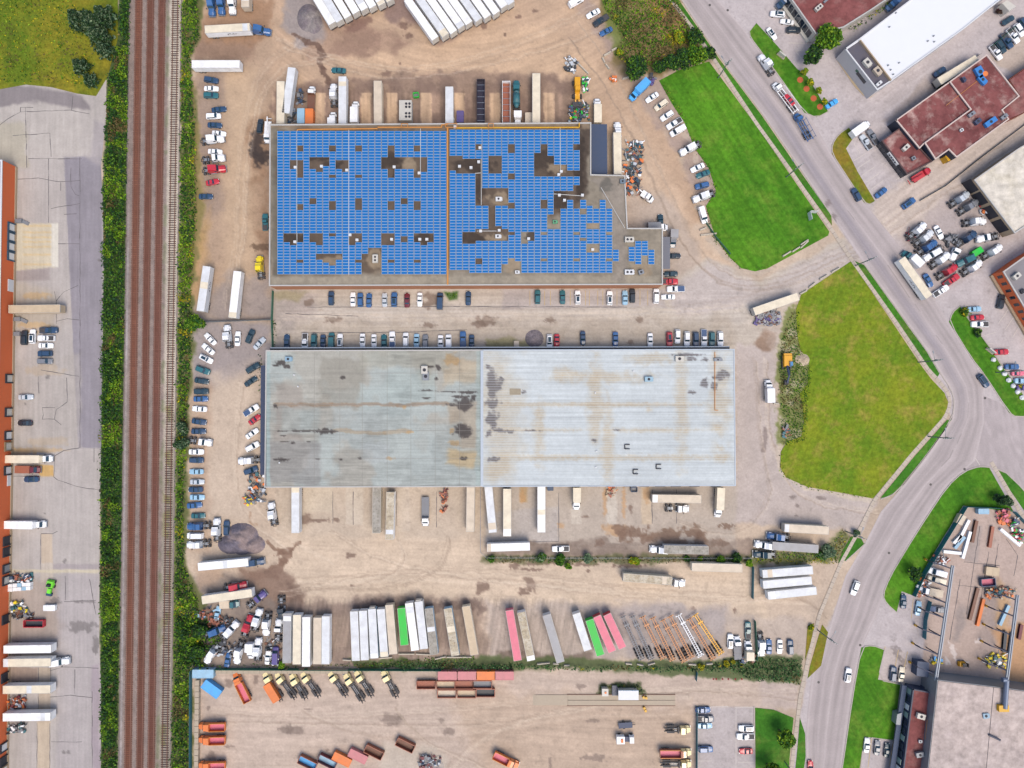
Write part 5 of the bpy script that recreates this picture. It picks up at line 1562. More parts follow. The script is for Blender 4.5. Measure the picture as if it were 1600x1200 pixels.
# ------------------------------------------------------------------ VEHICLES
M_TYRE = paint_mat('tyre_rubber', (0.022, 0.022, 0.024, 1), 0.9, dirt=0.3)
M_CHAS = paint_mat('chassis_black', (0.035, 0.036, 0.042, 1), 0.7, dirt=0.4)
M_GLASS = glass_mat('vehicle_glass', (0.012, 0.035, 0.055, 1), 0.06)
M_STEEL = paint_mat('bare_steel', alb(170, 176, 184), 0.35, 0.5, dirt=0.1)
M_LAMP = paint_mat('lamp_lens', (0.7, 0.7, 0.66, 1), 0.2, dirt=0)
M_TAIL = paint_mat('tail_lens', (0.35, 0.02, 0.02, 1), 0.2, dirt=0)
CARCOL = {
 'white': (0.72, 0.73, 0.74), 'silver': (0.42, 0.46, 0.50), 'grey': (0.16, 0.17, 0.19), 'black': (0.020, 0.028, 0.038),
 'navy': (0.020, 0.052, 0.11), 'dark': (0.016, 0.042, 0.06), 'blue': (0.03, 0.10, 0.25), 'ochre': (0.48, 0.21, 0.08), 'amber': (0.74, 0.38, 0.03), 'teal': (0.02, 0.11, 0.13),
 'pale blue': (0.25, 0.42, 0.55), 'red': (0.42, 0.02, 0.035), 'maroon': (0.12, 0.015, 0.025), 'yellow': (0.72, 0.56, 0.01),
 'cream': (0.62, 0.55, 0.42), 'sky blue': (0.06, 0.33, 0.68), 'purple': (0.08, 0.06, 0.20), 'orange': (0.62, 0.16, 0.03),
 'pink': (0.58, 0.13, 0.19), 'green': (0.0, 0.42, 0.03), 'lime': (0.14, 0.62, 0.02), 'beige': (0.52, 0.44, 0.34), 'brown': (0.14, 0.055, 0.03),
 'rust': (0.28, 0.085, 0.045), 'pale grey': (0.56, 0.58, 0.60), 'pale yellow': (0.78, 0.64, 0.33), 'rose': (0.46, 0.16, 0.17), 'mid grey': (0.28, 0.28, 0.29), 'tan': (0.46, 0.36, 0.24),
}
CARPAINT = {k: paint_mat('paint_' + k.replace(' ', '_'), (*v, 1), 0.28, spec=0.5, dirt=0.06, dscale=2.0, coat=0.35) for k, v in CARCOL.items()}
FLATPAINT = {k: paint_mat('coat_' + k.replace(' ', '_'), (*v, 1), 0.55, dirt=0.42, dscale=0.45) for k, v in CARCOL.items()}
M_MOTTLE = grass_mat('peeling_cream', alb(226, 216, 196), alb(200, 186, 160), alb(134, 104, 78), s1=0.4, s2=1.6)
M_MOTTLEG = grass_mat('peeling_grey', alb(196, 190, 180), alb(168, 162, 150), alb(120, 112, 100), s1=0.4, s2=1.6)
M_TARPB = paint_mat('blue_tarp', alb(92, 160, 216), .6, dirt=.2)
M_TARPK = paint_mat('black_tarp', alb(50, 46, 66), .35, dirt=.2, dscale=2)
class Tpl:
 """one kind of vehicle: root mesh (paint in slot 0) and its parts"""
 def __init__(self, name, cat, root, parts):
  self.name, self.cat, self.root, self.parts = name, cat, root, parts
def spawn(t, x, y, ang, paint, label, group=None, z=0.0, slots=None, parts=None, name=None):
 o = ob(name or t.name, t.root, None, (x, y, z), math.radians(ang))
 o.material_slots[0].link = 'OBJECT'
 o.material_slots[0].material = paint
 tag(o, label, t.cat, group)
 for pn, me, pos, painted in (parts or t.parts):
  c = ob(pn, me, o, pos)
  if painted:
   c.material_slots[0].link = 'OBJECT'
   c.material_slots[0].material = slots if slots is not None else paint
 return o
# --- cars: lofted body (paint), windows as parts
def car_template(kind):
 W = {'sedan': 1.84, 'suv': 1.96, 'pickup': 2.02, 'van': 2.06, 'coupe': 1.86, 'minivan': 2.0}[kind]
 L = {'sedan': 4.85, 'suv': 4.9, 'pickup': 5.9, 'van': 5.7, 'coupe': 4.5, 'minivan': 5.1}[kind]
 h0 = L / 2
 hw = W / 2
 # stations: x (fraction of half length), half width, belt height, crown height
 body = {
  'sedan': [(-1, .72, .80, .86), (-.93, .90, .96, 1.02), (-.5, 1, .99, 1.06), (0, 1, .97, 1.02), (.45, .99, .93, 1.0), (.85, .93, .78, .86), (.97, .78, .66, .72), (1, .62, .56, .62)],
  'coupe': [(-1, .70, .74, .82), (-.92, .90, .90, .98), (-.5, 1, .95, 1.0), (0, 1, .93, .98), (.45, .99, .88, .95), (.85, .92, .72, .82), (.97, .76, .62, .68), (1, .6, .52, .58)],
  'suv': [(-1, .80, .95, 1.0), (-.95, .93, 1.08, 1.12), (-.5, 1, 1.1, 1.14), (0, 1, 1.08, 1.12), (.45, 1, 1.06, 1.12), (.85, .95, .98, 1.06), (.97, .82, .86, .92), (1, .68, .72, .78)],
  'minivan': [(-1, .82, .95, 1.0), (-.95, .93, 1.05, 1.1), (-.5, 1, 1.08, 1.12), (0, 1, 1.05, 1.1), (.5, 1, 1.0, 1.08), (.88, .92, .88, .95), (.97, .78, .76, .82), (1, .64, .62, .7)],
  'van': [(-1, .88, 1.1, 1.15), (-.97, .95, 1.2, 1.25), (-.5, 1, 1.22, 1.26), (0, 1, 1.2, 1.25), (.55, 1, 1.15, 1.2), (.88, .94, 1.02, 1.1), (.97, .82, .88, .95), (1, .7, .7, .78)],
  'pickup': [(-1, .88, .98, 1.0), (-.97, .95, 1.06, 1.07), (-.5, 1, 1.08, 1.09), (0, 1, 1.1, 1.12), (.45, 1, 1.12, 1.16), (.85, .96, 1.06, 1.14), (.97, .86, .95, 1.02), (1, .74, .8, .86)],
 }[kind]
 m = MB()
 rings = []
 for fx, fw, zb, zc in body:
  x, w = fx * h0, fw * hw
  rings.append([(x, -w * .86, .22), (x, -w, .5), (x, -w * .985, zb - .1), (x, -w * .88, zb), (x, -w * .4, zc), (x, w * .4, zc), (x, w * .88, zb), (x, w * .985, zb - .1), (x, w, .5), (x, w * .86, .22)])
 m.loft(rings, 0)
 # cabin: base rear/front, roof rear/front, heights
 cb = {'sedan': (-.66, .36, -.36, .08, 1.0, 1.45), 'coupe': (-.78, .32, -.36, .02, .96, 1.34), 'suv': (-.93, .42, -.80, .14, 1.1, 1.72), 'minivan': (-.93, .56, -.82, .24, 1.08, 1.78), 'van': (-.96, .66, -.93, .38, 1.22, 2.15), 'pickup': (-.14, .46, -.10, .20, 1.1, 1.86)}[kind]
 xr, xf, rr, rf, zb, zt = cb[0] * h0, cb[1] * h0, cb[2] * h0, cb[3] * h0, cb[4], cb[5]
 wb, wt = hw * .90, hw * .74
 if kind == 'van':
  wb, wt = hw * .95, hw * .86
 lo = [(xr, -wb), (xf, -wb * .93), (xf, wb * .93), (xr, wb)]
 hi = [(rr, -wt), (rf, -wt * .96), (rf, wt * .96), (rr, wt)]
 ring0 = [(x, y, zb - .12) for x, y in lo]
 ring1 = [(x, y, zt - .06) for x, y in hi]
 ring2 = [(x * .97 + (rr + rf) / 2 * .03, y * .86, zt) for x, y in hi]
 m.loft([ring0, ring1, ring2], 0)
 for sx in (-.62, .62):
  for sy in (-1, 1):
   m.wheel(sx * h0, sy * (hw - .10), .33, .22, 1)
 for sy in (-1, 1):   # mirrors
  m.box(xf * .86 - .1, xf * .86 + .1, sy * hw * .98 - (.1 if sy < 0 else -.0) - (.06 if sy < 0 else 0), sy * hw * .98 + (.16 if sy > 0 else 0), zb, zb + .14, 0)
  m.box(h0 * .93, h0 * .985, sy * hw * .62 - .16, sy * hw * .62 + .16, .62, .72, 2)
  m.box(-h0 * .99, -h0 * .955, sy * hw * .66 - .14, sy * hw * .66 + .14, .72, .86, 3)
 mats = [CARPAINT['white'], M_TYRE, M_LAMP, M_TAIL]
 if kind == 'pickup':
  x0, x1 = -h0 * .95, -h0 * .18
  m.box(x0, x1, -hw * .80, hw * .80, 1.085, 1.098, 4)
  mats.append(M_CHAS)
 root = m.mesh(kind + '_body', mats)
 def face(a, b, c, d, inset, lift):
  a, b, c, d = Vector(a), Vector(b), Vector(c), Vector(d)
  ctr = (a + b + c + d) / 4
  n = (b - a).cross(d - a).normalized()
  if n.dot(ctr - Vector((0, 0, .6))) < 0:
   n = -n
  q = [ctr + (p - ctr) * inset + n * lift for p in (a, b, c, d)]
  return MB().quad(*q)
 parts = []
 ws = face(ring0[1], ring0[2], ring1[2], ring1[1], .97, .015)
 for i in (0, 1):   # keep the glass above the bonnet
  p = Vector(ws.v[i])
  q = Vector(ws.v[3 - i])
  ws.v[i] = tuple(p + (q - p) * .22)
 parts.append(('windshield', ws.mesh('windshield', [M_GLASS]), (0, 0, 0), False))
 rw = face(ring0[0], ring0[3], ring1[3], ring1[0], .93, .015)
 for i in (0, 1):
  p = Vector(rw.v[i])
  q = Vector(rw.v[3 - i])
  rw.v[i] = tuple(p + (q - p) * .3)
 if kind != 'van':
  parts.append(('rear_window', rw.mesh('rear_window', [M_GLASS]), (0, 0, 0), False))
 for s in (0, 1):
  if s:
   sw_ = face(ring0[3], ring0[2], ring1[2], ring1[3], .86, .015)
  else:
   sw_ = face(ring0[0], ring0[1], ring1[1], ring1[0], .86, .015)
  if kind == 'van':
   for i in (0, 3):
    sw_.v[i] = tuple(Vector(sw_.v[i]).lerp(Vector(sw_.v[1 if i == 0 else 2]), .66))
  parts.append(('side_window', sw_.mesh('side_window', [M_GLASS]), (0, 0, 0), False))
 nm = {'sedan': 'sedan_car', 'coupe': 'coupe_car', 'suv': 'suv_car', 'pickup': 'pickup_truck', 'van': 'cargo_van', 'minivan': 'minivan'}[kind]
 ct = {'sedan': 'car', 'coupe': 'car', 'suv': 'car', 'pickup': 'pickup truck', 'van': 'van', 'minivan': 'van'}[kind]
 return Tpl(nm, ct, root, parts)
CARS = {k: car_template(k) for k in ('sedan', 'suv', 'pickup', 'van', 'coupe', 'minivan')}
COVER = MB().box(-.95 * 2.95, -.2 * 2.95, -.88, .88, 1.09, 1.16).mesh('bed_cover', [paint_mat('bed_cover_blue', (0.03, 0.07, 0.16, 1), .5)])
SUNROOF = MB().quad((-.9, -.42, 1.462), (.1, -.42, 1.462), (.1, .42, 1.462), (-.9, .42, 1.462)).mesh('sunroof', [M_GLASS])
SUNROOF_S = MB().quad((-1.5, -.5, 1.732), (.2, -.5, 1.732), (.2, .5, 1.732), (-1.5, .5, 1.732)).mesh('sunroof', [M_GLASS])
# --- wheels shared by heavy vehicles
WH_DUAL = MB().wheel(0, 0, .52, .62, 0, 0, 12).wheel(0, 0, .26, .66, 1, 0, 8).mesh('wheel', [M_TYRE, M_STEEL])
WH_ONE = MB().wheel(0, 0, .52, .32, 0, 0, 12).wheel(0, 0, .26, .35, 1, 0, 8).mesh('wheel', [M_TYRE, M_STEEL])
def tractor_template(kind):
 """highway tractor; kind: sleeper, day, stub (bare chassis, short)"""
 m = MB()
 # cab and bonnet in paint (slot 0)
 back = -1.35 if kind == 'sleeper' else .0
 m.frustum((back, 1.7, -1.15, 1.15, .85), (back + .05, 1.15, -1.02, 1.02, 2.95 if kind == 'sleeper' else 2.7))
 m.loft([[(1.6, -1.05, .8), (1.6, 1.05, .8), (1.6, .95, 1.85), (1.6, .45, 2.02), (1.6, -.45, 2.02), (1.6, -.95, 1.85)],
   [(2.9, -1.0, .75), (2.9, 1.0, .75), (2.9, .78, 1.62), (2.9, .4, 1.8), (2.9, -.4, 1.8), (2.9, -.78, 1.62)],
   [(3.75, -.9, .6), (3.75, .9, .6), (3.75, .62, 1.4), (3.75, .35, 1.5), (3.75, -.35, 1.5), (3.75, -.62, 1.4)]], 0)
 if kind == 'sleeper':   # roof fairing
  m.frustum((back + .05, .95, -1.0, 1.0, 2.95), (back + .05, -.1, -.9, .9, 3.7))
  for s in (-1, 1):   # side extenders
   m.box(back - .45, back, s * 1.08 - .05, s * 1.08 + .05, 1.0, 3.0, 0)
 for s in (-1, 1):       # wings and mirrors
  m.frustum((2.05, 3.45, s * 1.0 - .24, s * 1.0 + .24, .7), (2.3, 3.2, s * .98 - .2, s * .98 + .2, 1.22), 0)
  m.box(1.75, 1.9, s * 1.42 - .16, s * 1.42 + .16, 1.75, 2.35, 1)
 m.box(3.7, 3.98, -1.15, 1.15, .35, .75, 2)          # bumper
 root = m.mesh('tractor_cab', [CARPAINT['white'], M_CHAS, M_STEEL])
 parts = []
 c = MB()
 for s in (-1, 1):
  c.box(-4.3, 3.4, s * .43 - .06, s * .43 + .06, .78, 1.02)
 for x in (-4.2, -3.5, -2.2, -1.5, 0, 1.5, 3.0):
  c.box(x - .06, x + .06, -.37, .37, .80, 1.0)
 for x in (-3.45, -2.1):
  c.box(x - .09, x + .09, -.9, .9, .45, .62)
  for s in (-1, 1):   # quarter fenders
   c.box(x - .35, x + .35, s * .93 - .28, s * .93 + .28, 1.07, 1.10)
 parts.append(('chassis', c.mesh('chassis', [M_CHAS]), (0, 0, 0), False))
 g = MB().quad((1.70, -.92, 2.0), (1.70, .92, 2.0), (1.24, .86, 2.72), (1.24, -.86, 2.72))
 parts.append(('windshield', g.mesh('windshield', [M_GLASS]), (0, 0, 0), False))
 for s in (-1, 1):
  q = MB().quad((.45, s * 1.125, 1.9), (1.4, s * 1.118, 1.9), (1.15, s * 1.065, 2.6), (.45, s * 1.068, 2.6))
  parts.append(('side_window', q.mesh('side_window', [M_GLASS]), (0, 0, 0), False))
  parts.append(('fuel_tank', MB().tube((-1.2 if kind == 'sleeper' else -.6, s * .98, .78), (.6, s * .98, .78), .30, 10).mesh('fuel_tank', [M_STEEL]), (0, 0, 0), False))
  for x in (-3.45, -2.1):
   parts.append(('wheel', WH_DUAL, (x, s * .93, .52), False))
  parts.append(('wheel', WH_ONE, (2.75, s * 1.02, .52), False))
  parts.append(('exhaust_stack', MB().tube((back - .2, s * .98, 1.0), (back - .2, s * .98, 3.6), .09, 7).mesh('exhaust_stack', [M_STEEL]), (0, 0, 0), False))
 f = MB().prism([(-3.35, -.45), (-2.2, -.45), (-2.2, .45), (-3.35, .45), (-3.35, .15), (-2.9, .05), (-2.9, -.05), (-3.35, -.15)], 1.12, 1.2)
 parts.append(('fifth_wheel', f.mesh('fifth_wheel', [M_GREYM]), (0, 0, 0), False))
 k = MB()
 for y in (-.3, 0, .3):  # deck plate and air lines
  k.box(-1.95, -1.5, y - .13, y + .13, 1.04, 1.08)
 parts.append(('deck_plate', k.mesh('deck_plate', [M_STEEL]), (0, 0, 0), False))
 return Tpl('semi_tractor', 'truck tractor', root, parts)
TRACTOR = {k: tractor_template(k) for k in ('sleeper', 'day')}
# --- trailers of any length
_TR = {}
def trailer_template(L, style):
 key = (round(L * 2) / 2, style)
 if key in _TR:
  return _TR[key]
 L = key[0]
 h, w = L / 2, 1.29
 z0, z1 = 1.15, 4.05
 parts = []
 if style in ('box', 'reefer', 'container'):
  m = MB()
  m.box(-h, h, -w, w, z0, z1 - .04)
  for s in (-1, 1):                       # top and bottom rails, corner posts
   m.box(-h + .004, h - .004, s * w - .035, s * w + .035, z1 - .13, z1 + .012, 1)
   m.box(-h + .004, h - .004, s * w - .03, s * w + .03, z0 - .08, z0 + .14, 1)
   n = int(L / 1.2)
   for i in range(1, n):
    x = -h + i * L / n
    m.box(x - .03, x + .03, s * (w + .012) - .012, s * (w + .012) + .012, z0 + .14, z1 - .13, 0)
  m.box(-h - .03, -h + .03, -w - .02, w + .02, z1 - .2, z1 + .015, 1)
  m.box(h - .03, h + .04, -w + .02, w - .02, z1 - .2, z1 + .014, 1)
  root = m.mesh('trailer_body', [FLATPAINT['white'], M_OFFW])
  r = MB()
  n = int(L / .61)
  r.box(-h + .05, h - .05, -w + .05, w - .05, z1 - .05, z1 - .015)
  for i in range(1, n):
   x = -h + i * L / n
   r.box(x - .035, x + .035, -w + .06, w - .06, z1 - .02, z1 - .003)
  parts.append(('roof', r.mesh('roof', [FLATPAINT['white']]), (0, 0, 0), True))
  for s in (-1, 1):
   d = MB().box(-h - .06, -h - .005, s * .64 - .61, s * .64 + .61, z0 + .1, z1 - .22)
   for y in (-.3, .3):
    d.box(-h - .1, -h - .06, s * .64 + y - .02, s * .64 + y + .02, z0 + .15, z1 - .3)
   parts.append(('rear_door', d.mesh('rear_door', [M_OFFW]), (0, 0, 0), False))
  if style == 'reefer':
   parts.append(('reefer_unit', MB().frustum((h, h + .55, -.95, .95, 2.0), (h, h + .45, -.85, .85, 3.8)).mesh('reefer_unit', [M_OFFW]), (0, 0, 0), False))
 elif style == 'open':                       # open-top hopper with cross bows
  m = MB()
  m.box(-h, h, -w, w, z0, z0 + .25)
  for s in (-1, 1):
   m.box(-h, h, s * w - .06, s * w + .06, z0 + .25, 3.1)
  m.box(-h, -h + .1, -w + .06, w - .06, z0 + .25, 3.1)
  m.box(h - .1, h, -w + .06, w - .06, z0 + .25, 3.1)
  for i in range(1, int(L / 2)):
   x = -h + i * 2
   m.box(x - .06, x + .06, -w + .06, w - .06, 2.98, 3.08, 1)
  root = m.mesh('open_trailer_body', [FLATPAINT['white'], M_STEEL])
  parts.append(('load_bed', MB().box(-h + .12, h - .12, -w + .08, w - .08, z0 + .25, z0 + .3).mesh('load_bed', [FLATPAINT['rust']]), (0, 0, 0), True))
 else:                                       # flatbed
  m = MB()
  m.box(-h, h, -w, w, z0, z0 + .2)
  for s in (-1, 1):
   m.box(-h, h, s * w - .05, s * w + .05, z0 + .02, z0 + .26, 1)
  for i in range(int(L / .5)):
   x = -h + .1 + i * .5
   m.box(x, x + .42, -w + .08, w - .08, z0 + .2, z0 + .23 + .01 * (i % 3))
  m.box(h - .1, h, -w, w, z0 + .2, z0 + 1.5, 1)
  root = m.mesh('flatbed_body', [FLATPAINT['tan'], M_OFFW])
 for s in (-1, 1):
  for x in (-h + 1.6, -h + 2.85):
   parts.append(('wheel', WH_DUAL, (x, s * .93, .52), False))
  parts.append(('landing_leg', MB().box(h - 3.0, h - 2.85, s * .8 - .07, s * .8 + .07, .05, z0).box(h - 3.1, h - 2.75, s * .8 - .15, s * .8 + .15, 0, .06).mesh('landing_leg', [M_CHAS]), (0, 0, 0), False))
 c = MB()
 for s in (-1, 1):
  c.box(-h + .4, h - .6, s * .45 - .06, s * .45 + .06, z0 - .3, z0 - .02)
 for x in (-h + 1.6, -h + 2.85):
  c.box(x - .08, x + .08, -.85, .85, .45, .6)
 c.box(-h, -h + .15, -1.1, 1.1, .45, .6)
 for s in (-1, 1):
  c.box(-h + .05, -h + .12, s * .8 - .05, s * .8 + .05, .6, z0)
 parts.append(('underframe', c.mesh('underframe', [M_CHAS]), (0, 0, 0), False))
 nm, ct = {'box': ('box_trailer', 'trailer'), 'reefer': ('box_trailer', 'trailer'), 'container': ('shipping_container', 'container'), 'open': ('open_trailer', 'trailer'), 'flat': ('flatbed_trailer', 'trailer')}[style]
 t = Tpl(nm, ct, root, parts)
 _TR[key] = t
 return t
def trailer(ax, ay, bx, by, col, label, group=None, style='box', roof=None, hz=4.05, maxlen=None):
 """a = rear end of the roof, b = front end, as seen from above"""
 p, q = V(ax, ay, hz), V(bx, by, hz)
 d = q - p
 L = d.length
 t = trailer_template(min(L, maxlen or 99), style)
 c = (p + q) / 2
 pm = FLATPAINT[col] if col in FLATPAINT else col
 rm = roof if roof is not None else pm
 if isinstance(rm, str):
  rm = FLATPAINT[rm]
 o = spawn(t, c.x, c.y, math.degrees(math.atan2(d.y, d.x)), pm, label, group, slots=rm)
 r = random.Random(int(ax * 3 + ay))
 h = round(min(L, maxlen or 99) * 2) / 4
 if style in ('box', 'reefer') and col not in ('pink', 'tan') and r.random() < .6:   # replaced roof sheet
  a = r.choice((-h + .1, h - 2.4, h - 3.2, 0))
  o2 = ob('roof_sheet', MB().box(a, a + r.uniform(1.2, 2.3), -1.22, 1.22, 4.03, 4.055).mesh('roof_sheet', [FLATPAINT[r.choice(('white', 'pale grey', 'cream', 'beige'))]]), o)
 return o
def mark(o, side, x0=-.6):
 """the dark blurred lettering on a trailer's side"""
 m = MB()
 y = side * 1.33
 for i, (w, z0, z1) in enumerate(((.5, 2.2, 2.5), (.12, 2.2, 3.1), (.5, 2.8, 3.1), (.12, 2.2, 3.1), (.45, 2.2, 2.4), (.45, 2.9, 3.1), (.12, 2.2, 3.1), (.5, 2.5, 2.75))):
  x = x0 + i * .38
  m.box(x, x + w, y - .01, y + .01, z0, z1)
 ob('side_lettering', m.mesh('side_lettering', [M_DARK]), o)
def tractor(fx, fy, rx, ry, col, label, group=None, kind='sleeper'):
 """f = bumper, r = tail of the frame, as seen from above"""
 p, q = V(rx, ry, 1.2), V(fx, fy, 1.2)
 d = (q - p).normalized()
 c = (p + q) / 2 + d * .1
 return spawn(TRACTOR[kind], c.x, c.y, math.degrees(math.atan2(d.y, d.x)), CARPAINT[col], label, group)
# --- straight trucks: cab + body
_ST = {}
def truck_template(L, body):
 key = (round(L * 2) / 2, body)
 if key in _ST:
  return _ST[key]
 L = key[0]
 h = L / 2
 m = MB()
 if body in ('rolloff', 'dump', 'mixer'):      # bonneted vocational cab
  m.frustum((h - 3.5, h - 1.5, -1.15, 1.15, .9), (h - 3.4, h - 2.0, -1.0, 1.0, 2.75))
  m.loft([[(h - 1.7, -1.05, .8), (h - 1.7, 1.05, .8), (h - 1.7, .9, 1.95), (h - 1.7, -.9, 1.95)],
    [(h - .1, -.95, .7), (h - .1, .95, .7), (h - .1, .65, 1.5), (h - .1, -.65, 1.5)]], 0)
  ws = MB().quad((h - 1.5, -.95, 2.0), (h - 1.5, .95, 2.0), (h - 1.97, .88, 2.6), (h - 1.97, -.88, 2.6))
  cx = h - 3.6
 else:                                         # short bonnet delivery cab
  m.frustum((h - 2.7, h - .9, -1.05, 1.05, .8), (h - 2.6, h - 1.5, -.92, .92, 2.4))
  m.loft([[(h - 1.1, -1.0, .7), (h - 1.1, 1.0, .7), (h - 1.1, .85, 1.5), (h - 1.1, -.85, 1.5)],
    [(h, -.85, .65), (h, .85, .65), (h, .6, 1.15), (h, -.6, 1.15)]], 0)
  ws = MB().quad((h - .88, -.9, 1.6), (h - .88, .9, 1.6), (h - 1.47, .82, 2.3), (h - 1.47, -.82, 2.3))
  cx = h - 2.8
 for s in (-1, 1):
  m.box(h - 2.1, h - 1.95, s * 1.35 - .14, s * 1.35 + .14, 1.6, 2.1, 1)
  m.frustum((h - 1.9, h - .5, s * 1.0 - .2, s * 1.0 + .2, .7), (h - 1.7, h - .7, s * .98 - .17, s * .98 + .17, 1.2), 0)
 m.box(h - .15, h + .1, -1.1, 1.1, .4, .75, 2)
 root = m.mesh('truck_cab', [CARPAINT['white'], M_CHAS, M_STEEL])
 parts = [('windshield', ws.mesh('windshield', [M_GLASS]), (0, 0, 0), False)]
 c = MB()
 for s in (-1, 1):
  c.box(-h + .1, h - .4, s * .43 - .06, s * .43 + .06, .75, 1.0)
 for i in range(int(L)):
  c.box(-h + .3 + i, -h + .42 + i, -.37, .37, .78, .98)
 parts.append(('chassis', c.mesh('chassis', [M_CHAS]), (0, 0, 0), False))
 ax = (-h + 1.3, -h + 2.65) if L > 7.5 else (-h + 1.6,)
 for s in (-1, 1):
  for x in ax:
   parts.append(('wheel', WH_DUAL, (x, s * .93, .52), False))
  parts.append(('wheel', WH_ONE, (h - 1.2, s * 1.0, .52), False))
 if body == 'box':
  z1 = 3.7
  b = MB().box(-h, cx, -1.24, 1.24, 1.05, z1)
  for s in (-1, 1):
   b.box(-h + .003, cx - .003, s * 1.24 - .03, s * 1.24 + .03, z1 - .12, z1 + .012)
  b.frustum((cx - .02, cx + .45, -1.0, 1.0, 2.55), (cx - .02, cx + .1, -1.0, 1.0, 3.6))
  parts.append(('cargo_box', b.mesh('cargo_box', [FLATPAINT['white']]), (0, 0, 0), True))
 elif body == 'flat':
  b = MB().box(-h, cx, -1.25, 1.25, 1.05, 1.2)
  for i in range(int((cx + h) / .5)):
   b.box(-h + .06 + i * .5, -h + .46 + i * .5, -1.2, 1.2, 1.2, 1.23 + .01 * (i % 2))
  b.box(cx - .1, cx, -1.2, 1.2, 1.2, 2.4)
  parts.append(('flat_deck', b.mesh('flat_deck', [FLATPAINT['brown']]), (0, 0, 0), True))
 elif body == 'rolloff':
  b = MB()
  for s in (-1, 1):
   b.box(-h - .3, cx, s * .5 - .11, s * .5 + .11, 1.15, 1.42)
   b.tube((-h + 1.5, s * .78, 1.2), (cx - .6, s * .78, 1.25), .1, 6)
  for i in range(7):
   x = -h + .3 + i * (cx + h - .5) / 6
   b.box(x - .08, x + .08, -.45, .45, 1.15, 1.3)
  b.box(cx - .7, cx - .2, -1.1, 1.1, 1.0, 1.7)
  parts.append(('hoist_frame', b.mesh('hoist_frame', [M_CHAS]), (0, 0, 0), False))
  for s in (-1, 1):
   parts.append(('lift_cylinder', MB().tube((-h + 3, s * .25, 1.2), (cx - 1, s * .25, 1.3), .09, 6).mesh('lift_cylinder', [M_STEEL]), (0, 0, 0), False))
   parts.append(('fender', MB().box(ax[0] - .6, ax[-1] + .6, s * .95 - .3, s * .95 + .3, 1.08, 1.13).mesh('fender', [M_CHAS]), (0, 0, 0), False))
 elif body == 'dump':
  b = MB()
  x0, x1 = -h, cx - .15
  b.box(x0, x1, -1.2, 1.2, 1.2, 1.35)
  for s in (-1, 1):
   b.frustum((x0, x1, s * 1.22 - .06, s * 1.22 + .06, 1.35), (x0, x1, s * 1.25 - .06, s * 1.25 + .06, 2.6))
   for i in range(6):
    x = x0 + .3 + i * (x1 - x0 - .6) / 5
    b.box(x - .06, x + .06, s * 1.33 - .06, s * 1.33 + .06, 1.3, 2.55)
  b.box(x0 - .05, x0 + .08, -1.18, 1.18, 1.35, 2.5)
  b.box(x1 - .08, x1 + .02, -1.18, 1.18, 1.35, 2.9)
  b.box(x1, x1 + .8, -1.1, 1.1, 2.8, 2.9)
  parts.append(('dump_body', b.mesh('dump_body', [FLATPAINT['orange']]), (0, 0, 0), True))
  parts.append(('bed_floor', MB().box(x0 + .1, x1 - .1, -1.15, 1.15, 1.36, 1.42).mesh('bed_floor', [FLATPAINT['pink']]), (0, 0, 0), False))
  for s in (-1, 1):
   parts.append(('side_rail', MB().box(x0, x1, s * 1.25 - .09, s * 1.25 + .09, 2.6, 2.72).mesh('side_rail', [paint_mat('rail_amber', alb(226, 140, 40), .5)]), (0, 0, 0), False))
 elif body == 'mixer':
  b = MB()
  b.tube((-h + .8, 0, 2.5), (-h + 2.2, 0, 2.2), .5, 12, 0, 1.15)
  b.tube((-h + 2.2, 0, 2.2), (cx - 1.2, 0, 2.0), 1.15, 12, 0, 1.15)
  b.tube((cx - 1.2, 0, 2.0), (cx - .2, 0, 1.8), 1.15, 12, 0, .7)
  parts.append(('mixer_drum', b.mesh('mixer_drum', [FLATPAINT['teal']], True), (0, 0, 0), True))
  parts.append(('chute', MB().box(-h - .6, -h + .8, -.3, .3, 1.2, 1.4).mesh('chute', [M_CHAS]), (0, 0, 0), False))
 elif body == 'carrier':
  b = MB()
  for s in (-1, 1):
   b.box(-h - .3, cx, s * 1.0 - .14, s * 1.0 + .14, 1.05, 1.2)
   for i in range(4):
    x = -h + .2 + i * (cx + h) / 3.3
    b.box(x - .06, x + .06, s * 1.18 - .06, s * 1.18 + .06, 1.2, 3.2)
   b.box(-h - .3, cx, s * 1.18 - .06, s * 1.18 + .06, 3.1, 3.2)
  for i in range(5):
   x = -h + .2 + i * (cx + h) / 4.2
   b.box(x - .1, x + .1, -.85, .85, 1.05, 1.18)
  parts.append(('carrier_frame', b.mesh('carrier_frame', [FLATPAINT['white']]), (0, 0, 0), True))
 elif body == 'tow':
  b = MB()
  b.box(-h + .4, cx, -1.1, 1.1, 1.0, 1.6)
  b.beam((cx - .5, 0, 1.7), (-h - .8, 0, 2.6), .16)
  b.box(-h - .9, -h - .7, -.9, .9, .8, 1.0)
  parts.append(('tow_body', b.mesh('tow_body', [FLATPAINT['white']]), (0, 0, 0), True))
 nm, ct = {'box': ('box_truck', 'truck'), 'flat': ('flatbed_truck', 'truck'), 'rolloff': ('rolloff_truck', 'truck'), 'dump': ('dump_truck', 'dump truck'), 'mixer': ('mixer_truck', 'truck'), 'carrier': ('car_carrier_truck', 'truck'), 'tow': ('tow_truck', 'tow truck')}[body]
 t = Tpl(nm, ct, root, parts)
 _ST[key] = t
 return t
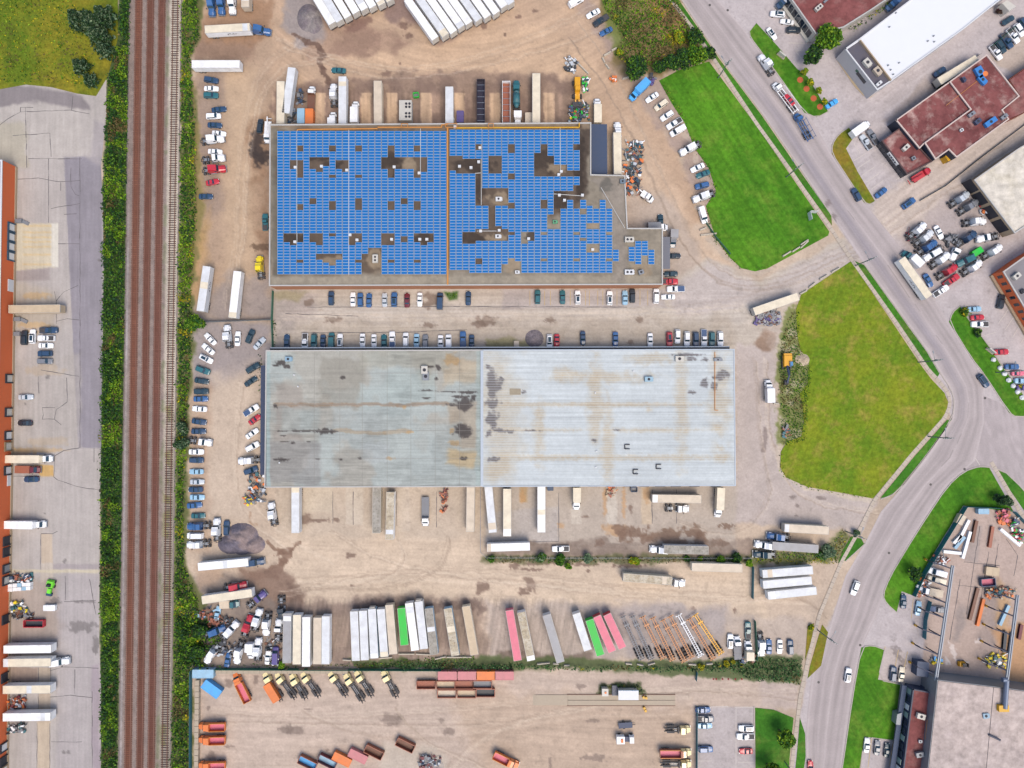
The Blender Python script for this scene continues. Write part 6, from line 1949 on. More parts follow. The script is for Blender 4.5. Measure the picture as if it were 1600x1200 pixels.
def truck(fx, fy, rx, ry, body, col, label, group=None, bodycol=None, hz=2.2):
 p, q = V(rx, ry, hz), V(fx, fy, hz)
 d = q - p
 c = (p + q) / 2
 bc = bodycol or col
 return spawn(truck_template(d.length, body), c.x, c.y, math.degrees(math.atan2(d.y, d.x)), CARPAINT[col], label, group, slots=FLATPAINT.get(bc, bc) if isinstance(bc, str) else bc)
# --- roll-off bins
_BIN = {}
def bin_(cx, cy, ang, col, label, L=6.0, W=2.5, H=1.5, closed=False, inside='brown', group='steel waste bins'):
 key = (L, W, H, closed)
 if key not in _BIN:
  m = MB()
  h, w = L / 2, W / 2
  m.box(-h, h, -w, w, .15, .25)
  for s in (-1, 1):
   m.box(-h, h, s * w - .05, s * w + .05, .25, H)
   m.box(-h, h, s * w - .1, s * w + .1, H, H + .1)
   for i in range(7):
    x = -h + .2 + i * (L - .4) / 6
    m.box(x - .05, x + .05, s * (w + .09) - .05, s * (w + .09) + .05, .2, H)
   m.box(s * h - .05, s * h + .05, -w + .05, w - .05, .25, H)
   m.box(s * h - .09, s * h + .09, -w + .1, w - .1, H, H + .095)
  root = m.mesh('bin_shell', [FLATPAINT['rust']])
  if closed:
   f = MB().box(-h + .1, h - .1, -w + .1, w - .1, H - .02, H + .06).box(-.04, .04, -w + .1, w - .1, H + .06, H + .1)
   parts = [('lid', f.mesh('lid', [FLATPAINT['pink']]), (0, 0, 0), True)]
  else:
   f = MB().box(-h + .08, h - .08, -w + .08, w - .08, .26, .45)
   parts = [('bin_floor', f.mesh('bin_floor', [FLATPAINT['brown']]), (0, 0, 0), True)]
  for x in (-h + .4, h - .4):
   for s in (-1, 1):
    parts.append(('roller', MB().wheel(x, s * (w - .3), .14, .2).mesh('roller', [M_CHAS]), (0, 0, 0), False))
  _BIN[key] = Tpl('waste_bin', 'waste bin', root, parts)
 x, y = P(cx, cy, H)
 return spawn(_BIN[key], x, y, ang, FLATPAINT[col], label, group, slots=FLATPAINT[col if closed else inside])
# --- skeletal container chassis
def skeletal(ax, ay, bx, by, col, label):
 """a = gooseneck end (top), b = wheel end"""
 p, q = V(ax, ay, 1.2), V(bx, by, 1.2)
 d = q - p
 L = d.length
 h = L / 2
 c = (p + q) / 2
 key = ('sk', round(L))
 if key not in _BIN:
  m = MB()
  for s in (-1, 1):
   m.box(-h, h - 3.0, s * .48 - .12, s * .48 + .12, .95, 1.25)
   m.box(h - 3.2, h, s * .36 - .13, s * .36 + .13, 1.15, 1.32)
  m.box(h - .3, h, -1.2, 1.2, 1.1, 1.32)
  m.box(-h, -h + .25, -1.2, 1.2, .95, 1.25)
  m.box(h - 3.4, h - 2.9, -.9, .9, .95, 1.2)
  root = m.mesh('chassis_frame', [FLATPAINT['orange']])
  parts = []
  n = int(L / .95)
  for i in range(n):
   x = -h + .6 + i * (L - 3.6) / n
   wd = 1.15 if i in (0, 1, n // 2) else .42
   parts.append(('crossmember', MB().box(x - .06, x + .06, -wd, wd, .98, 1.2).mesh('crossmember', [FLATPAINT['orange']]), (0, 0, 0), True))
  for x in (-h + 1.0, -h + 2.25, -h + 3.5):
   for s in (-1, 1):
    parts.append(('wheel', WH_DUAL, (x, s * .93, .52), False))
   parts.append(('axle', MB().box(x - .08, x + .08, -.9, .9, .45, .6).mesh('axle', [M_CHAS]), (0, 0, 0), False))
  for s in (-1, 1):
   parts.append(('landing_leg', MB().box(h - 4.2, h - 4.05, s * .75 - .08, s * .75 + .08, 0, 1.1).mesh('landing_leg', [M_CHAS]), (0, 0, 0), False))
  _BIN[key] = Tpl('container_chassis', 'chassis trailer', root, parts)
 return spawn(_BIN[key], c.x, c.y, math.degrees(math.atan2(-d.y, -d.x)), FLATPAINT[col], label, 'bare container chassis parked side by side')
# ------------------------------------------------------------------ WHAT STANDS WHERE
KIND = {'s': 'sedan', 'u': 'suv', 'p': 'pickup', 'v': 'van', 'c': 'coupe', 'm': 'minivan'}
WORD = {'s': 'sedan', 'u': 'SUV', 'p': 'pickup', 'v': 'van', 'c': 'coupe', 'm': 'minivan'}
def row(place, group, frm, items, key=lambda q: q[0]):
 items = sorted(items, key=key)
 cnt = {}
 for q in items:
  cnt.setdefault((q[4], q[3]), []).append(q)
 for q in items:
  same = cnt[(q[4], q[3])]
  base = q[4] + ' ' + WORD[q[3]]
  if q[4] == 'dark':
   base = 'dark green-black ' + WORD[q[3]]
  lb = base + ' ' + place
  if len(same) > 1:
   lb = ORD[same.index(q)] + ' ' + base + ' from the ' + frm + ' ' + place
  x, y = P(q[0], q[1], .8)
  o = spawn(CARS[KIND[q[3]]], x, y, q[2] + rng.uniform(-1.5, 1.5), CARPAINT[q[4]], lb, group)
  s = rng.uniform(.96, 1.03)
  o.scale = (s, s, rng.uniform(.97, 1.04))
  ex = q[5] if len(q) > 5 else ''
  if 'b' in ex:
   ob('bed_cover', COVER, o)
  if 'r' in ex:
   ob('sunroof', SUNROOF_S if q[3] == 'u' else SUNROOF, o)
ky = lambda q: q[1]
row('in the top column beside the railway weeds', 'cars parked beside the railway weeds', 'top', [
 (330, 125, -8, 'u', 'navy'), (330, 138.5, 0, 's', 'white'), (329.5, 149, 0, 'u', 'teal'), (342, 171, 6, 's', 'navy'), (333.5, 181.5, 3, 'm', 'white'),
 (335.5, 195.5, -3, 's', 'navy'), (342, 208.5, -4, 's', 'white'), (336, 237, -3, 's', 'white'), (332, 284.5, 10, 'c', 'red'), (321.5, 307, 0, 's', 'navy')], ky)
row('against the left wall of the solar warehouse', 'cars by the solar warehouse side wall', 'top', [(406.5, 197, 85, 'u', 'black'), (414.5, 347, 90, 'p', 'teal')], ky)
row('among the wrecks by the bottom fence', 'cars among the wrecks', 'railway', [(340, 958, 80, 's', 'pale blue'), (431, 1024, 88, 'v', 'purple'), (418.5, 1027, 85, 's', 'white'), (356, 1031, 80, 's', 'blue')])
row('alone at the top end of the dock trailers', None, 'top', [(529, 110, 176, 's', 'teal')])
row('angled along the dirt track by the thicket', 'cars angled in along the dirt track', 'top', [(900, 3, 30, 'v', 'white'), (927, 21, 210, 's', 'white'), (939, 32, 213, 'p', 'black'), (947, 49, 208, 's', 'blue')], ky)
row('nosed to the track beside the bright lawn', 'cars nosed out beside the lawn', 'top', [(1019, 152, 214, 's', 'white'), (1033, 164, 216, 'm', 'cream'), (1042, 181, 214, 'u', 'white'), (1053.6, 193, 212, 'p', 'white'), (1059, 204.5, 210, 'v', 'white'),
 (1090, 262, 205, 's', 'white'), (1098.5, 272, 200, 's', 'teal'), (1097, 290, 195, 'u', 'blue'), (1098, 336, -74, 'v', 'white')], ky)
CB = 'in the row below the solar warehouse front'
row(CB, 'cars parked below the solar warehouse', 'railway end', [(517.5, 466, 90, 'u', 'navy'), (551.5, 467.5, 90, 's', 'white'), (563, 468.5, 90, 'u', 'blue'), (576.5, 469, 90, 's', 'blue'), (601, 468.5, 90, 's', 'silver'), (616, 468, 90, 'u', 'blue', 'r'), (636, 469, 90, 's', 'maroon'), (656, 468, 270, 's', 'white'),
 (687.5, 470.5, 90, 'v', 'navy'), (731.7, 466, 90, 's', 'navy'), (840, 464, 90, 'u', 'teal'), (879, 464, 90, 's', 'teal'), (902.7, 464.6, 90, 'u', 'white', 'r'), (952.6, 465.6, 90, 'u', 'white', 'r'), (976.6, 465, 90, 's', 'pale blue'), (988, 462, 90, 'u', 'black'), (1025.4, 462.6, 90, 'm', 'white')])
CC = 'in the row above the grey warehouse'
row(CC, 'cars parked above the grey warehouse', 'railway end', [(448, 533.6, 90, 's', 'navy'), (476.5, 534.6, 270, 'p', 'white'), (490.6, 533, 270, 'u', 'teal'), (504.6, 533.8, 270, 's', 'navy'), (518, 532.4, 90, 'v', 'teal'), (531.3, 532.4, 90, 'u', 'white', 'r'), (566.4, 532.4, 270, 's', 'white'), (584.3, 533, 270, 's', 'white'), (600, 533.8, 90, 's', 'teal'), (613, 531.5, 90, 'p', 'white', 'b'), (634, 531, 90, 'm', 'white'), (650.8, 533, 270, 's', 'pale blue'), (664.6, 534, 90, 'u', 'grey'),
 (688.5, 535, 270, 's', 'white'), (701, 535.5, 90, 'v', 'white'), (723.5, 531.5, 90, 'p', 'blue', 'b'), (737, 534, 270, 's', 'navy'), (858.6, 534, 270, 'u', 'white', 'r'), (870, 532.4, 270, 'c', 'red'), (910.8, 528.5, 270, 's', 'navy'), (961.6, 530, 270, 's', 'blue'), (1016, 531.6, 270, 's', 'white'), (1046, 530, 270, 'u', 'red', 'r'), (1058.6, 526, 270, 'u', 'white'), (1073.4, 529.6, 270, 'u', 'white'), (1087.4, 530, 270, 'u', 'navy'), (1100, 528, 270, 'p', 'white', 'b'), (1112.4, 529.6, 270, 'u', 'teal'), (1125.4, 529.6, 270, 'u', 'white')])
row('in the grey gravel corner below the two parked trailers', 'cars in the grey gravel corner', 'railway', [(328.5, 529.6, 135, 's', 'white'), (371.4, 529, 88, 's', 'white'), (391, 525.5, 68, 'u', 'dark'), (405.4, 536.6, 45, 's', 'silver'), (325, 545.4, 142, 's', 'white'), (322, 560.6, -28, 'u', 'white', 'r')])
row('in the long column left of the grey warehouse', 'cars parked beside the railway weeds', 'top', [(317, 578.4, -20, 'u', 'teal'), (315, 595.4, -10, 's', 'dark'), (314.4, 611.6, 0, 'u', 'dark'), (313.6, 623.4, 0, 's', 'blue'), (311.6, 639, 178, 's', 'white'), (311, 659, -8, 's', 'navy'), (310.3, 674, 0, 's', 'navy'), (306.6, 706, 0, 's', 'white'), (307, 719, 0, 'u', 'navy'), (306.7, 737, 180, 's', 'pale blue'), (308, 753, 0, 's', 'silver'), (305.5, 765, 180, 's', 'navy'), (308, 777, 0, 's', 'pale blue'), (303.8, 789.6, 4, 's', 'blue'), (309.5, 806, 0, 's', 'teal'), (305, 837, 180, 'v', 'white')], ky)
row('angled against the dark canopy of the grey warehouse', 'cars angled at the warehouse canopy', 'top', [(395.4, 575, 30, 'u', 'dark'), (392, 596, 35, 's', 'dark'), (392.8, 641, 33, 'p', 'white', 'b'), (398, 655.5, 37, 'c', 'red'), (394, 677.5, 35, 's', 'white'), (394.6, 698, 28, 'u', 'white'), (392, 735, 20, 'u', 'navy')], ky)
row('standing upright between a white tractor and the dark gravel heap', None, 'top', [(354, 825, 90, 'u', 'navy')])
row('in the left lot group below the loading pad', 'cars in the left lot', 'top', [(38, 527.6, 90, 'u', 'black'), (51, 525.6, 88, 'u', 'white', 'r'), (76, 516, 0, 'p', 'navy'), (72, 528.4, 180, 'p', 'white'), (71.4, 540, 0, 's', 'white'), (70, 552.4, 180, 'u', 'navy'), (70, 564.4, 0, 'm', 'grey')], ky)
row('parked alone out on the left lot by the brick building', 'cars in the left lot', 'top', [(40, 620.6, 0, 's', 'silver'), (38.6, 661, 180, 's', 'black'), (48.4, 749, 180, 's', 'navy', 'r')], ky)
row('by the corner of the solar warehouse', 'cars by the solar warehouse corner', 'top', [(1053, 400, 0, 's', 'black'), (1048, 428, 180, 's', 'dark'), (1045.5, 440, 0, 'p', 'red'), (1056, 451.5, 180, 'p', 'white', 'b'), (1044, 464, 180, 's', 'white'), (1032, 346, 90, 's', 'dark')], ky)
row('under the shrubs in front of the ribbed-roof docks', None, 'top', [(876, 857.5, 180, 'p', 'white')])
row('at the road end of the trailer storage row', 'cars at the end of the trailer row', 'chassis trailers', [(1141, 1002, 88, 'u', 'white', 'r'), (1168.7, 985, 90, 'p', 'teal'), (1201.6, 1010.6, 90, 's', 'blue'), (1218.4, 1010.6, 270, 's', 'white'), (1235, 1011, 90, 'u', 'navy')])
row('in the fenced bays beside the yellow-cab trucks', 'cars in the bottom bays', 'top', [(1098.4, 1109.4, 0, 's', 'blue'), (1101.6, 1123, 0, 'p', 'grey'), (1101.6, 1134, 0, 's', 'pale blue'), (1102.5, 1170.7, 0, 'u', 'blue')], ky)
row('in the bays beside the bottom grass plot with the tree', 'cars in the bottom bays', 'top', [(1166, 1138, 180, 'u', 'white', 'r'), (1165, 1150.6, 180, 'p', 'white'), (1165.7, 1174, 180, 'c', 'red')], ky)
row('driving along the main road past the three white trailers', 'cars driving on the road', 'top', [(1336, 919, 250, 'u', 'white')])
row('driving along the road beside the front lawn of the office wing', 'cars driving on the road', 'top', [(1325, 1055, 82, 'u', 'white', 'r')])
row('driving at the bottom end of the main road', 'cars driving on the road', 'top', [(1266.5, 1200, 90, 's', 'red')])
row('driving past the roadside flower bed and sign', 'cars driving on the road', 'top', [(1536.7, 595, -55, 'u', 'navy', 'r')])
row('at the window front of the top maroon office', 'cars at the top maroon office', 'top', [(1215, 22, 176, 'u', 'white', 'r'), (1230, 34, 170, 's', 'white'), (1240, 46.7, 0, 'u', 'black')], ky)
row('alone along the grass island facing the maroon office', None, 'top', [(1206, 52.5, -52, 's', 'white', 'r')])
row('parked by the four young red-mulched trees', None, 'top', [(1300, 161.7, 33, 's', 'sky blue')])
row('outside the dark-faced front office', 'cars at the front office', 'white bus', [(1353, 222, 122, 'p', 'silver'), (1364, 214, 122, 'p', 'grey')])
row('at the foot of the dry grass strip with bay lines', 'cars by the dry grass strip', 'top', [(1338, 304, 118, 'u', 'navy'), (1377, 301, 38, 's', 'blue')], ky)
row('out on the open tan drive above the tractor yard', None, 'top', [(1420, 317.6, 36, 'u', 'blue', 'r')])
row('on the driveway beside the white-roofed building', 'cars by the white-roofed building', 'top', [(1469, 112, 35, 's', 'navy'), (1575.6, 31.5, 32, 's', 'dark')], ky)
row('in the upper right corner row', 'vehicles at the upper right corner', 'maroon roof', [(1556, 82, -55, 'p', 'white'), (1564, 73, -55, 'u', 'dark'), (1573, 64, -55, 'p', 'navy'), (1583, 56, -55, 'p', 'white'), (1592.5, 47, -55, 'u', 'white'), (1600, 38, -55, 'u', 'navy')])
row('among the tractors near the cream-roofed garage', None, 'top', [(1467, 363, -62, 's', 'white')])
row('tucked behind the long trailer of the tractor yard', None, 'top', [(1450.5, 438, -62, 's', 'blue')])
row('at the tail of the tractor yard beside the long trailer', 'pickups at the tail of the tractor yard', 'top', [(1486.5, 438, 35, 'p', 'red'), (1470, 454.5, 33, 'p', 'white')], ky)
row('alone in the bays of the orange brick building', None, 'top', [(1564, 471, 76, 'u', 'black')])
row('by the bush on the roadside grass island', 'cars along the roadside island', 'top', [(1527.5, 496, 5, 's', 'red'), (1531, 506.7, 180, 'p', 'white'), (1523, 483, 5, 's', 'pale blue')], ky)
row('beside the sign on the roadside grass island', 'cars along the roadside island', 'top', [(1565, 550, 3, 's', 'red'), (1581.7, 573, 0, 's', 'blue'), (1591, 583, 0, 'c', 'pink'), (1597, 595, 0, 's', 'pale blue'), (1600, 606, 0, 's', 'purple')], ky)
row('outside the teal gate of the fabrication yard', 'cars outside the gate', 'road', [(1412, 940, 85, 's', 'navy'), (1435, 950.5, 80, 's', 'pale blue')])
row('inside the fence of the fabrication yard', 'vehicles inside the yard fence', 'top', [(1464, 894, 165, 'v', 'white'), (1462.7, 906, 165, 'v', 'cream'), (1464, 952, -5, 'p', 'grey', 'b')], ky)
row('in the marked bays above the front lawn corner', 'cars above the front lawn corner', 'road', [(1395.6, 1053, 82, 'u', 'navy'), (1408.8, 1054, 82, 's', 'cream')])
row('in the bottom bays before the office wing', 'cars before the office wing', 'road', [(1354.5, 1164.7, 85, 's', 'white'), (1370.8, 1168.6, 85, 's', 'grey'), (1386, 1172.5, 82, 's', 'dark')])
# --- box trailers
G = 'trailers backed to the solar warehouse docks'
trailer(438, 201, 438.5, 127, 'cream', 'cream box trailer at the docks, nearest the railway strip', G)
trailer(446, 177, 456, 105, 'pale grey', 'grey box trailer pulled slightly askew beside the cream one', G)
trailer(535, 201, 535, 119, 'white', 'white box trailer at the docks beside a white straight truck', G, roof='pale grey')
trailer(590.5, 201, 590, 126, 'cream', 'narrow cream box trailer standing alone between damp dock pads', G, roof='beige')
trailer(702, 196, 702, 135, 'pale grey', 'grey dock trailer with a round dark patch and white cap', G)
trailer(751, 196, 751, 121, M_TARPK, 'black tarpaulin-covered trailer at the docks', G, 'open', roof=M_TARPK)
trailer(791, 199, 791, 124, 'white', 'rusty-floored open trailer at the docks beside a teal mixer', G, 'open', roof='rust')
trailer(838, 201, 838, 114, 'pale grey', 'long pale trailer at the docks nearest the yellow loader', G, roof='cream')
trailer(965.5, 272, 964.5, 207, 'white', 'long white trailer beside the slate loading canopy', None, roof='cream')
mark(trailer(320, 46, 390, 42, 'white', 'white trailer coupled to a blue tractor at the top left yard', None, roof='cream'), -1)
trailer(300, 100, 374, 100, 'white', 'lone white trailer lying level below the blue-tractor rig', None)
mark(trailer(313, 486, 323, 416, 'pale grey', 'leaning grey-white trailer beside the railway shrubs', 'two trailers above the gravel corner'), -1)
trailer(363, 496, 371, 424, 'white', 'white trailer right of the one beside the railway shrubs', 'two trailers above the gravel corner')
trailer(383, -8, 383, 11, 'beige', 'beige trailer end showing at the top edge beside a white tractor', None)
# the parked fans at the top edge
G = 'white trailers fanned out at the top'
ends = [(519, 37), (531, 33), (544, 27), (557, 20), (570, 15), (583, 11), (597, 7), (610, 1)]
for i, (x, y) in enumerate(ends):
 lb = ('biggest showing, leftmost' if i == 0 else ORD[i] + ' after the leftmost') + ' white trailer of the first top fan'
 trailer(x, y, x - 40, y - 66, 'white', lb, G, roof='pale grey' if i % 3 == 1 else 'white')
ends2 = [(680, 60), (696, 55), (709, 50), (721, 42), (733, 36), (748, 31), (762, 26), (776, 20), (788, 10), (799, 5)]
for i, (x, y) in enumerate(ends2):
 lb = ('longest showing, leftmost' if i == 0 else ORD[i] + ' after the leftmost') + ' white trailer of the second top fan'
 trailer(x, y, x - 44, y - 62, 'white', lb, G, roof='pale grey' if i % 4 == 1 else 'white')
# docks of the grey warehouse
G = 'trailers backed to the grey warehouse docks'
trailer(461.5, 761, 461.5, 833, 'pale grey', 'ribbed grey trailer at the dock nearest the dark gravel heap', G)
trailer(588.5, 761, 588, 833, 'cream', 'greenish-cream trailer at the docks, left of a mottled white one', G, roof=M_MOTTLEG)
trailer(610, 769, 608.5, 843, 'white', 'mottled white trailer standing just off the docks', G, roof=M_MOTTLE)
trailer(735.5, 761, 734.5, 831, 'beige', 'beige trailer at the dock left of the mid-yard fence', G)
trailer(763, 761, 770, 832, 'pale grey', 'skewed pale trailer just right of the mid-yard fence', G)
trailer(792.5, 764, 792.5, 838, 'pale grey', 'straight pale trailer second right of the mid-yard fence', G, roof='cream')
trailer(846, 760, 846, 832, 'white', 'white trailer third right of the mid-yard fence', G)
trailer(761, 856, 828, 854, 'white', 'white trailer lying level along the shrubs under the docks', None)
trailer(1020, 779, 1095, 780, 'beige', 'beige trailer lying level just below the ribbed roof', None)
trailer(1107, 860, 1038, 858.5, 'pale grey', 'greenish-grey trailer of the rig along the shrub line', None, roof=M_MOTTLEG)
trailer(1226, 825, 1295, 829, 'cream', 'cream trailer by the drive with a white end panel', None, roof='beige')
trailer(1279, 858, 1207, 853, 'mid grey', 'dark grey-roofed trailer of the rig beside the cream one', None)
trailer(1160, 888, 1081, 886, 'cream', 'cream trailer alone under the shrubs left of the teal fence', None, roof='beige')
trailer(974, 902, 1050, 908, 'cream', 'dirty cream trailer of the rig crossing the tan yard', None, roof=M_MOTTLE)
for i, (x0, y0, x1, y1) in enumerate(((1192, 897, 1270, 891), (1192, 914, 1269, 907), (1200, 931, 1276, 923))):
 trailer(x1, y1, x0, y0, 'white', ('upper', 'middle', 'lower')[i] + ' of the three white trailers stacked beside the road', 'three white trailers by the road', roof='pale grey')
trailer(1178, 487, 1248, 463, 'pale grey', 'pale trailer with a blue end by the warehouse driveway', None, roof='cream')
trailer(309, 886, 388, 878.5, 'white', 'white trailer with a navy tractor under the dark gravel heap', None)
trailer(315, 938, 394, 926.5, 'white', 'white trailer beside the wrecked red tractor', None, roof='cream')
mark(trailer(1452, 464, 1409, 404, 'white', 'long white trailer closing off the tractor yard', None, roof='cream'), 1, -3)
trailer(1468, 127, 1527, 91, 'cream', 'cream trailer hidden along the fence of the white-roofed building', None)
# left storage group
G = 'trailers stored along the bottom fence'
for i, (x, y0, y1, c, r, lb) in enumerate(((447.7, 959, 1036, 'pale grey', 'mid grey', 'grey trailer beside the wrecks, first of the stored five'), (463.5, 961, 1038, 'white', 'cream', 'second of the stored five trailers, white beside a grey one'), (478, 965, 1041, 'white', 'white', 'bright white trailer in the middle of the stored five'), (495.5, 965, 1038, 'beige', 'beige', 'beige trailer among the stored five'), (508.5, 963, 1038, 'white', 'pale grey', 'white trailer at the open end of the stored five'))):
 trailer(x, y1, x + (.5 if i else 1), y0, c, lb, G, roof=r)
for x0, y0, x1, y1, c, r, lb, st in (
  (553, 956, 556, 1032, 'white', 'pale grey', 'first white trailer of the long stored row', 'box'), (567, 955, 570, 1031, 'white', 'pale grey', 'second white trailer of the long stored row', 'box'),
  (581, 951.5, 585, 1029, 'pale blue', 'pale grey', 'third trailer of the long stored row, bluish white', 'reefer'), (595, 951.5, 600.5, 1027, 'pale grey', 'pale grey', 'fourth trailer of the long row, grey with speckled roof', 'box'),
  (608, 945.5, 614.5, 1022, 'beige', 'beige', 'beige trailer left of the first green container', 'box'), (627, 950.6, 632, 1008, 'green', 'green', 'bright green container between beige and white trailers', 'container'),
  (639, 943, 648.6, 1016, 'white', 'white', 'bright white trailer right of the first green container', 'box'), (654, 940, 662.6, 1014, 'pale grey', 'pale grey', 'pale bluish trailer beside the bright white one', 'reefer'),
  (669.6, 950.6, 678.4, 1023, 'pale blue', M_MOTTLEG, 'mottled grey trailer with a pale blue tail', 'box'), (699.4, 950.6, 711.6, 1025, 'pale blue', M_MOTTLE, 'mottled trailer standing apart with a rusty streak', 'box'),
  (728, 948, 741.4, 1023, 'cream', 'tan', 'tan-roofed trailer with gaps on both sides', 'box'), (796, 954, 809, 1032, 'pink', 'pink', 'long pink trailer beside a peeling cream one', 'box'),
  (814.4, 957, 830, 1032, 'white', M_MOTTLE, 'peeling cream trailer beside the pink one', 'box'), (854, 961, 876, 1035, 'pale grey', 'mid grey', 'grey trailer standing alone beside the peeling one', 'flat'),
  (900.5, 959, 918.6, 1016, 'white', 'pale grey', 'white container left of the second green one', 'container'), (921, 969, 938.6, 1024, 'green', 'green', 'bright green container beside two red ones', 'container'),
  (933, 963.5, 956.7, 1018, 'red', 'pink', 'red container next to the green one', 'container'), (948.5, 960, 973, 1013, 'red', 'pink', 'red container nearest the bare chassis row', 'container')):
 if st == 'flat':
  st = 'box'
 trailer(x1, y1, x0, y0, c, lb, G, st, roof=r)
for x0, y0, x1, y1, c, lb in ((973, 963, 1003, 1030.5, 'grey', 'black chassis nearest the red containers'), (988.4, 963, 1018, 1030, 'grey', 'second black chassis, beside the rust-orange ones'), (1004, 964, 1036.5, 1029, 'ochre', 'first rust-orange chassis after the two black ones'), (1019.7, 965, 1051.5, 1032, 'ochre', 'brown-topped chassis, second of the rust-orange run'), (1035.6, 968.4, 1070, 1034, 'ochre', 'orange chassis reaching furthest down into the weeds'),
        (1047, 963, 1080.6, 1027.5, 'ochre', 'rusty chassis left of the white one'), (1061, 962, 1094.7, 1024, 'white', 'white-framed chassis among the rusty ones'), (1077, 966.5, 1115, 1030, 'ochre', 'rusty chassis right of the white one'), (1086, 960, 1127.5, 1022, 'amber', 'bright yellow chassis at the end of the row')):
 skeletal(x0, y0, x1, y1, c, lb)
# left dock rigs
G = 'trailers at the brick building docks'
trailer(5, 1015, 80, 1014, 'white', 'white trailer at the brick docks above a coupled one', G, roof='white')
trailer(5, 1036, 79, 1035, 'white', 'white trailer coupled to a white tractor at the brick docks', G, roof='cream')
trailer(4, 1078, 79, 1077, 'white', 'cream-roofed trailer by the orange scrap at the brick docks', G, roof='cream')
trailer(4, 1121, 79, 1120, 'white', 'white trailer below the orange scrap at the brick docks', G, roof='white')
trailer(13, 483, 94, 482, 'tan', 'tan ribbed trailer at the brick docks above the parked group', G, roof='tan')
# --- tractors
G = 'truck tractors in the railway strip'
tractor(351, 216, 313, 221, 'white', 'white tractor between white sedans in the railway strip', G)
tractor(350, 246, 316, 250, 'white', 'white tractor right above the red one in the railway strip', G, 'day')
tractor(353, 263, 316, 267, 'red', 'red tractor in the railway strip', G)
tractor(405, 399, 408, 437, 'yellow', 'yellow tractor by the corner of the solar warehouse', G)
tractor(331, 26, 331, -12, 'blue', 'blue tractor at the top edge nearest the railway', G)
tractor(346, 24, 346, -14, 'blue', 'second blue tractor from the railway at the top edge', G)
tractor(363, 23, 363, -15, 'white', 'white tractor at the top edge beside blue ones', G)
tractor(422, 50, 388, 46, 'blue', 'blue tractor coupled to the white trailer, top left', G)
tractor(521, 130, 522, 168, 'white', 'white tractor hugging the white dock trailer', None)
tractor(964.5, 192, 965, 226, 'white', 'white tractor of the rig beside the slate canopy', None)
tractor(1062, 240, 1096, 223, 'white', 'white tractor with black tail beside the bright lawn', None)
tractor(1084, 312, 1116, 301, 'white', 'white tractor with scrap behind it beside the lawn', None)
tractor(354, 507, 358, 545, 'white', 'white tractor in the gravel corner between sedans', None)
tractor(372, 721, 409, 718, 'white', 'white tractor facing the railway under the warehouse canopy', None)
tractor(328, 692, 297, 688, 'white', 'white tractor in the long column beside a dark shrub', None, 'day')
G = 'tractors around the dark gravel heap'
tractor(291, 823, 331, 821, 'blue', 'blue tractor above a white van beside the weeds', G)
tractor(290, 852, 331, 849, 'white', 'white tractor below a white van beside the weeds', G)
tractor(338.5, 809, 339, 848, 'white', 'white tractor upright beside the dark gravel heap', G)
tractor(423, 784, 429, 823, 'white', 'white tractor standing alone beside the ribbed grey trailer', G)
tractor(411, 877, 378, 880, 'navy', 'navy tractor coupled below the dark gravel heap', G)
tractor(399, 912, 336, 921, 'red', 'stripped red tractor with silver engine showing', None)
G = 'tractors among the wrecks'
for a, c, lb, k in (((413, 927, 388, 948), 'purple', 'purple tractor towing a small flat trailer among the wrecks', 'day'), ((440, 968, 439, 931), 'black', 'black stripped tractor right of the wrecks', 'day'), ((354, 980, 317, 993), 'blue', 'blue tractor among the wrecks by the trees', 'sleeper'),
     ((372, 971, 346, 1001), 'white', 'white slanted tractor beside the blue wreck', 'sleeper'), ((393, 960, 380, 997), 'red', 'red tractor in the middle of the wrecks', 'sleeper'), ((406, 951, 397, 988), 'white', 'white tractor leaning on the right of the red wreck', 'sleeper'),
     ((415, 994, 419, 955), 'white', 'white tractor pointing down beside a black chassis', 'sleeper'), ((436, 970, 434, 1002), 'white', 'white tractor tucked against the grey stored trailer', 'day'), ((321, 1036, 343, 1005), 'white', 'white tractor at the bottom corner of the wrecks by trees', 'sleeper'),
     ((369, 1037, 378, 1001), 'white', 'white tractor nose down at the bottom fence', 'sleeper'), ((404, 996, 402, 1035), 'white', 'white tractor nose up at the bottom fence', 'sleeper')):
 tractor(*a, c, lb, G, k)
tractor(1017, 858, 1051, 859.5, 'white', 'white tractor of the rig along the shrub line', None)
tractor(1200, 837, 1233, 840, 'blue', 'blue tractor above the white one near the drive', None)
tractor(1180, 850, 1216, 854, 'white', 'white tractor of the rig near the drive', None)
tractor(1178, 866, 1213, 866, 'dark', 'dark tractor in the shrubs below the white one', None)
tractor(1068, 911.5, 1036, 908, 'white', 'white tractor of the rig crossing the tan yard', None, 'day')
tractor(1075, 795, 1041, 794, 'white', 'white day-cab tractor below the level beige trailer', None, 'day')
tractor(1190, 1023, 1187, 990, 'white', 'white tractor with black chassis beside the green fence', None)
tractor(110, 1032, 70, 1035, 'white', 'white tractor coupled at the brick docks', None)
tractor(1187, 85, 1208, 117, 'white', 'white bare tractor on the road verge', None)
G = 'tractors in the right-hand truck yard'
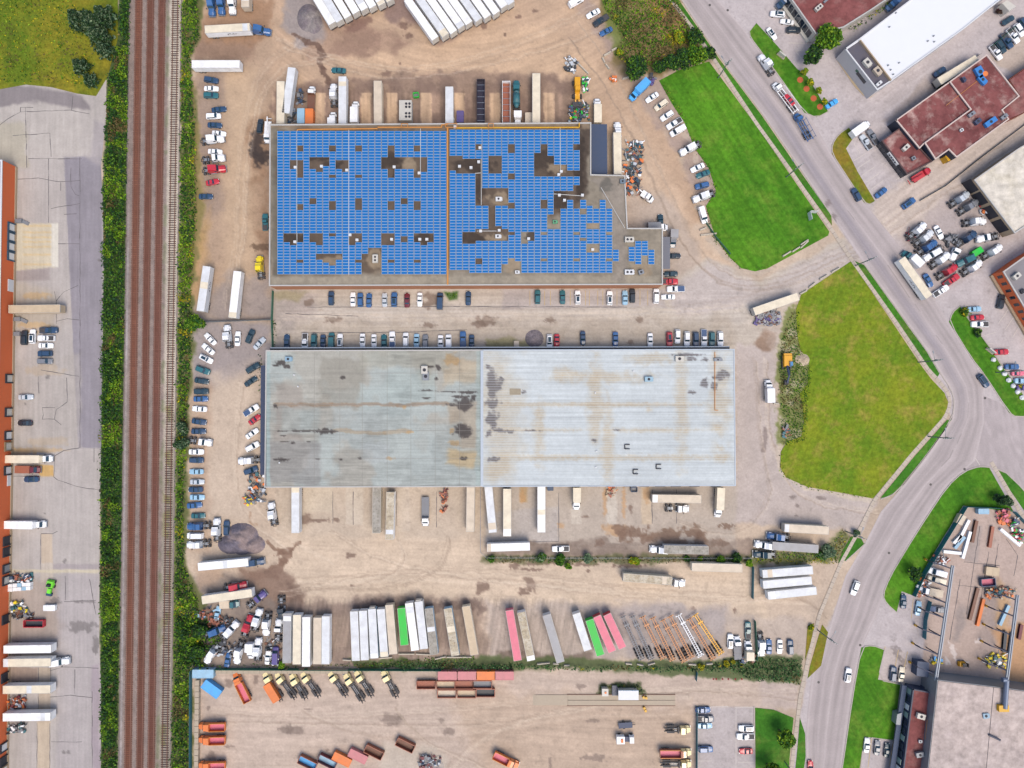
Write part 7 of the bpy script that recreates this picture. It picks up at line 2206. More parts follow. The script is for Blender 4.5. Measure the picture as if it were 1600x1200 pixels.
for a, c, lb, k in (((1515, 301, 1483, 322), 'silver', 'silver tractor nearest the cream garage corner', 'sleeper'), ((1529, 313, 1496, 334), 'grey', 'grey tractor at the second garage bay', 'sleeper'), ((1544, 345, 1501, 349), 'white', 'big white tractor lying level before the garage', 'sleeper'),
     ((1448, 348, 1417, 374), 'white', 'upper left white tractor of the close-packed group', 'sleeper'), ((1458, 361, 1428, 384), 'pale grey', 'greyish tractor second in the close-packed group', 'sleeper'), ((1464, 377, 1432, 397), 'blue', 'vivid blue tractor in the close-packed group', 'sleeper'),
     ((1444, 405, 1474, 386), 'white', 'white tractor below the vivid blue one', 'sleeper'), ((1483, 396, 1454, 417), 'white', 'white tractor left of centre in the yard', 'sleeper'), ((1528, 361, 1492, 385), 'navy', 'navy tractor in the middle of the yard', 'sleeper'),
     ((1488, 403, 1500, 376), 'white', 'white tractor facing down in the middle of the yard', 'day'), ((1497, 413, 1526, 398), 'teal', 'dark teal tractor beside a small green body', 'sleeper'), ((1567, 383, 1533, 404), 'white', 'white tractor nearest the driveway right of the yard', 'sleeper'),
     ((1534, 408, 1503, 429), 'white', 'white tractor right of the red one', 'sleeper'), ((1499, 413, 1460, 436), 'red', 'red tractor in the yard', 'sleeper'), ((1526, 374, 1562, 368), 'white', 'white tractor with a white box body behind its cab', 'day')):
 tractor(*a, c, lb, G, k)
# --- straight trucks
truck(486, 133, 483, 195, 'flat', 'white', 'white flatbed truck carrying an orange container at the docks', None, 'brown')
truck(554.5, 156, 554, 194, 'box', 'white', 'white box truck at the docks beside the long white trailer', None)
truck(519, 173, 519, 197, 'box', 'white', 'short white truck at the docks behind the white tractor', None)
truck(933.6, 152, 933.6, 194, 'box', 'white', 'white cab truck with cream box above the slate canopy', None, 'cream')
truck(807, 124, 807, 172, 'mixer', 'teal', 'teal mixer truck between open trailers at the docks', None, 'teal')
truck(809, 198, 809, 176, 'box', 'white', 'short white truck below the teal mixer', None)
truck(986, 153, 1012, 127, 'box', 'sky blue', 'sky blue box van by the bright lawn', None, 'sky blue')
truck(1021, 312, 1002, 299, 'tow', 'white', 'white cab-only truck beside the long scrap heap', None)
truck(416, 221, 418, 187, 'tow', 'white', 'white tow truck against the solar warehouse wall', None)
truck(1202, 594, 1203, 629, 'box', 'white', 'white box truck parked beside the rough field', None, 'white')
truck(901, 797, 901, 761, 'box', 'white', 'white truck with cream box at the ribbed-roof docks', None, 'cream')
truck(1123, 809, 1125, 761, 'box', 'white', 'white truck with yellow-tinged box at the warehouse corner', None, 'cream')
truck(664, 822, 664, 778, 'flat', 'white', 'white-cabbed flat truck facing away from the grey docks', None, 'grey')
truck(78, 717, 13, 717, 'box', 'white', 'long white box truck at the brick docks above a red flatbed', None, 'cream')
truck(69, 820, 9, 819, 'box', 'white', 'long white box truck at the brick docks, lower down', None, 'white')
truck(59, 734.5, 20, 734, 'flat', 'maroon', 'red-brown flatbed truck at the brick docks', None, 'rust')
truck(1212, 128, 1245, 172, 'carrier', 'white', 'white car carrier with a red car on the road', None, 'white')
truck(1246, 176, 1268, 216, 'carrier', 'blue', 'blue empty car carrier on the road', None, 'blue')
truck(1153, 997, 1155, 1032, 'flat', 'white', 'white flat truck beside the end of the chassis row', None, 'grey')
truck(1170.5, 1004, 1170.5, 1030, 'box', 'white', 'white box truck against the green fence by the teal pickup', None, 'cream')
truck(1456, 263, 1427, 281, 'tow', 'red', 'red tow truck beside the low front office', None, 'red')
truck(1044, 354, 1012, 355, 'box', 'white', 'white cab truck behind the step of the solar warehouse', None, 'grey')
truck(1052, 385, 1053, 360, 'box', 'grey', 'blue-grey box truck beside the solar warehouse corner', None, 'mid grey')
truck(1414, 392, 1438, 416, 'box', 'teal', 'green-framed white box truck behind the long trailer', None, 'white')
truck(1388, 12, 1402, 0, 'box', 'blue', 'blue box truck beside the white-roofed building', None, 'blue')
truck(1216, 9, 1236, -8, 'box', 'navy', 'white box truck at the top edge by the maroon office', None, 'white')
truck(1360, 190, 1331, 211, 'box', 'white', 'long white bus-like van by the dry grass strip', None, 'white')
truck(1440, 922, 1476, 930, 'flat', 'white', 'white flat truck inside the fabrication yard fence', None, 'beige')
truck(371, 945, 341, 947, 'flat', 'teal', 'teal truck with beige deck beside the wrecks', None, 'beige')
truck(390, 1031, 391, 1004, 'box', 'white', 'white small box truck at the bottom of the wrecks', None)
G = 'yellow-cab trucks along the bottom fence'
for i, (fx, fy, rx, ry) in enumerate(((411, 1051, 438, 1097), (430, 1053, 460, 1093), (453, 1055, 477, 1094), (470, 1051, 498, 1091), (513, 1050, 541, 1090), (538, 1055, 567, 1098), (555, 1050, 581, 1090), (597, 1049, 620, 1092))):
 lb = 'yellow-cab roll-off truck loaded with an orange-red bin' if i == 0 else ('lone yellow-cab roll-off truck, last before the red bins' if i == 7 else ORD[i - 1] + ' empty yellow-cab roll-off truck after the loaded one')
 truck(fx, fy, rx, ry, 'rolloff', 'pale yellow', lb, G)
truck(1080, 1142, 1040, 1142, 'rolloff', 'pale yellow', 'empty yellow-cab truck facing the fenced bays', G)
truck(1081, 1178, 1032, 1178, 'dump', 'pale yellow', 'yellow-cab dump truck with a rusty red bed', G, 'rust')
truck(1081, 1196, 1034, 1196, 'rolloff', 'pale yellow', 'yellow-cab truck half out of frame at the bottom', G)
G = 'orange dump trucks'
for a, lb in (((365, 1052, 387, 1097), 'orange dump truck slanted beside the teal container'), ((308, 1137, 352, 1136), 'upper orange dump truck backed in at the left wall'), ((308, 1158, 352, 1157), 'middle orange dump truck at the left wall'), ((308, 1198, 352, 1197), 'lowest orange dump truck at the left wall, cut by the frame'), ((810, 1199, 772, 1180), 'orange dump truck slanted at the bottom centre')):
 truck(*a, 'dump', 'orange', lb, G, 'orange')
# --- containers and bins
bin_(424, 1083, -58, 'orange', 'orange-red bin riding on the yellow-cab truck', 6.4, 2.4, 3.0, True)
for i, (x, y, c) in enumerate(((699, 1056, 'rose'), (730, 1056, 'rose'), (759, 1056, 'orange'), (788, 1056, 'rose'))):
 bin_(x, y, 0, c, ('closed pink bin at the left end of the four', 'second closed pink bin, left of the orange one', 'closed orange bin among pink ones', 'closed pink bin at the right end of the four')[i], 6.1, 2.6, 2.2, True)
for x, y, c, lb in ((665.6, 1070.6, 'rust', 'open rusty bin standing apart at the left'), (696.6, 1070.6, 'tan', 'open bin with tan floor under the first pink one'), (725, 1070.6, 'rust', 'open bin with orange-rust floor in the middle row'), (754, 1070, 'grey', 'open bin with a grey plank inside'), (698, 1084.5, 'beige', 'open bin with crumbs inside, lower row'), (729, 1084.5, 'tan', 'open sandy bin in the middle of the lower row'), (758.6, 1083, 'black', 'open bin with a black inside, lower row end')):
 bin_(x, y, 0, 'rust', lb, 6.1, 2.5, 1.5, False, c)
for x, y, cl, c, ins, lb in ((480, 1193, 0, 'rust', 'sky blue', 'slanted bin full of blue-white scrap, leftmost at the bottom'), (511, 1191, 0, 'maroon', 'pale blue', 'slanted maroon bin full of pale scrap'), (534, 1187, 1, 'orange', '', 'slanted closed orange bin at the bottom'), (559, 1182, 1, 'rose', '', 'slanted closed pink bin at the bottom'), (584, 1176, 0, 'rust', 'brown', 'slanted open rusty bin beside a closed pink one'), (633, 1165, 0, 'rust', 'brown', 'slanted open rusty bin standing apart')):
 bin_(x, y, -26, c, lb, 6.2, 2.6, 1.8, bool(cl), ins or 'brown')
bin_(52, 975, 0, 'red', 'long red bin at the brick docks', 6.5, 2.2, 1.6, False, 'black')
bin_(483, 182, 90, 'orange', 'orange container on the flatbed truck at the docks', 5.2, 2.5, 2.6, True, group=None)
bin_(330, 1077, -36, 'sky blue', 'teal-blue container slanted in the bottom yard corner', 6.4, 3.0, 2.4, True, group=None)
bin_(317, 1053, 0, 'pale blue', 'pale blue container in the walled bottom corner', 6.8, 2.6, 2.5, True, group=None)
bin_(470, 181, 90, 'pale blue', 'blue-covered box beside the orange container at the docks', 5.0, 2.3, 2.2, True, group=None)
bin_(1544.5, 910, 5, 'navy', 'navy scrap bin in the fabrication yard', 4.6, 2.4, 1.5, False, 'pink')
bin_(650, 148, 8, 'green', 'little green bin behind the white cooling unit', 1.8, 1.5, 1.2, False, 'grey', None)
bin_(1551, 893, -6, 'tan', 'tan wooden-looking tub in the fabrication yard', 4.2, 2.6, 1.2, True, group=None)
bin_(860, 763, 0, 'navy', 'small navy skip beside a white dock trailer', 1.9, 1.4, 1.2, True, group=None)
bin_(991, 765, 0, 'navy', 'small dark skip beside an orange-stained dock', 2.0, 1.5, 1.2, False, 'grey', None)
bin_(77, 950, 0, 'white', 'white crate on the left lot below the lime loader', 3.8, 1.7, 1.3, True, group=None)
bin_(719, 182, 90, 'purple', 'purple-blue box body on a dock pad', 3.8, 2.2, 1.8, True, group=None)
bin_(826, 184, 90, 'beige', 'beige box body beside the long pale dock trailer', 3.4, 2.2, 1.8, True, group=None)
bin_(704, 187, 0, 'white', 'white box in front of the round-patched trailer', 2.2, 1.5, 1.6, True, group=None)
bin_(1528, 393, 33, 'green', 'small green box body in the truck yard', 3.4, 1.8, 1.8, True, group=None)
bin_(807, 538, 90, 'beige', 'beige crate above the dark strip of the grey warehouse', 2.2, 1.5, 1.1, True, group=None)
bin_(1502, 812, 62, 'beige', 'pale container in the fabrication yard corner', 3.2, 2.0, 2.0, True, group=None)
bin_(1537, 799, 0, 'pale blue', 'pale blue container along the fabrication yard fence', 3.4, 1.6, 1.8, True, group=None)
# ------------------------------------------------------------------ PLANTS
PAL = {'green': [(74, 116, 34), (52, 94, 28), (98, 136, 42), (44, 84, 40)], 'dark': [(40, 74, 44), (34, 62, 48), (58, 88, 44), (48, 70, 40)], 'lime': [(110, 150, 30), (86, 130, 28), (140, 168, 44)],
  'yellow': [(196, 178, 36), (158, 158, 40), (120, 134, 44)], 'brown': [(112, 96, 62), (124, 108, 64), (96, 94, 52)], 'sage': [(112, 134, 104), (92, 118, 88), (132, 148, 116), (76, 104, 76)], 'plum': [(92, 60, 66), (76, 66, 60), (104, 84, 70)],
  'reed': [(66, 112, 56), (84, 128, 74), (52, 92, 48), (120, 140, 90)]}
M_LEAF = attr_mat('leaf', fine=0.12, fscale=2.5, mid=0, rough=0.75, bump=0, trans=0.25)
M_BARK = paint_mat('bark', alb(96, 78, 62), .95, dirt=.3)
def leaf_mesh(name, C, size, cols, rs, up=.75):
 """two-triangle leaf clumps at centres C"""
 n = len(C)
 nv = rs.normal(size=(n, 3))
 nv[:, 2] = np.abs(nv[:, 2]) + up
 nv /= np.linalg.norm(nv, axis=1)[:, None]
 a = np.cross(nv, rs.normal(size=(n, 3)))
 a /= np.linalg.norm(a, axis=1)[:, None]
 b = np.cross(nv, a)
 s = (np.asarray(size) * rs.uniform(.55, 1.35, n))[:, None]
 a, b = a * s, b * s * .7
 v = np.stack([C - a, C - b * .9 + nv * s * .12, C + a, C + b + nv * s * .12], 1).reshape(-1, 3)
 f = np.arange(n * 4).reshape(n, 4)
 c = lin(np.clip(cols * 1.1 * rs.uniform(.85, 1.15, (n, 1)), 0, 255)) * ALB
 return np_mesh(name, v, f, M_LEAF, np.repeat(c, 4, 0))
def pick(pals, n, rs):
 pool = np.array(sum([PAL[p] for p in pals], []), float)
 return pool[rs.randint(0, len(pool), n)]
def weeds(name, poly, dens, h, size, pals, spots=(), seed=0):
 """thick ground cover inside a survey polygon"""
 rs = np.random.RandomState(seed + 5)
 w = np.array([P(*q) for q in poly])
 x0, y0 = w.min(0)
 x1, y1 = w.max(0)
 n = int((x1 - x0) * (y1 - y0) * dens)
 X, Y = rs.uniform(x0, x1, n), rs.uniform(y0, y1, n)
 k = pip(X, Y, [tuple(q) for q in w])
 d = edge_dist(X, Y, [tuple(q) for q in w])
 clump = fbm(X, Y, 3.2, seed, 3)
 k &= (rs.rand(n) < smooth(d / 1.2) * (0.35 + 1.1 * clump)) | (k & (rs.rand(n) < .12))
 X, Y, clump = X[k], Y[k], clump[k]
 n = len(X)
 hh = h * (0.25 + 1.3 * smooth((clump - .3) / .4))
 Z = hh * rs.rand(n) ** .7
 cols = pick(pals, n, rs)
 kind = fbm(X, Y, 5.5, seed + 40, 3)
 for p, lo in spots:
  m = (kind > lo) & (rs.rand(n) < .75)
  cols[m] = pick([p], int(m.sum()), rs)
  kind = fbm(X, Y, 4.5, seed + 57 + len(p), 3)
 me = leaf_mesh(name, np.stack([X, Y, Z + .05], 1), size, cols, rs, .5)
 return tag(ob(name, me), kind='stuff')
def tree(px, py, r, h, pals, label, cat='tree', name='broadleaf_tree', n=None, conifer=False, group=None, lobes=7):
 """r crown radius in metres; px,py is the crown centre as seen"""
 rs = np.random.RandomState(int(px * 7 + py * 13) % 9999)
 x, y = P(px, py, h * .6)
 root = ob(name, None, None, (x, y, 0))
 tag(root, label, cat, group)
 low = h * (.12 if cat == 'shrub' or conifer else .3)
 top = h * .75
 tr = max(.06, r * .055)
 ob('trunk', MB().tube((0, 0, 0), (0, 0, top), tr * 1.5, 7, 0, tr * .5).mesh('trunk', [M_BARK]), root)
 n = n or int(150 + 85 * r * r)
 if conifer:
  t = rs.rand(n) ** .8
  R = r * (1 - t * .93) * (0.55 + .45 * np.sqrt(rs.rand(n)))
  a = rs.uniform(0, 2 * math.pi, n)
  R *= 1 + .22 * np.sin(a * 5 + t * 9)
  C = np.stack([R * np.cos(a), R * np.sin(a), low + (h - low) * t], 1)
 else:
  Cs = []
  for k in range(lobes):
   a = rs.uniform(0, 2 * math.pi)
   q = r * (.62 * math.sqrt(rs.rand()) if k else 0)
   zc = low + (h - low) * rs.uniform(.35, .72) if k else low + (h - low) * .62
   lr = r * rs.uniform(.36, .58) if k else r * .62
   c = np.array((q * math.cos(a), q * math.sin(a), zc))
   if k and k < 5:
    ob('limb', MB().tube((0, 0, low * .8), tuple(c), tr * .6, 5, 0, tr * .2).mesh('limb', [M_BARK]), root)
   m = n // lobes
   d = rs.normal(size=(m, 3))
   d /= np.linalg.norm(d, axis=1)[:, None]
   rad = lr * (rs.rand(m) ** .35)
   p = c + d * rad[:, None] * np.array((1, 1, .72))
   Cs.append(p)
  C = np.concatenate(Cs)
  C[:, 2] = np.maximum(C[:, 2], .08)
 ob('crown', leaf_mesh('crown', C, .30 + .035 * r, pick(pals, len(C), rs), rs), root)
 return root
def shrub(px, py, r, pals, label, h=None):
 return tree(px, py, r, h or r * 1.3, pals, label, 'shrub', 'shrub', int(120 + 120 * r * r), lobes=5, group=None)
rbp = lambda x, y: (x + RB(y), y)
weeds('railside_thicket', [(166, 140), (188, 60), (190, -40), (207, -40), rbp(204, 300), rbp(203, 700), rbp(203, 1240), (158, 1240), (158, 900), (158, 700), (160, 420), (162, 300)], 15, 1.5, .36, ['green', 'green', 'dark'], [('brown', .68), ('lime', .60)], 1)
weeds('railside_weeds', [(284, -40), (312, -40), (314, 60), (300, 90), (308, 200), (310, 330), (306, 400), (300, 470), (304, 500), (297, 620), (290, 760), (290, 880), (312, 940), (316, 1040), (299, 1045), (298, 1240), rbp(284, 1240), rbp(287, 900), rbp(285, 600), rbp(285, 300)], 12, 1.4, .36, ['green', 'green', 'dark', 'lime'], [('yellow', .66), ('lime', .56), ('brown', .72)], 2)
weeds('thicket', [(945, -40), (1040, -40), (1082, 45), (1100, 85), (1034, 108), (990, 110), (958, 88), (972, 60), (940, 10)], 9, 1.0, .32, ['green', 'green', 'brown', 'lime'], [('brown', .56), ('lime', .56), ('yellow', .68)], 3)
weeds('fence_line_weeds', [(756, 868), (900, 869), (1174, 868), (1174, 880), (756, 880)], 7, .9, .28, ['green', 'dark', 'sage'], [('brown', .55)], 4)
weeds('rough_weeds', [(1176, 862), (1215, 862), (1290, 855), (1316, 826), (1330, 838), (1308, 880), (1178, 880)], 7, .9, .28, ['green', 'lime', 'sage'], [('yellow', .6), ('brown', .6)], 5)
weeds('reed_bank', [(690, 1032), (770, 1034), (900, 1038), (1100, 1038), (1165, 1024), (1254, 1028), (1250, 1068), (1170, 1062), (1140, 1050), (900, 1046), (690, 1045), (560, 1042), (545, 1036)], 9, 1.7, .34, ['reed', 'reed', 'dark'], [('brown', .62), ('yellow', .72)], 6)
weeds('corner_thicket', [(300, 960), (330, 965), (350, 1000), (318, 1030), (330, 1042), (280, 1042), (276, 960)], 9, 2.2, .38, ['green', 'dark'], [('lime', .6)], 7)
weeds('field_scrub', [(-20, -30), (100, -30), (150, 60), (150, 140), (60, 130), (-20, 135)], 2.2, .6, .3, ['lime', 'green', 'yellow'], [('brown', .6)], 8)
weeds('rubble_weeds', [(1216, 545), (1234, 486), (1250, 486), (1252, 545), (1268, 575), (1260, 690), (1222, 700), (1216, 620)], 8, .5, .26, ['green', 'lime', 'green'], [('brown', .64)], 9)
weeds('scale_bushes', [(935, 1070), (972, 1065), (1000, 1068), (1012, 1086), (996, 1086), (990, 1074), (960, 1074), (938, 1086)], 8, .9, .28, ['green', 'dark'], [('brown', .55)], 10)
weeds('planter_plants', [(695, 456), (715, 456), (713, 467), (698, 469)], 9, .6, .25, ['green', 'lime'], [], 11)
weeds('wall_hedge', [(1322, 46), (1400, -8), (1408, -2), (1332, 52)], 8, 1.4, .28, ['green', 'dark', 'lime'], [('yellow', .6)], 12)
weeds('flower_bed', [(1495, 486), (1504, 477), (1520, 482), (1516, 494), (1500, 496)], 9, .9, .26, ['yellow', 'green', 'brown'], [], 13)
weeds('trailer_row_weeds', [(300, 1036), (560, 1036), (700, 1020), (742, 1022), (745, 1034), (560, 1043), (300, 1044)], 5, .6, .26, ['green', 'brown', 'lime'], [], 14)
weeds('fence_weeds', [(426, 500), (432, 500), (432, 546), (424, 546)], 8, .7, .25, ['green', 'dark'], [], 15)
weeds('canopy_weeds', [(403, 552), (410, 552), (408, 640), (404, 640)], 6, .6, .25, ['green', 'dark'], [], 16)
weeds('field_edge_weeds', [(1217, 700), (1223, 698), (1226, 738), (1264, 757), (1320, 768), (1364, 776), (1362, 782), (1262, 765), (1224, 748), (1215, 730)], 5, .35, .24, ['green', 'lime'], [('brown', .5)], 17)
weeds('lawn_edge_weeds', [(1028, 126), (1036, 124), (1076, 192), (1092, 232), (1112, 262), (1124, 298), (1108, 322), (1122, 370), (1144, 400), (1160, 416), (1200, 416), (1200, 423), (1156, 424), (1112, 376), (1098, 322), (1114, 298), (1066, 194)], 5, .35, .24, ['green', 'lime'], [('brown', .55)], 18)
tree(1299, 62, 5.2, 10, ['lime', 'green'], 'big lime-green tree beside the white-roofed building')
tree(1271, 86, 3.6, 7.5, ['green', 'dark'], 'darker green tree touching the big lime-green one')
for i, (x, y, mx, my) in enumerate(((1257, 113, 1250, 125), (1267, 129, 1260, 139), (1279, 142, 1271, 154), (1288, 160, 1281, 167))):
 p = P(mx, my)
 tree(x, y, 1.3, 3.4, ['yellow', 'lime'], ORD[i] + ' young yellowing tree from the top of the four with red mulch', group='young street trees')
 d = ob('mulch_ring', MB().tube((0, 0, .09), (0, 0, .16), 1.05, 14).mesh('mulch_ring', [paint_mat('red_mulch', alb(206, 104, 60), .95, dirt=.3, dscale=3)]), None, (*p, 0))
 tag(d, ORD[i] + ' orange-red mulch disc from the top on the grass island', 'mulch', 'mulch discs on the island')
tree(1225, 1150, 4.4, 7, ['lime', 'green'], 'big lime tree on the bottom grass plot')
tree(1205, 1204, 4.0, 7, ['lime', 'green'], 'lime tree cut by the bottom edge on the grass plot')
tree(1427, 896, 2.9, 5, ['dark', 'green'], 'dark round tree against the teal fence on the corner lawn')
tree(1563, 783, 2.6, 4.5, ['dark'], 'dark ornamental tree at the top of the fabrication yard fence')
tree(1573, 785, 1.8, 3.5, ['dark', 'sage'], 'greyish bush right beside the dark ornamental tree')
tree(305, 505, 3.3, 6, ['green', 'lime'], 'round green tree by the two leaning white trailers')
for x, y, r, pl, lb in ((992, 104, 3.9, ['dark', 'green'], 'wide dark tree at the left end of the thicket row'), (1031, 107, 2.3, ['dark'], 'small dark tree second in the thicket row'), (1046, 100, 2.8, ['dark', 'green'], 'dark tree third in the thicket row'), (1064, 96, 3.1, ['green', 'dark'], 'green tree fourth in the thicket row'), (1088, 89, 3.3, ['green', 'lime'], 'lighter green tree at the lawn end of the thicket'), (1087, 60, 2.7, ['dark'], 'dark tree at the top of the thicket by the pavement'), (1107, 84, 2.2, ['green', 'dark'], 'rounded tree nearest the pavement at the thicket corner')):
 tree(x, y, r * 1.18, r * 2.0, pl if 'dark' not in pl[:1] else ['dark', 'green'], lb, group='trees along the thicket edge')
for x, y, r, lb in ((118, 26, 4.2, 'dark conifer left in the top-left clump'), (142, 30, 4.6, 'dark conifer middle of the top-left clump'), (158, 20, 4.0, 'dark conifer nearest the railway at the top'), (150, 52, 4.0, 'dark conifer below the middle of the top-left clump'), (160, 74, 3.2, 'dark conifer lowest by the railway thicket'), (122, 100, 3.0, 'dark conifer standing apart above the asphalt curve'), (138, 122, 2.6, 'small dark conifer at the asphalt curve')):
 tree(x, y, r, r * 2.1, ['dark', 'dark', 'sage'], lb, name='conifer_tree', conifer=True, group='conifers in the top-left field', n=int(300 + 90 * r * r))
for a in ((1060, 58, 2.3, ['yellow', 'lime'], 'yellow-green bush inside the thicket'), (968, 82, 1.5, ['yellow', 'lime'], 'small yellow bush by the white logs at the thicket'), (285, 668, 2.6, ['sage', 'dark'], 'upper grey-green bush beside the railway'), (284, 694, 2.8, ['dark', 'sage'], 'lower dark bush beside the railway'), (769, 874, 1.3, ['green'], 'small green shrub at the fence corner'), (847, 870, 2.2, ['sage', 'green'], 'grey-green shrub right of the level white trailer'),
   (876, 872, 2.4, ['green'], 'broad green shrub under the white pickup'), (887, 884, 1.5, ['green', 'lime'], 'shrub hanging toward the tan yard'), (918, 872, 2.0, ['sage'], 'pale sage shrub in the fence line'), (992, 876, 2.0, ['yellow', 'lime'], 'yellow-green shrub in the fence line'), (1074, 873, 1.3, ['dark', 'green'], 'small dark shrub below the shrub-line rig'), (1094, 874, 1.2, ['lime'], 'small lime shrub below the shrub-line rig'),
   (1125, 874, 1.9, ['green', 'lime'], 'green shrub above the lone cream trailer'), (1153, 874, 2.0, ['dark', 'green'], 'dark green shrub near the teal fence top'), (1170, 880, 1.5, ['lime'], 'lime shrub at the top of the teal fence'), (1297, 862, 2.9, ['sage'], 'silvery willow bush by the roadside verge'), (1283, 868, 2.0, ['sage', 'green'], 'smaller silvery bush left of the willow bush'), (1337, 833, 1.5, ['sage', 'dark'], 'bush at the foot of the road pole'),
   (1508, 487, 1.7, ['yellow', 'green'], 'golden bush at the tip of the roadside island'), (1528, 521, 1.7, ['green', 'dark'], 'green bush midway on the roadside island'), (1564, 13, 1.8, ['plum'], 'plum-coloured bush beside the white building annex'), (1471, 140, 1.6, ['green', 'dark'], 'green bush at the end of the fence-side cream trailer'), (1097, 1042, 1.3, ['yellow'], 'yellow bush left on the reed bank'), (1135, 1038, 1.2, ['yellow'], 'second yellow bush on the reed bank by the chassis'),
   (1147, 1035, 1.0, ['yellow'], 'small yellow bush under the white flat truck'), (441, 1040, 1.5, ['lime'], 'lime shrub growing through the bottom fence'), (1268, 981, 1.2, ['lime', 'yellow'], 'little lime bush where the pavement meets the yard'), (1594, 604, 1.1, ['yellow'], 'little yellow bush among the white boulders'), (310, 1020, 2.6, ['dark', 'green'], 'dense bush in the wreck corner'), (312, 985, 2.8, ['dark', 'green'], 'dark bush left of the blue wreck')):
 shrub(*a)
# ------------------------------------------------------------------ HEAPS
def heap(px, py, rx, ry, h, c1, c2, label, lobes=((0, 0, 1),), name='gravel_heap', cat='gravel heap', seed=0):
 n = 56
 u = np.linspace(-1.25, 1.25, n)
 X, Y = np.meshgrid(u, u)
 H = np.zeros_like(X)
 for lx, ly, s in lobes:
  d = np.hypot(X - lx, Y - ly) / s
  H = np.maximum(H, s * np.clip(1.0 - d, 0, 1) ** .85)
 nz = fbm(X * 10 + seed * 3, Y * 10, 3.0, seed)
 H = H * (0.62 + .5 * nz + .26 * fbm(X * 40, Y * 40, 4, seed + 2)) * h - .03
 x, y = P(px, py)
 k = 238 / FPX
 v = np.stack([(X * rx * k).ravel(), (-Y * ry * k).ravel(), H.ravel()], 1)
 t = smooth((fbm(X * 8, Y * 8, 4, seed + 3) - .35) / .3)[..., None]
 c = np.array(c1, float) * (1 - t) + np.array(c2, float) * t
 c = c * (.85 + .3 * fbm(X * 60, Y * 60, 5, seed + 8))[..., None]
 f = grid_faces(n, n)
 f = f[H.ravel()[f].max(1) > 0.0]
 o = ob(name, np_mesh(name, v, f, M_BAL, (lin(np.clip(c, 0, 255)) * ALB).reshape(-1, 3), True), None, (x, y, 0))
 return tag(o, label, cat)
heap(835, 529, 14.5, 14, 1.5, (156, 146, 150), (138, 130, 134), 'round dark gravel cone above the grey warehouse')
heap(378, 845, 35, 27, 4.5, (122, 116, 128), (154, 138, 136), 'large dark gravel heap of several lobes by the railway lot', ((0, -.3, .72), (-.5, .2, .55), (0, .3, .5), (.48, .2, .55), (-.15, 0, .6)), seed=2)
heap(484, 28, 22, 28, 2.6, (152, 144, 142), (134, 124, 128), 'pale grey gravel heap beside the first top trailer fan', ((-.1, 0, .8), (.3, .3, .6)), seed=3)
heap(1254, 562, 13, 11, 1.2, (214, 196, 170), (190, 172, 150), 'pale sandy mound beside the yellow excavator', ((0, 0, .9),), 'sand_mound', 'sand mound', 5)
heap(674, 1196, 22, 12, 1.4, (190, 180, 170), (150, 140, 140), 'pale rubble mound with scrap at the bottom edge', ((0, 0, .9),), 'rubble_pile', 'rubble pile', 6)
def scrap(px, py, rx, ry, n, label, cols, seed=0, ang=0, hmax=1.4):
 r = random.Random(seed)
 m = MB()
 x, y = P(px, py)
 k = 238 / FPX
 ca, sa = math.cos(math.radians(ang)), math.sin(math.radians(ang))
 for i in range(n):
  u, w = r.uniform(-1, 1), r.uniform(-1, 1)
  cx, cy = (u * rx * ca - w * ry * sa) * k, (u * rx * sa + w * ry * ca) * k
  z = r.uniform(0, hmax * (1 - .5 * abs(u)))
  c = r.randrange(len(cols))
  t = r.random()
  if t < .35:
   m.wheel(cx, cy, r.uniform(.35, .55), .3, c, z + .5, 8) if r.random() < .4 else m.tube((cx, cy, z), (cx, cy, z + .3), r.uniform(.35, .6), 9, c)
  elif t < .6:
   L, a = r.uniform(.8, 2.4), r.uniform(0, 3.14)
   m.beam((cx, cy, z + .1), (cx + L * math.cos(a), cy + L * math.sin(a), z + r.uniform(0, .8)), r.uniform(.05, .14), c)
  else:
   L, W, a = r.uniform(.5, 1.6), r.uniform(.4, 1.1), r.uniform(0, 3.14)
   m.obox((cx, cy), (cx + L * math.cos(a), cy + L * math.sin(a)), W, z, z + r.uniform(.15, .7), c)
 o = ob('scrap_heap', m.mesh('scrap_heap', [FLATPAINT[c] for c in cols]), None, (x, y, 0))
 return tag(o, label, 'scrap heap', kind='stuff')
SC_ = ['white', 'grey', 'black', 'navy', 'rust', 'silver', 'teal', 'black', 'dark', 'grey', 'navy']
scrap(988, 265, 13, 42, 210, 'long scrap heap beside the white trailer and slate canopy', SC_ + ['orange'], 1, -6)
scrap(1200, 498, 18, 10, 240, 'grey and lilac broken rubble spread under the blue-ended trailer', ['mid grey', 'grey', 'purple', 'mid grey', 'brown', 'grey'], 41, 0, .7)
scrap(893, 104, 9, 11, 40, 'grey-white scrap heap behind the yellow loader', ['white', 'grey', 'silver', 'black'], 2)
scrap(904, 178, 16, 14, 90, 'scrap heap at the dock in front of the yellow loader', SC_ + ['orange', 'yellow', 'green'], 3)
scrap(914, 135, 4, 12, 26, 'scrap strip right of the yellow loader', ['white', 'navy', 'green'], 4)
scrap(403, 762, 13, 22, 70, 'scrap heap at the lower corner of the dark canopy', SC_ + ['orange'], 5)
scrap(391, 782, 8, 7, 24, 'orange and blue scrap heap left of the lone white tractor', ['orange', 'teal', 'yellow', 'grey'], 6)
scrap(326, 960, 18, 8, 30, 'rusty scrap heap at the left of the wrecks', ['rust', 'navy', 'brown', 'pale blue'], 7)
scrap(345, 972, 18, 6, 40, 'rust-brown scrap heap above the blue wreck', ['rust', 'brown', 'black', 'grey'], 8)
scrap(350, 1014, 20, 10, 60, 'dark scrap heap in the middle of the wrecks', ['black', 'grey', 'brown', 'black', 'navy', 'silver'], 9)
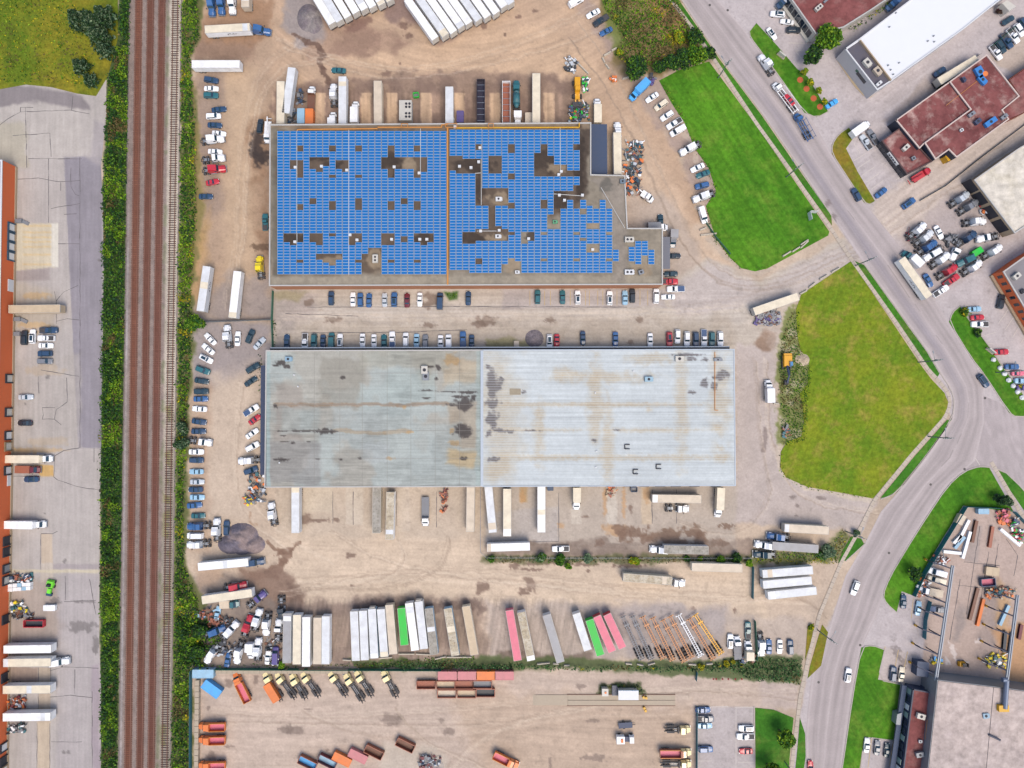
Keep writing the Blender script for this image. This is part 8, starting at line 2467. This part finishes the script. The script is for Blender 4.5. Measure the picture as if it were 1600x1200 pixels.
scrap(426, 1018, 12, 20, 44, 'mixed scrap heap against the grey stored trailer', ['white', 'black', 'grey', 'brown', 'silver', 'dark'], 10)
scrap(672, 1190, 16, 9, 60, 'steel scrap on the rubble mound at the bottom', ['grey', 'maroon', 'navy', 'silver'], 11)
scrap(1167, 1030, 12, 5, 34, 'scrap at the bottom of the green fence', ['beige', 'grey', 'navy', 'brown'], 12)
scrap(1440, 918, 6, 14, 44, 'rusty scrap along the teal fence', ['rust', 'white', 'orange', 'grey'], 13, -25)
scrap(1470, 876, 9, 7, 36, 'small scrap pile above the white vans', ['grey', 'white', 'rust'], 14)
scrap(1565, 808, 10, 12, 50, 'orange rusty scrap in the top corner of the fabrication yard', ['orange', 'rust', 'pink'], 15)
scrap(1586, 830, 8, 18, 60, 'scrap along the right fence of the fabrication yard', ['white', 'navy', 'red', 'green', 'grey'], 16, 35)
scrap(1560, 926, 22, 8, 80, 'rusty steel scrap under the far crane runway', ['rust', 'grey', 'teal', 'orange', 'tan'], 17)
scrap(1556, 1032, 16, 10, 50, 'scrap by the fabrication shop door', ['grey', 'yellow', 'white', 'teal'], 18)
scrap(1462, 1033, 8, 4, 20, 'yellow and blue scrap beside the grey shed', ['yellow', 'sky blue', 'grey'], 19)
scrap(36, 904, 16, 5, 46, 'mixed scrap above the white bundles at the brick docks', ['navy', 'rust', 'white', 'teal'], 20)
scrap(30, 948, 14, 8, 40, 'blue-tarped scrap at the brick docks', ['teal', 'yellow', 'grey', 'white'], 21)
scrap(36, 962, 16, 4, 30, 'dark scrap strip above the long red bin', ['grey', 'brown', 'black'], 22)
scrap(28, 1098, 14, 9, 50, 'orange scrap between two trailers at the brick docks', ['orange', 'rust', 'maroon', 'silver'], 23)
scrap(26, 1138, 14, 6, 40, 'dark container of scrap under the lowest dock trailer', ['black', 'white', 'teal', 'grey'], 24)
scrap(960, 127, 4, 4, 14, 'orange and blue scrap by the thicket corner', ['orange', 'blue', 'white'], 25)
scrap(1484, 376, 10, 6, 40, 'black axles lying in the truck yard', ['black', 'grey'], 26, 30)
scrap(1425, 372, 8, 8, 34, 'black chassis parts by the close-packed tractors', ['black', 'grey', 'maroon'], 27)
scrap(1227, 676, 5, 8, 18, 'junk by the rough field edge', ['teal', 'rust', 'grey'], 28)
scrap(955, 763, 6, 12, 40, 'orange junk machine at an orange-stained dock', ['orange', 'tan', 'rust', 'grey'], 29)
scrap(695, 783, 2.5, 18, 40, 'rusty brown chassis junk at the grey docks', ['rust', 'brown', 'maroon', 'orange'], 30, 0, .8)
scrap(457, 184, 5, 10, 34, 'black junk below the askew grey trailer', ['black', 'grey', 'navy'], 31)
scrap(471, 155, 4, 10, 26, 'black stripped frame between dock trailers', ['black', 'navy', 'grey'], 32)
scrap(1018, 128, 6, 5, 18, 'black junk behind the sky blue van', ['black', 'purple', 'grey'], 33)
scrap(1538, 330, 6, 5, 20, 'red and orange junk between garage tractors', ['red', 'orange', 'silver'], 34)
# ------------------------------------------------------------------ FENCES, WALLS, LOGS
def fence(pts, h, col, label, step=3.0, panel=True):
 pw = [V(*q) for q in pts]
 c = sum(pw, Vector()) / len(pw)
 root = ob('fence', None, None, (c.x, c.y, 0))
 tag(root, label, 'fence', 'fences around the yards')
 mt = paint_mat('fence_' + col, alb(*{'teal': (38, 122, 138), 'green': (52, 128, 104), 'grey': (120, 128, 132), 'dark': (52, 62, 54)}[col]), .6, dirt=.2)
 post = MB().tube((0, 0, 0), (0, 0, h + .1), .05, 6).mesh('post', [M_GREYM])
 for a, b in zip(pw[:-1], pw[1:]):
  L = (b - a).length
  n = max(1, round(L / step))
  for i in range(n):
   p, q = a.lerp(b, i / n) - root.location, a.lerp(b, (i + 1) / n) - root.location
   ob('post', post, root, (p.x, p.y, 0))
   if panel:
    m = MB().obox(tuple(p[:2]), tuple(q[:2]), .07, .08, h - .05)
    ob('panel', m.mesh('panel', [mt]), root)
  m = MB()
  for z in (.25, h):
   m.beam((a.x - c.x, a.y - c.y, z), (b.x - c.x, b.y - c.y, z), .035)
  ob('rail', m.mesh('rail', [mt if panel else M_GREYM]), root)
fence([(1440, 896), (1505, 791), (1556, 793), (1580, 798), (1640, 860)], 2.4, 'teal', 'teal screened fence around the fabrication yard')
fence([(1450, 938), (1443, 966), (1441, 996)], 2.2, 'teal', 'short bent teal gate fence of the fabrication yard', 2.5)
fence([(1425, 930), (1441, 896)], 2.2, 'teal', 'short teal fence beside the dark round tree')
fence([(302, 1044), (345, 1043.5), (690, 1045)], 2.2, 'green', 'green fence above the yellow-cab trucks')
fence([(300, 1200), (300.5, 1046)], 2.2, 'teal', 'teal fence between railway weeds and bottom yard')
fence([(751, 762), (751, 862), (760, 870), (900, 871), (1174, 871)], 1.8, 'grey', 'grey chain fence bending along the shrub line', 3.5, False)
fence([(1175, 884), (1174, 934)], 2.2, 'teal', 'teal fence left of the three white trailers')
fence([(1087, 1240), (1087.5, 1103)], 2.2, 'teal', 'blue-teal fence beside the bottom bays')
fence([(1178, 968), (1181, 1030)], 2.0, 'green', 'overgrown green fence at the end of the trailer row', 3.0)
fence([(428, 455), (426.5, 500), (428, 545)], 2.0, 'green', 'green fence between gravel corner and warehouse drive')
fence([(318, 504), (426, 500)], 1.9, 'grey', 'grey fence under the two leaning trailers', 3.0)
fence([(1437, 314), (1475, 292), (1530, 248), (1610, 188)], 1.0, 'dark', 'low dark hedge-like fence beside the tan drive', 3.0)
fence([(1545, 76), (1600, 30)], 1.6, 'green', 'green fence behind the nosed-out row, top right')
fence([(1090, 330), (1118, 372), (1140, 398)], 1.5, 'green', 'green netting at the edge of the bright lawn')
fence([(1088, 1048), (1086.5, 1062)], 1.8, 'teal', 'short teal gate leaf below the chassis row', 2.0)
fence([(1466, 130), (1530, 86)], 1.6, 'dark', 'dark fence behind the fence-side cream trailer')
M_BLOCK = paint_mat('block_concrete', alb(198, 182, 160), .9, dirt=.2)
def blockwall(a, b, w, h, label, step=1.8):
 p, q = V(*a), V(*b)
 c = (p + q) / 2
 L = (q - p).length
 root = ob('block_wall', None, None, (c.x, c.y, 0), math.atan2(q.y - p.y, q.x - p.x))
 tag(root, label, 'wall', 'concrete block walls of the bottom yard')
 n = int(L / step)
 me = MB().box(-step / 2 + .02, step / 2 - .02, -w / 2, w / 2, 0, h).mesh('block', [M_BLOCK])
 for i in range(n):
  ob('block', me, root, (-L / 2 + (i + .5) * L / n, rng.uniform(-.03, .03), rng.uniform(-.03, 0)))
blockwall((340, 1047), (545, 1047), 1.3, 1.6, 'beige block wall behind the yellow-cab trucks')
blockwall((309, 1240), (311, 1060), 1.3, 1.6, 'beige block wall behind the left orange dump trucks')
M_LOG = paint_mat('pale_log', alb(214, 204, 186), .9, dirt=.25)
LOGS = {'on the lawn edge beside the warehouse driveway': [(1222, 401, 1235, 393), (1237, 394, 1249, 386), (1250, 388, 1262, 377), (1250, 383, 1262, 375)], 'on the reed bank under the trailer row': [(839, 1037, 859, 1035), (864, 1036, 873, 1037), (881, 1039, 890, 1039), (977, 1036, 987, 1037), (995, 1037, 1005, 1039), (1012, 1038, 1023, 1035), (1075, 1037, 1087, 1038), (1103, 1037, 1113, 1036)],
  'behind the stored trailers': [(536, 1030, 549, 1031), (593, 1028, 613, 1026), (623, 1021, 648, 1021), (650, 1021, 672, 1022), (680, 1029, 697, 1025), (698, 1026, 737, 1026)], 'at the thicket corner by the dirt track': [(943, 88, 954, 82), (955, 80, 963, 76), (941, 91, 945, 99), (946, 101, 952, 109), (903, 100, 919, 116), (972, 124, 984, 121)],
  'at the driveway mouth by the long white van': [(1094, 368, 1119, 365), (1093, 360, 1103, 356)], 'along the rough field edge by the drive': [(1249, 460, 1260, 454), (1263, 450, 1273, 442), (1280, 437, 1292, 430), (1298, 426, 1311, 419), (1208, 630, 1216, 631)]}
for place, lst in LOGS.items():
 for i, (a, b_, c, d) in enumerate(sorted(lst)):
  p, q = V(a, b_), V(c, d)
  m_ = (p + q) / 2
  L = (q - p).length
  o = ob('concrete_barrier', MB().frustum((-L / 2, L / 2, -.32, .32, 0), (-L / 2 + .05, L / 2 - .05, -.16, .16, .8)).mesh('concrete_barrier', [M_LOG]), None, (m_.x, m_.y, 0), math.atan2(q.y - p.y, q.x - p.x))
  tag(o, ORD[i] + ' pale barrier from the railway side ' + place, 'barrier', 'pale barriers ' + place)
# ------------------------------------------------------------------ POLES AND SIGNS
M_POLE = paint_mat('pole_grey', alb(110, 128, 124), .8, dirt=.2)
def pole(px, py, label, h=12.5, arms=2, ang=45, lamp=True):
 x, y = P(px, py)
 root = ob('utility_pole', None, None, (x, y, 0), math.radians(ang))
 tag(root, label, 'utility pole', 'utility poles along the road')
 ob('shaft', MB().tube((0, 0, 0), (0, 0, h), .20, 8, 0, .13).mesh('shaft', [M_POLE]), root)
 for k in range(arms):
  ob('crossarm', MB().box(-1.5, 1.5, -.08, .08, h - .5 - k * 1.2, h - .36 - k * 1.2).mesh('crossarm', [M_POLE]), root)
  for s in (-1.3, -.6, .6, 1.3):
   ob('insulator', MB().tube((s, 0, h - .36 - k * 1.2), (s, 0, h - .1 - k * 1.2), .07, 6).mesh('insulator', [M_WHITE]), root)
 if lamp:
  ob('lamp_arm', MB().beam((0, 0, h - 3), (0, 2.6, h - 2.4), .05).box(-.18, .18, 2.4, 3.3, h - 2.5, h - 2.35).mesh('lamp_arm', [M_GREYM]), root)
  ob('transformer', MB().tube((.45, 0, h - 3.4), (.45, 0, h - 2.2), .3, 8).mesh('transformer', [M_GREYM]), root)
for x, y, a, lb in ((1122, 122, 35, 'utility pole at the top of the bright lawn by the thicket'), (1228, 277, 35, 'utility pole midway along the bright lawn'), (1336, 415, 30, 'utility pole where the driveway meets the road'), (1434, 566, 15, 'utility pole along the rough field pavement'), (1450, 682, 5, 'utility pole on the verge below the road bend'), (1321, 830, -20, 'utility pole on the little verge beside the silvery bush'), (1277, 984, -30, 'utility pole on the narrow verge near the parked row'), (1226, 1190, -35, 'utility pole by the bottom lime trees'), (1556, 582, 10, 'utility pole among the boulders of the roadside island')):
 pole(x, y, lb, ang=a)
for i, (x, y) in enumerate(((1551, 562), (1561, 575), (1568, 584), (1575, 594), (1582, 603), (1589, 612), (1596, 621))):
 m = bmesh.new()
 bmesh.ops.create_icosphere(m, subdivisions=2, radius=.85)
 for v in m.verts:
  v.co *= 1 + rng.uniform(-.15, .15)
  v.co.z *= .7
 me = bpy.data.meshes.new('boulder')
 m.to_mesh(me)
 m.free()
 me.materials.append(M_WHITE)
 tag(ob('boulder', me, None, (*P(x, y), .4)), ORD[i] + ' white boulder from the sign on the roadside island', 'boulder', 'white boulders on the island')
for (px, py), (dx, dy), lb in (((1263, 331), (0, 0), 'white V-shaped sign boards on the bright lawn'), ((1550, 548), (0, 0), 'pale monument sign on the roadside island'), ((1222, 85), (0, 0), 'small white sign board on the top grass island')):
 x, y = P(px, py, 1.5)
 root = ob('sign', None, None, (x, y, 0), math.radians(-40))
 tag(root, lb, 'sign')
 if 'V' in lb:
  for s in (1, -1):
   ob('board', MB().obox((.2, s * .1), (2.3, s * 1.7), .12, .6, 3.2).mesh('board', [M_WHITE]), root)
   ob('post', MB().tube((2.2, s * 1.6, 0), (2.2, s * 1.6, .6), .08, 6).mesh('post', [M_GREYM]), root)
 else:
  ob('board', MB().box(-1.3, 1.3, -.2, .2, .5, 2.2).mesh('board', [M_OFFW]), root)
  ob('plinth', MB().box(-1.5, 1.5, -.4, .4, 0, .5).mesh('plinth', [M_BLOCK]), root)
for i, x in enumerate((1114.7, 1119, 1129, 1138, 1149, 1159)):
 o = ob('traffic_cone', MB().box(-.25, .25, -.25, .25, 0, .06).tube((0, 0, .06), (0, 0, .8), .2, 8, 0, .05).mesh('traffic_cone', [FLATPAINT['red']]), None, (*P(x, 1061), 0))
 tag(o, ORD[i] + ' red cone from the left under the chassis row', 'cone', 'red cones in a line')
MH = MB().tube((0, 0, .02), (0, 0, .045), .42, 14).mesh('manhole_cover', [paint_mat('cast_iron', alb(92, 86, 84), .7)])
for x, y, lb in ((1389, 864, 'on the road beside the corner lawn'), (1507, 733, 'on the kerb of the corner lawn'), (1454, 757, 'in the middle of the road bend'), (1539, 622, 'on the road near the boulders'), (1344, 1008, 'at the tip of the front lawn'), (1279, 1066, 'beside the narrow verge'), (1137, 16, 'on the road at the top, upper'), (1109, 8, 'on the road at the top edge, lower')):
 tag(ob('manhole_cover', MH, None, (*P(x, y), 0)), 'dark manhole cover ' + lb, 'manhole cover', 'manhole covers')
# ------------------------------------------------------------------ MACHINES
MY = CARPAINT['yellow'] if False else paint_mat('machine_yellow', alb(246, 178, 24), .45, dirt=.15)
def machine(name, cat, px, py, ang, label, parts):
 root = ob(name, None, None, (*P(px, py, 1.2), 0), math.radians(ang))
 tag(root, label, cat)
 for pn, mb, mt in parts:
  ob(pn, mb.mesh(pn, [mt]), root)
 return root
machine('excavator', 'excavator', 1230, 566, -90, 'yellow excavator with its arm stretched over the weedy mound', [
 ('track', MB().box(-2.2, 2.2, 1.0, 1.6, 0, .9), M_CHAS), ('track', MB().box(-2.2, 2.2, -1.6, -1.0, 0, .9), M_CHAS), ('house', MB().frustum((-2.4, 1.5, -1.4, 1.4, 1.0), (-2.2, 1.3, -1.3, 1.3, 2.2)), MY),
 ('cab', MB().frustum((-.3, 1.5, .3, 1.35, 1.2), (-.1, 1.2, .4, 1.25, 3.0)), M_BLUEG), ('counterweight', MB().box(-2.9, -2.3, -1.3, 1.3, 1.0, 2.0), MY), ('boom', MB().beam((1.2, -.3, 1.9), (4.4, -.3, 3.6), .3), M_NAVY), ('stick', MB().beam((4.3, -.3, 3.6), (6.8, -.3, 1.8), .22), M_NAVY), ('bucket', MB().frustum((6.3, 7.6, -.9, .5, .1), (6.0, 7.2, -.9, .5, 1.3)), M_CHAS)])
machine('wheel_loader', 'loader', 902, 141, -90, 'yellow wheel loader with a dark bucket facing the docks', [
 ('rear_body', MB().frustum((-4.2, -.6, -1.1, 1.1, 1.0), (-4.0, -.8, -.9, .9, 2.4)), MY), ('cab', MB().frustum((-.8, .9, -.9, .9, 1.3), (-.6, .7, -.8, .8, 3.2)), MY), ('front_frame', MB().box(.9, 3.2, -.7, .7, .9, 1.7), MY),
 ('lift_arm', MB().beam((1.5, .6, 1.7), (4.2, .6, .8), .2), MY), ('lift_arm', MB().beam((1.5, -.6, 1.7), (4.2, -.6, .8), .2), MY), ('bucket', MB().frustum((4.0, 6.2, -1.6, 1.6, .1), (4.1, 5.6, -1.6, 1.6, 1.5)), M_CHAS)] + [('wheel', MB().wheel(x, y, .8, .65), M_TYRE) for x in (-2.6, 2.0) for y in (-1.25, 1.25)])
machine('lime_loader', 'loader', 77, 919, 80, 'lime green compact loader in the left lot', [
 ('body', MB().frustum((.0, 2.6, -1.2, 1.2, .5), (.2, 2.3, -1.0, 1.0, 1.6)), FLATPAINT['lime']), ('cab', MB().frustum((.5, 1.6, -.6, .6, 1.6), (.7, 1.4, -.5, .5, 2.5)), M_DARK), ('lift_frame', MB().box(-1.8, -.3, -.6, .6, .5, 1.2), FLATPAINT['lime']), ('bucket', MB().box(-2.7, -1.8, -.9, .9, .1, .9), M_SHELTB)] + [('wheel', MB().wheel(x, y, .5, .4), M_TYRE) for x in (.5, 2.1) for y in (-1.15, 1.15)])
machine('forklift', 'forklift', 1506, 1038, 0, 'orange-yellow forklift in the fabrication yard', [
 ('body', MB().frustum((-1.6, .6, -.8, .8, .4), (-1.4, .4, -.7, .7, 1.4)), MY), ('overhead_guard', MB().box(-.9, .4, -.6, .6, 2.1, 2.2).box(-.9, -.8, -.6, -.5, 1.3, 2.1).box(.3, .4, .5, .6, 1.3, 2.1), M_CHAS), ('mast', MB().box(.7, .9, -.6, .6, .2, 2.6), M_CHAS), ('fork', MB().box(.9, 2.4, -.45, -.3, .1, .2), M_STEEL), ('fork', MB().box(.9, 2.4, .3, .45, .1, .2), M_STEEL)] + [('wheel', MB().wheel(x, y, .35, .3), M_TYRE) for x in (-1, .4) for y in (-.75, .75)])
machine('sweeper', 'sweeper', 977, 1154, 0, 'white tilted road sweeper in the bottom yard', [('hopper', MB().box(-3.0, -.4, -1.2, 1.2, .8, 2.6), FLATPAINT['white']), ('cab', MB().frustum((1.2, 3.0, -1.1, 1.1, .6), (1.3, 2.7, -1, 1, 2.5)), FLATPAINT['white']), ('engine', MB().box(-.4, 1.2, -.8, .8, .8, 1.7), M_NAVY), ('pump', MB().box(-1.6, -.9, -.6, .5, 2.6, 2.9), FLATPAINT['orange'])] + [('wheel', MB().wheel(x, y, .5, .4), M_TYRE) for x in (-2, 2) for y in (-1.1, 1.1)])
machine('low_trailer', 'trailer', 978, 1134, 4, 'dark low trailer above the white sweeper', [('deck', MB().box(-2.4, 2.2, -.9, .9, .7, .95), M_NAVY), ('drawbar', MB().beam((2.2, 0, .8), (3.2, 0, .6), .08), M_CHAS)] + [('wheel', MB().wheel(-.6, y, .4, .3), M_TYRE) for y in (-1.05, 1.05)])
machine('cooling_unit', 'cooling unit', 634, 174, 90, 'large white cooling unit with four fans on a dock pad', [('cabinet', MB().box(-3.4, 3.4, -2.1, 2.1, .2, 2.2), M_OFFW), ('skid', MB().box(-3.5, 3.5, -2.2, 2.2, 0, .2), M_GREYM)] + [('fan_grille', MB().tube((x, y, 2.2), (x, y, 2.32), .42, 12), M_DARK) for x in (-2.2, -1.1, 1.1, 2.2) for y in (-.3, -1.4)])
machine('scale_office', 'office', 980.6, 1083, 0, 'white weighbridge office among the bushes', [('wall', MB().box(-3.1, 3.1, -1.35, 1.35, .2, 2.9), M_OFFW), ('roof', MB().box(-3.3, 3.3, -1.5, 1.5, 2.9, 3.1), M_WHITE), ('roof_edge', MB().box(-3.3, 3.3, 1.5, 1.62, 2.8, 3.05), M_BLUEG), ('window', MB().box(-1, 1, -1.4, -1.352, 1.2, 2.1), M_WINDOW)])
machine('booth', 'booth', 945, 1080, 0, 'small beige booth left of the weighbridge office', [('wall', MB().box(-.95, .95, -1.1, 1.1, 0, 2.2), M_OFFW), ('roof', MB().box(-1.05, 1.05, -1.2, 1.2, 2.2, 2.35), M_OFFW), ('roof_vent', MB().tube((.1, 0, 2.35), (.1, 0, 2.6), .35, 8), FLATPAINT['orange'])])
machine('stair_platform', 'platform', 961, 1080, 0, 'grey stepped platform between booth and weighbridge office', [('platform', MB().box(-.9, .9, -1.6, 1.6, 0, .9), M_GREYM)] + [('tread', MB().box(-.85 + i * .35, -.6 + i * .35, -1.5, 1.5, .9, .95), M_CRANED) for i in range(5)])
wb_ = machine('weighbridge', 'weighbridge', 972, 1096, 0, 'long pale weighbridge deck in the bottom yard', [('deck', MB().box(-17.8, 17.8, -1.7, -.1, 0, .22), M_BLOCK), ('deck', MB().box(-17.8, 17.8, .1, 1.7, 0, .22), M_BLOCK), ('ramp', MB().frustum((-29.4, -17.9, -1.7, 1.7, 0), (-28, -17.9, -1.7, 1.7, .2)), M_BLOCK), ('side_beam', MB().box(-18, 17.8, 1.72, 1.9, 0, .3), FLATPAINT['brown']), ('side_beam', MB().box(-18, 17.8, -1.9, -1.72, 0, .3), FLATPAINT['brown'])])
for i, (x, y) in enumerate(((1005, 1088), (1009, 1089), (1006, 1105), (1008, 1109))):
 o = ob('barrel', MB().tube((0, 0, 0), (0, 0, 1.1), .42, 10).mesh('barrel', [M_YEL]), None, (*P(x, y), 0))
 tag(o, ('upper left', 'upper right', 'lower left', 'lower right')[i] + ' yellow barrel of the four by the weighbridge', 'barrel', 'yellow barrels by the weighbridge')
b0 = MB()
for r_ in range(2):
 for c_ in range(6):
  b0.box(-4 + c_ * 1.5, -2.6 + c_ * 1.5, -1.3 + r_ * 1.3 + c_ * .12, -.1 + r_ * 1.3 + c_ * .12, 0, 1.5 - .1 * (c_ % 2))
o = ob('wrapped_bundles', None, None, (*P(29, 917), 0))
tag(o, 'white wrapped bundles stacked in two rows at the brick docks', 'bundles')
for i in range(12):
 ob('bundle', MB().box(*[v for v in (-4 + (i % 6) * 1.5, -2.6 + (i % 6) * 1.5, -1.3 + (i // 6) * 1.3 + (i % 6) * .12, -.1 + (i // 6) * 1.3 + (i % 6) * .12)], 0, 1.4 + .1 * (i % 2)).mesh('bundle', [FLATPAINT['pale blue' if i % 5 == 4 else 'white']]), o)
def ibeam(x0, y0, x1, y1, col, label, w=1.0, h=.9):
 p, q = V(x0, y0), V(x1, y1)
 c = (p + q) / 2
 L = (q - p).length / 2
 m = MB().box(-L, L, -w / 2, w / 2, 0, .12).box(-L, L, -w / 2, w / 2, h - .12, h).box(-L, L, -.06, .06, .12, h - .12)
 for i in range(5):
  x = -L + .2 + i * (2 * L - .4) / 4
  m.box(x - .03, x + .03, -w / 2 + .05, w / 2 - .05, .12, h - .12)
 tag(ob('steel_beam', m.mesh('steel_beam', [FLATPAINT[col]]), None, (c.x, c.y, 0), math.atan2(q.y - p.y, q.x - p.x)), label, 'steel beam', 'steel beams in the fabrication yard')
for a in ((1524, 813, 1517, 847, 'brown', 'upper left brown steel beam on the yard slab'), (1549, 822, 1544, 855, 'rust', 'orange-brown steel beam right of the brown one'), (1526, 918, 1513, 968, 'brown', 'long thin brown beam in mid yard'), (1535, 935, 1525, 977, 'orange', 'orange beam beside the long thin brown one'), (1569, 985, 1566, 1018, 'black', 'dark beam under the far crane runway'), (1580, 988, 1575, 1022, 'black', 'second dark beam under the far crane runway'), (1594, 975, 1590, 998, 'maroon', 'maroon beam right of the far crane runway'),
   (1512, 812, 1495, 846, 'white', 'white bar left of the brown beams'), (1505, 838, 1490, 856, 'pale blue', 'pale blue bar among the white ones'), (1514, 830, 1502, 872, 'white', 'longest white bar of the bundle'), (1472, 861, 1500, 864, 'white', 'white bar lying level above the vans'), (1500, 836, 1488, 848, 'white', 'short white bar in the bundle'), (1574, 945, 1560, 976, 'pale blue', 'pale blue bar leaning in the far bays'), (1561, 826, 1592, 852, 'white', 'white rail slanting by the dark skip frame')):
 ibeam(*a)
o = spawn(CARS['coupe'], *P(1233, 156, 1.8), 128, CARPAINT['red'], 'red coupe loaded on the white car carrier', None, 1.2)
M_BT = paint_mat('roof_blue', alb(48, 140, 220), .5, dirt=.25)
for x, y, a, l, w, lb in ((1532, 112, -60, 3.6, 2.4, 'blue rounded roof machine with an orange patch'), (1536, 124, -50, 3.0, 1.8, 'second blue roof machine just below the orange patch'), (1549, 190, 35, 4.2, 1.7, 'bright blue roof machine at the lower maroon roof'), (1529, 189, 40, 2.2, 1.4, 'small slate-blue roof machine left of the bright blue one'), (1507, 123, -60, 1.4, 1.0, 'small blue-grey roof machine near the roof edge')):
 hvac(x, y, HP - .3, w, l, a, lb, M_BT if l > 2.5 else M_NAVY, 1.2)
tag(ob('orange_cover', MB().tube((0, 0, 0), (0, 0, .3), .9, 10).mesh('orange_cover', [FLATPAINT['orange']]), None, (*P(1537, 117, HP), HP + .62)), 'round orange cover lying on the blue roof machine', 'cover')
# labels that would clash are caught while building
_d = {}
for l_, own in LABELS.items():
 if len(own) > 1:
  print('DUPLICATE LABEL', l_, own)
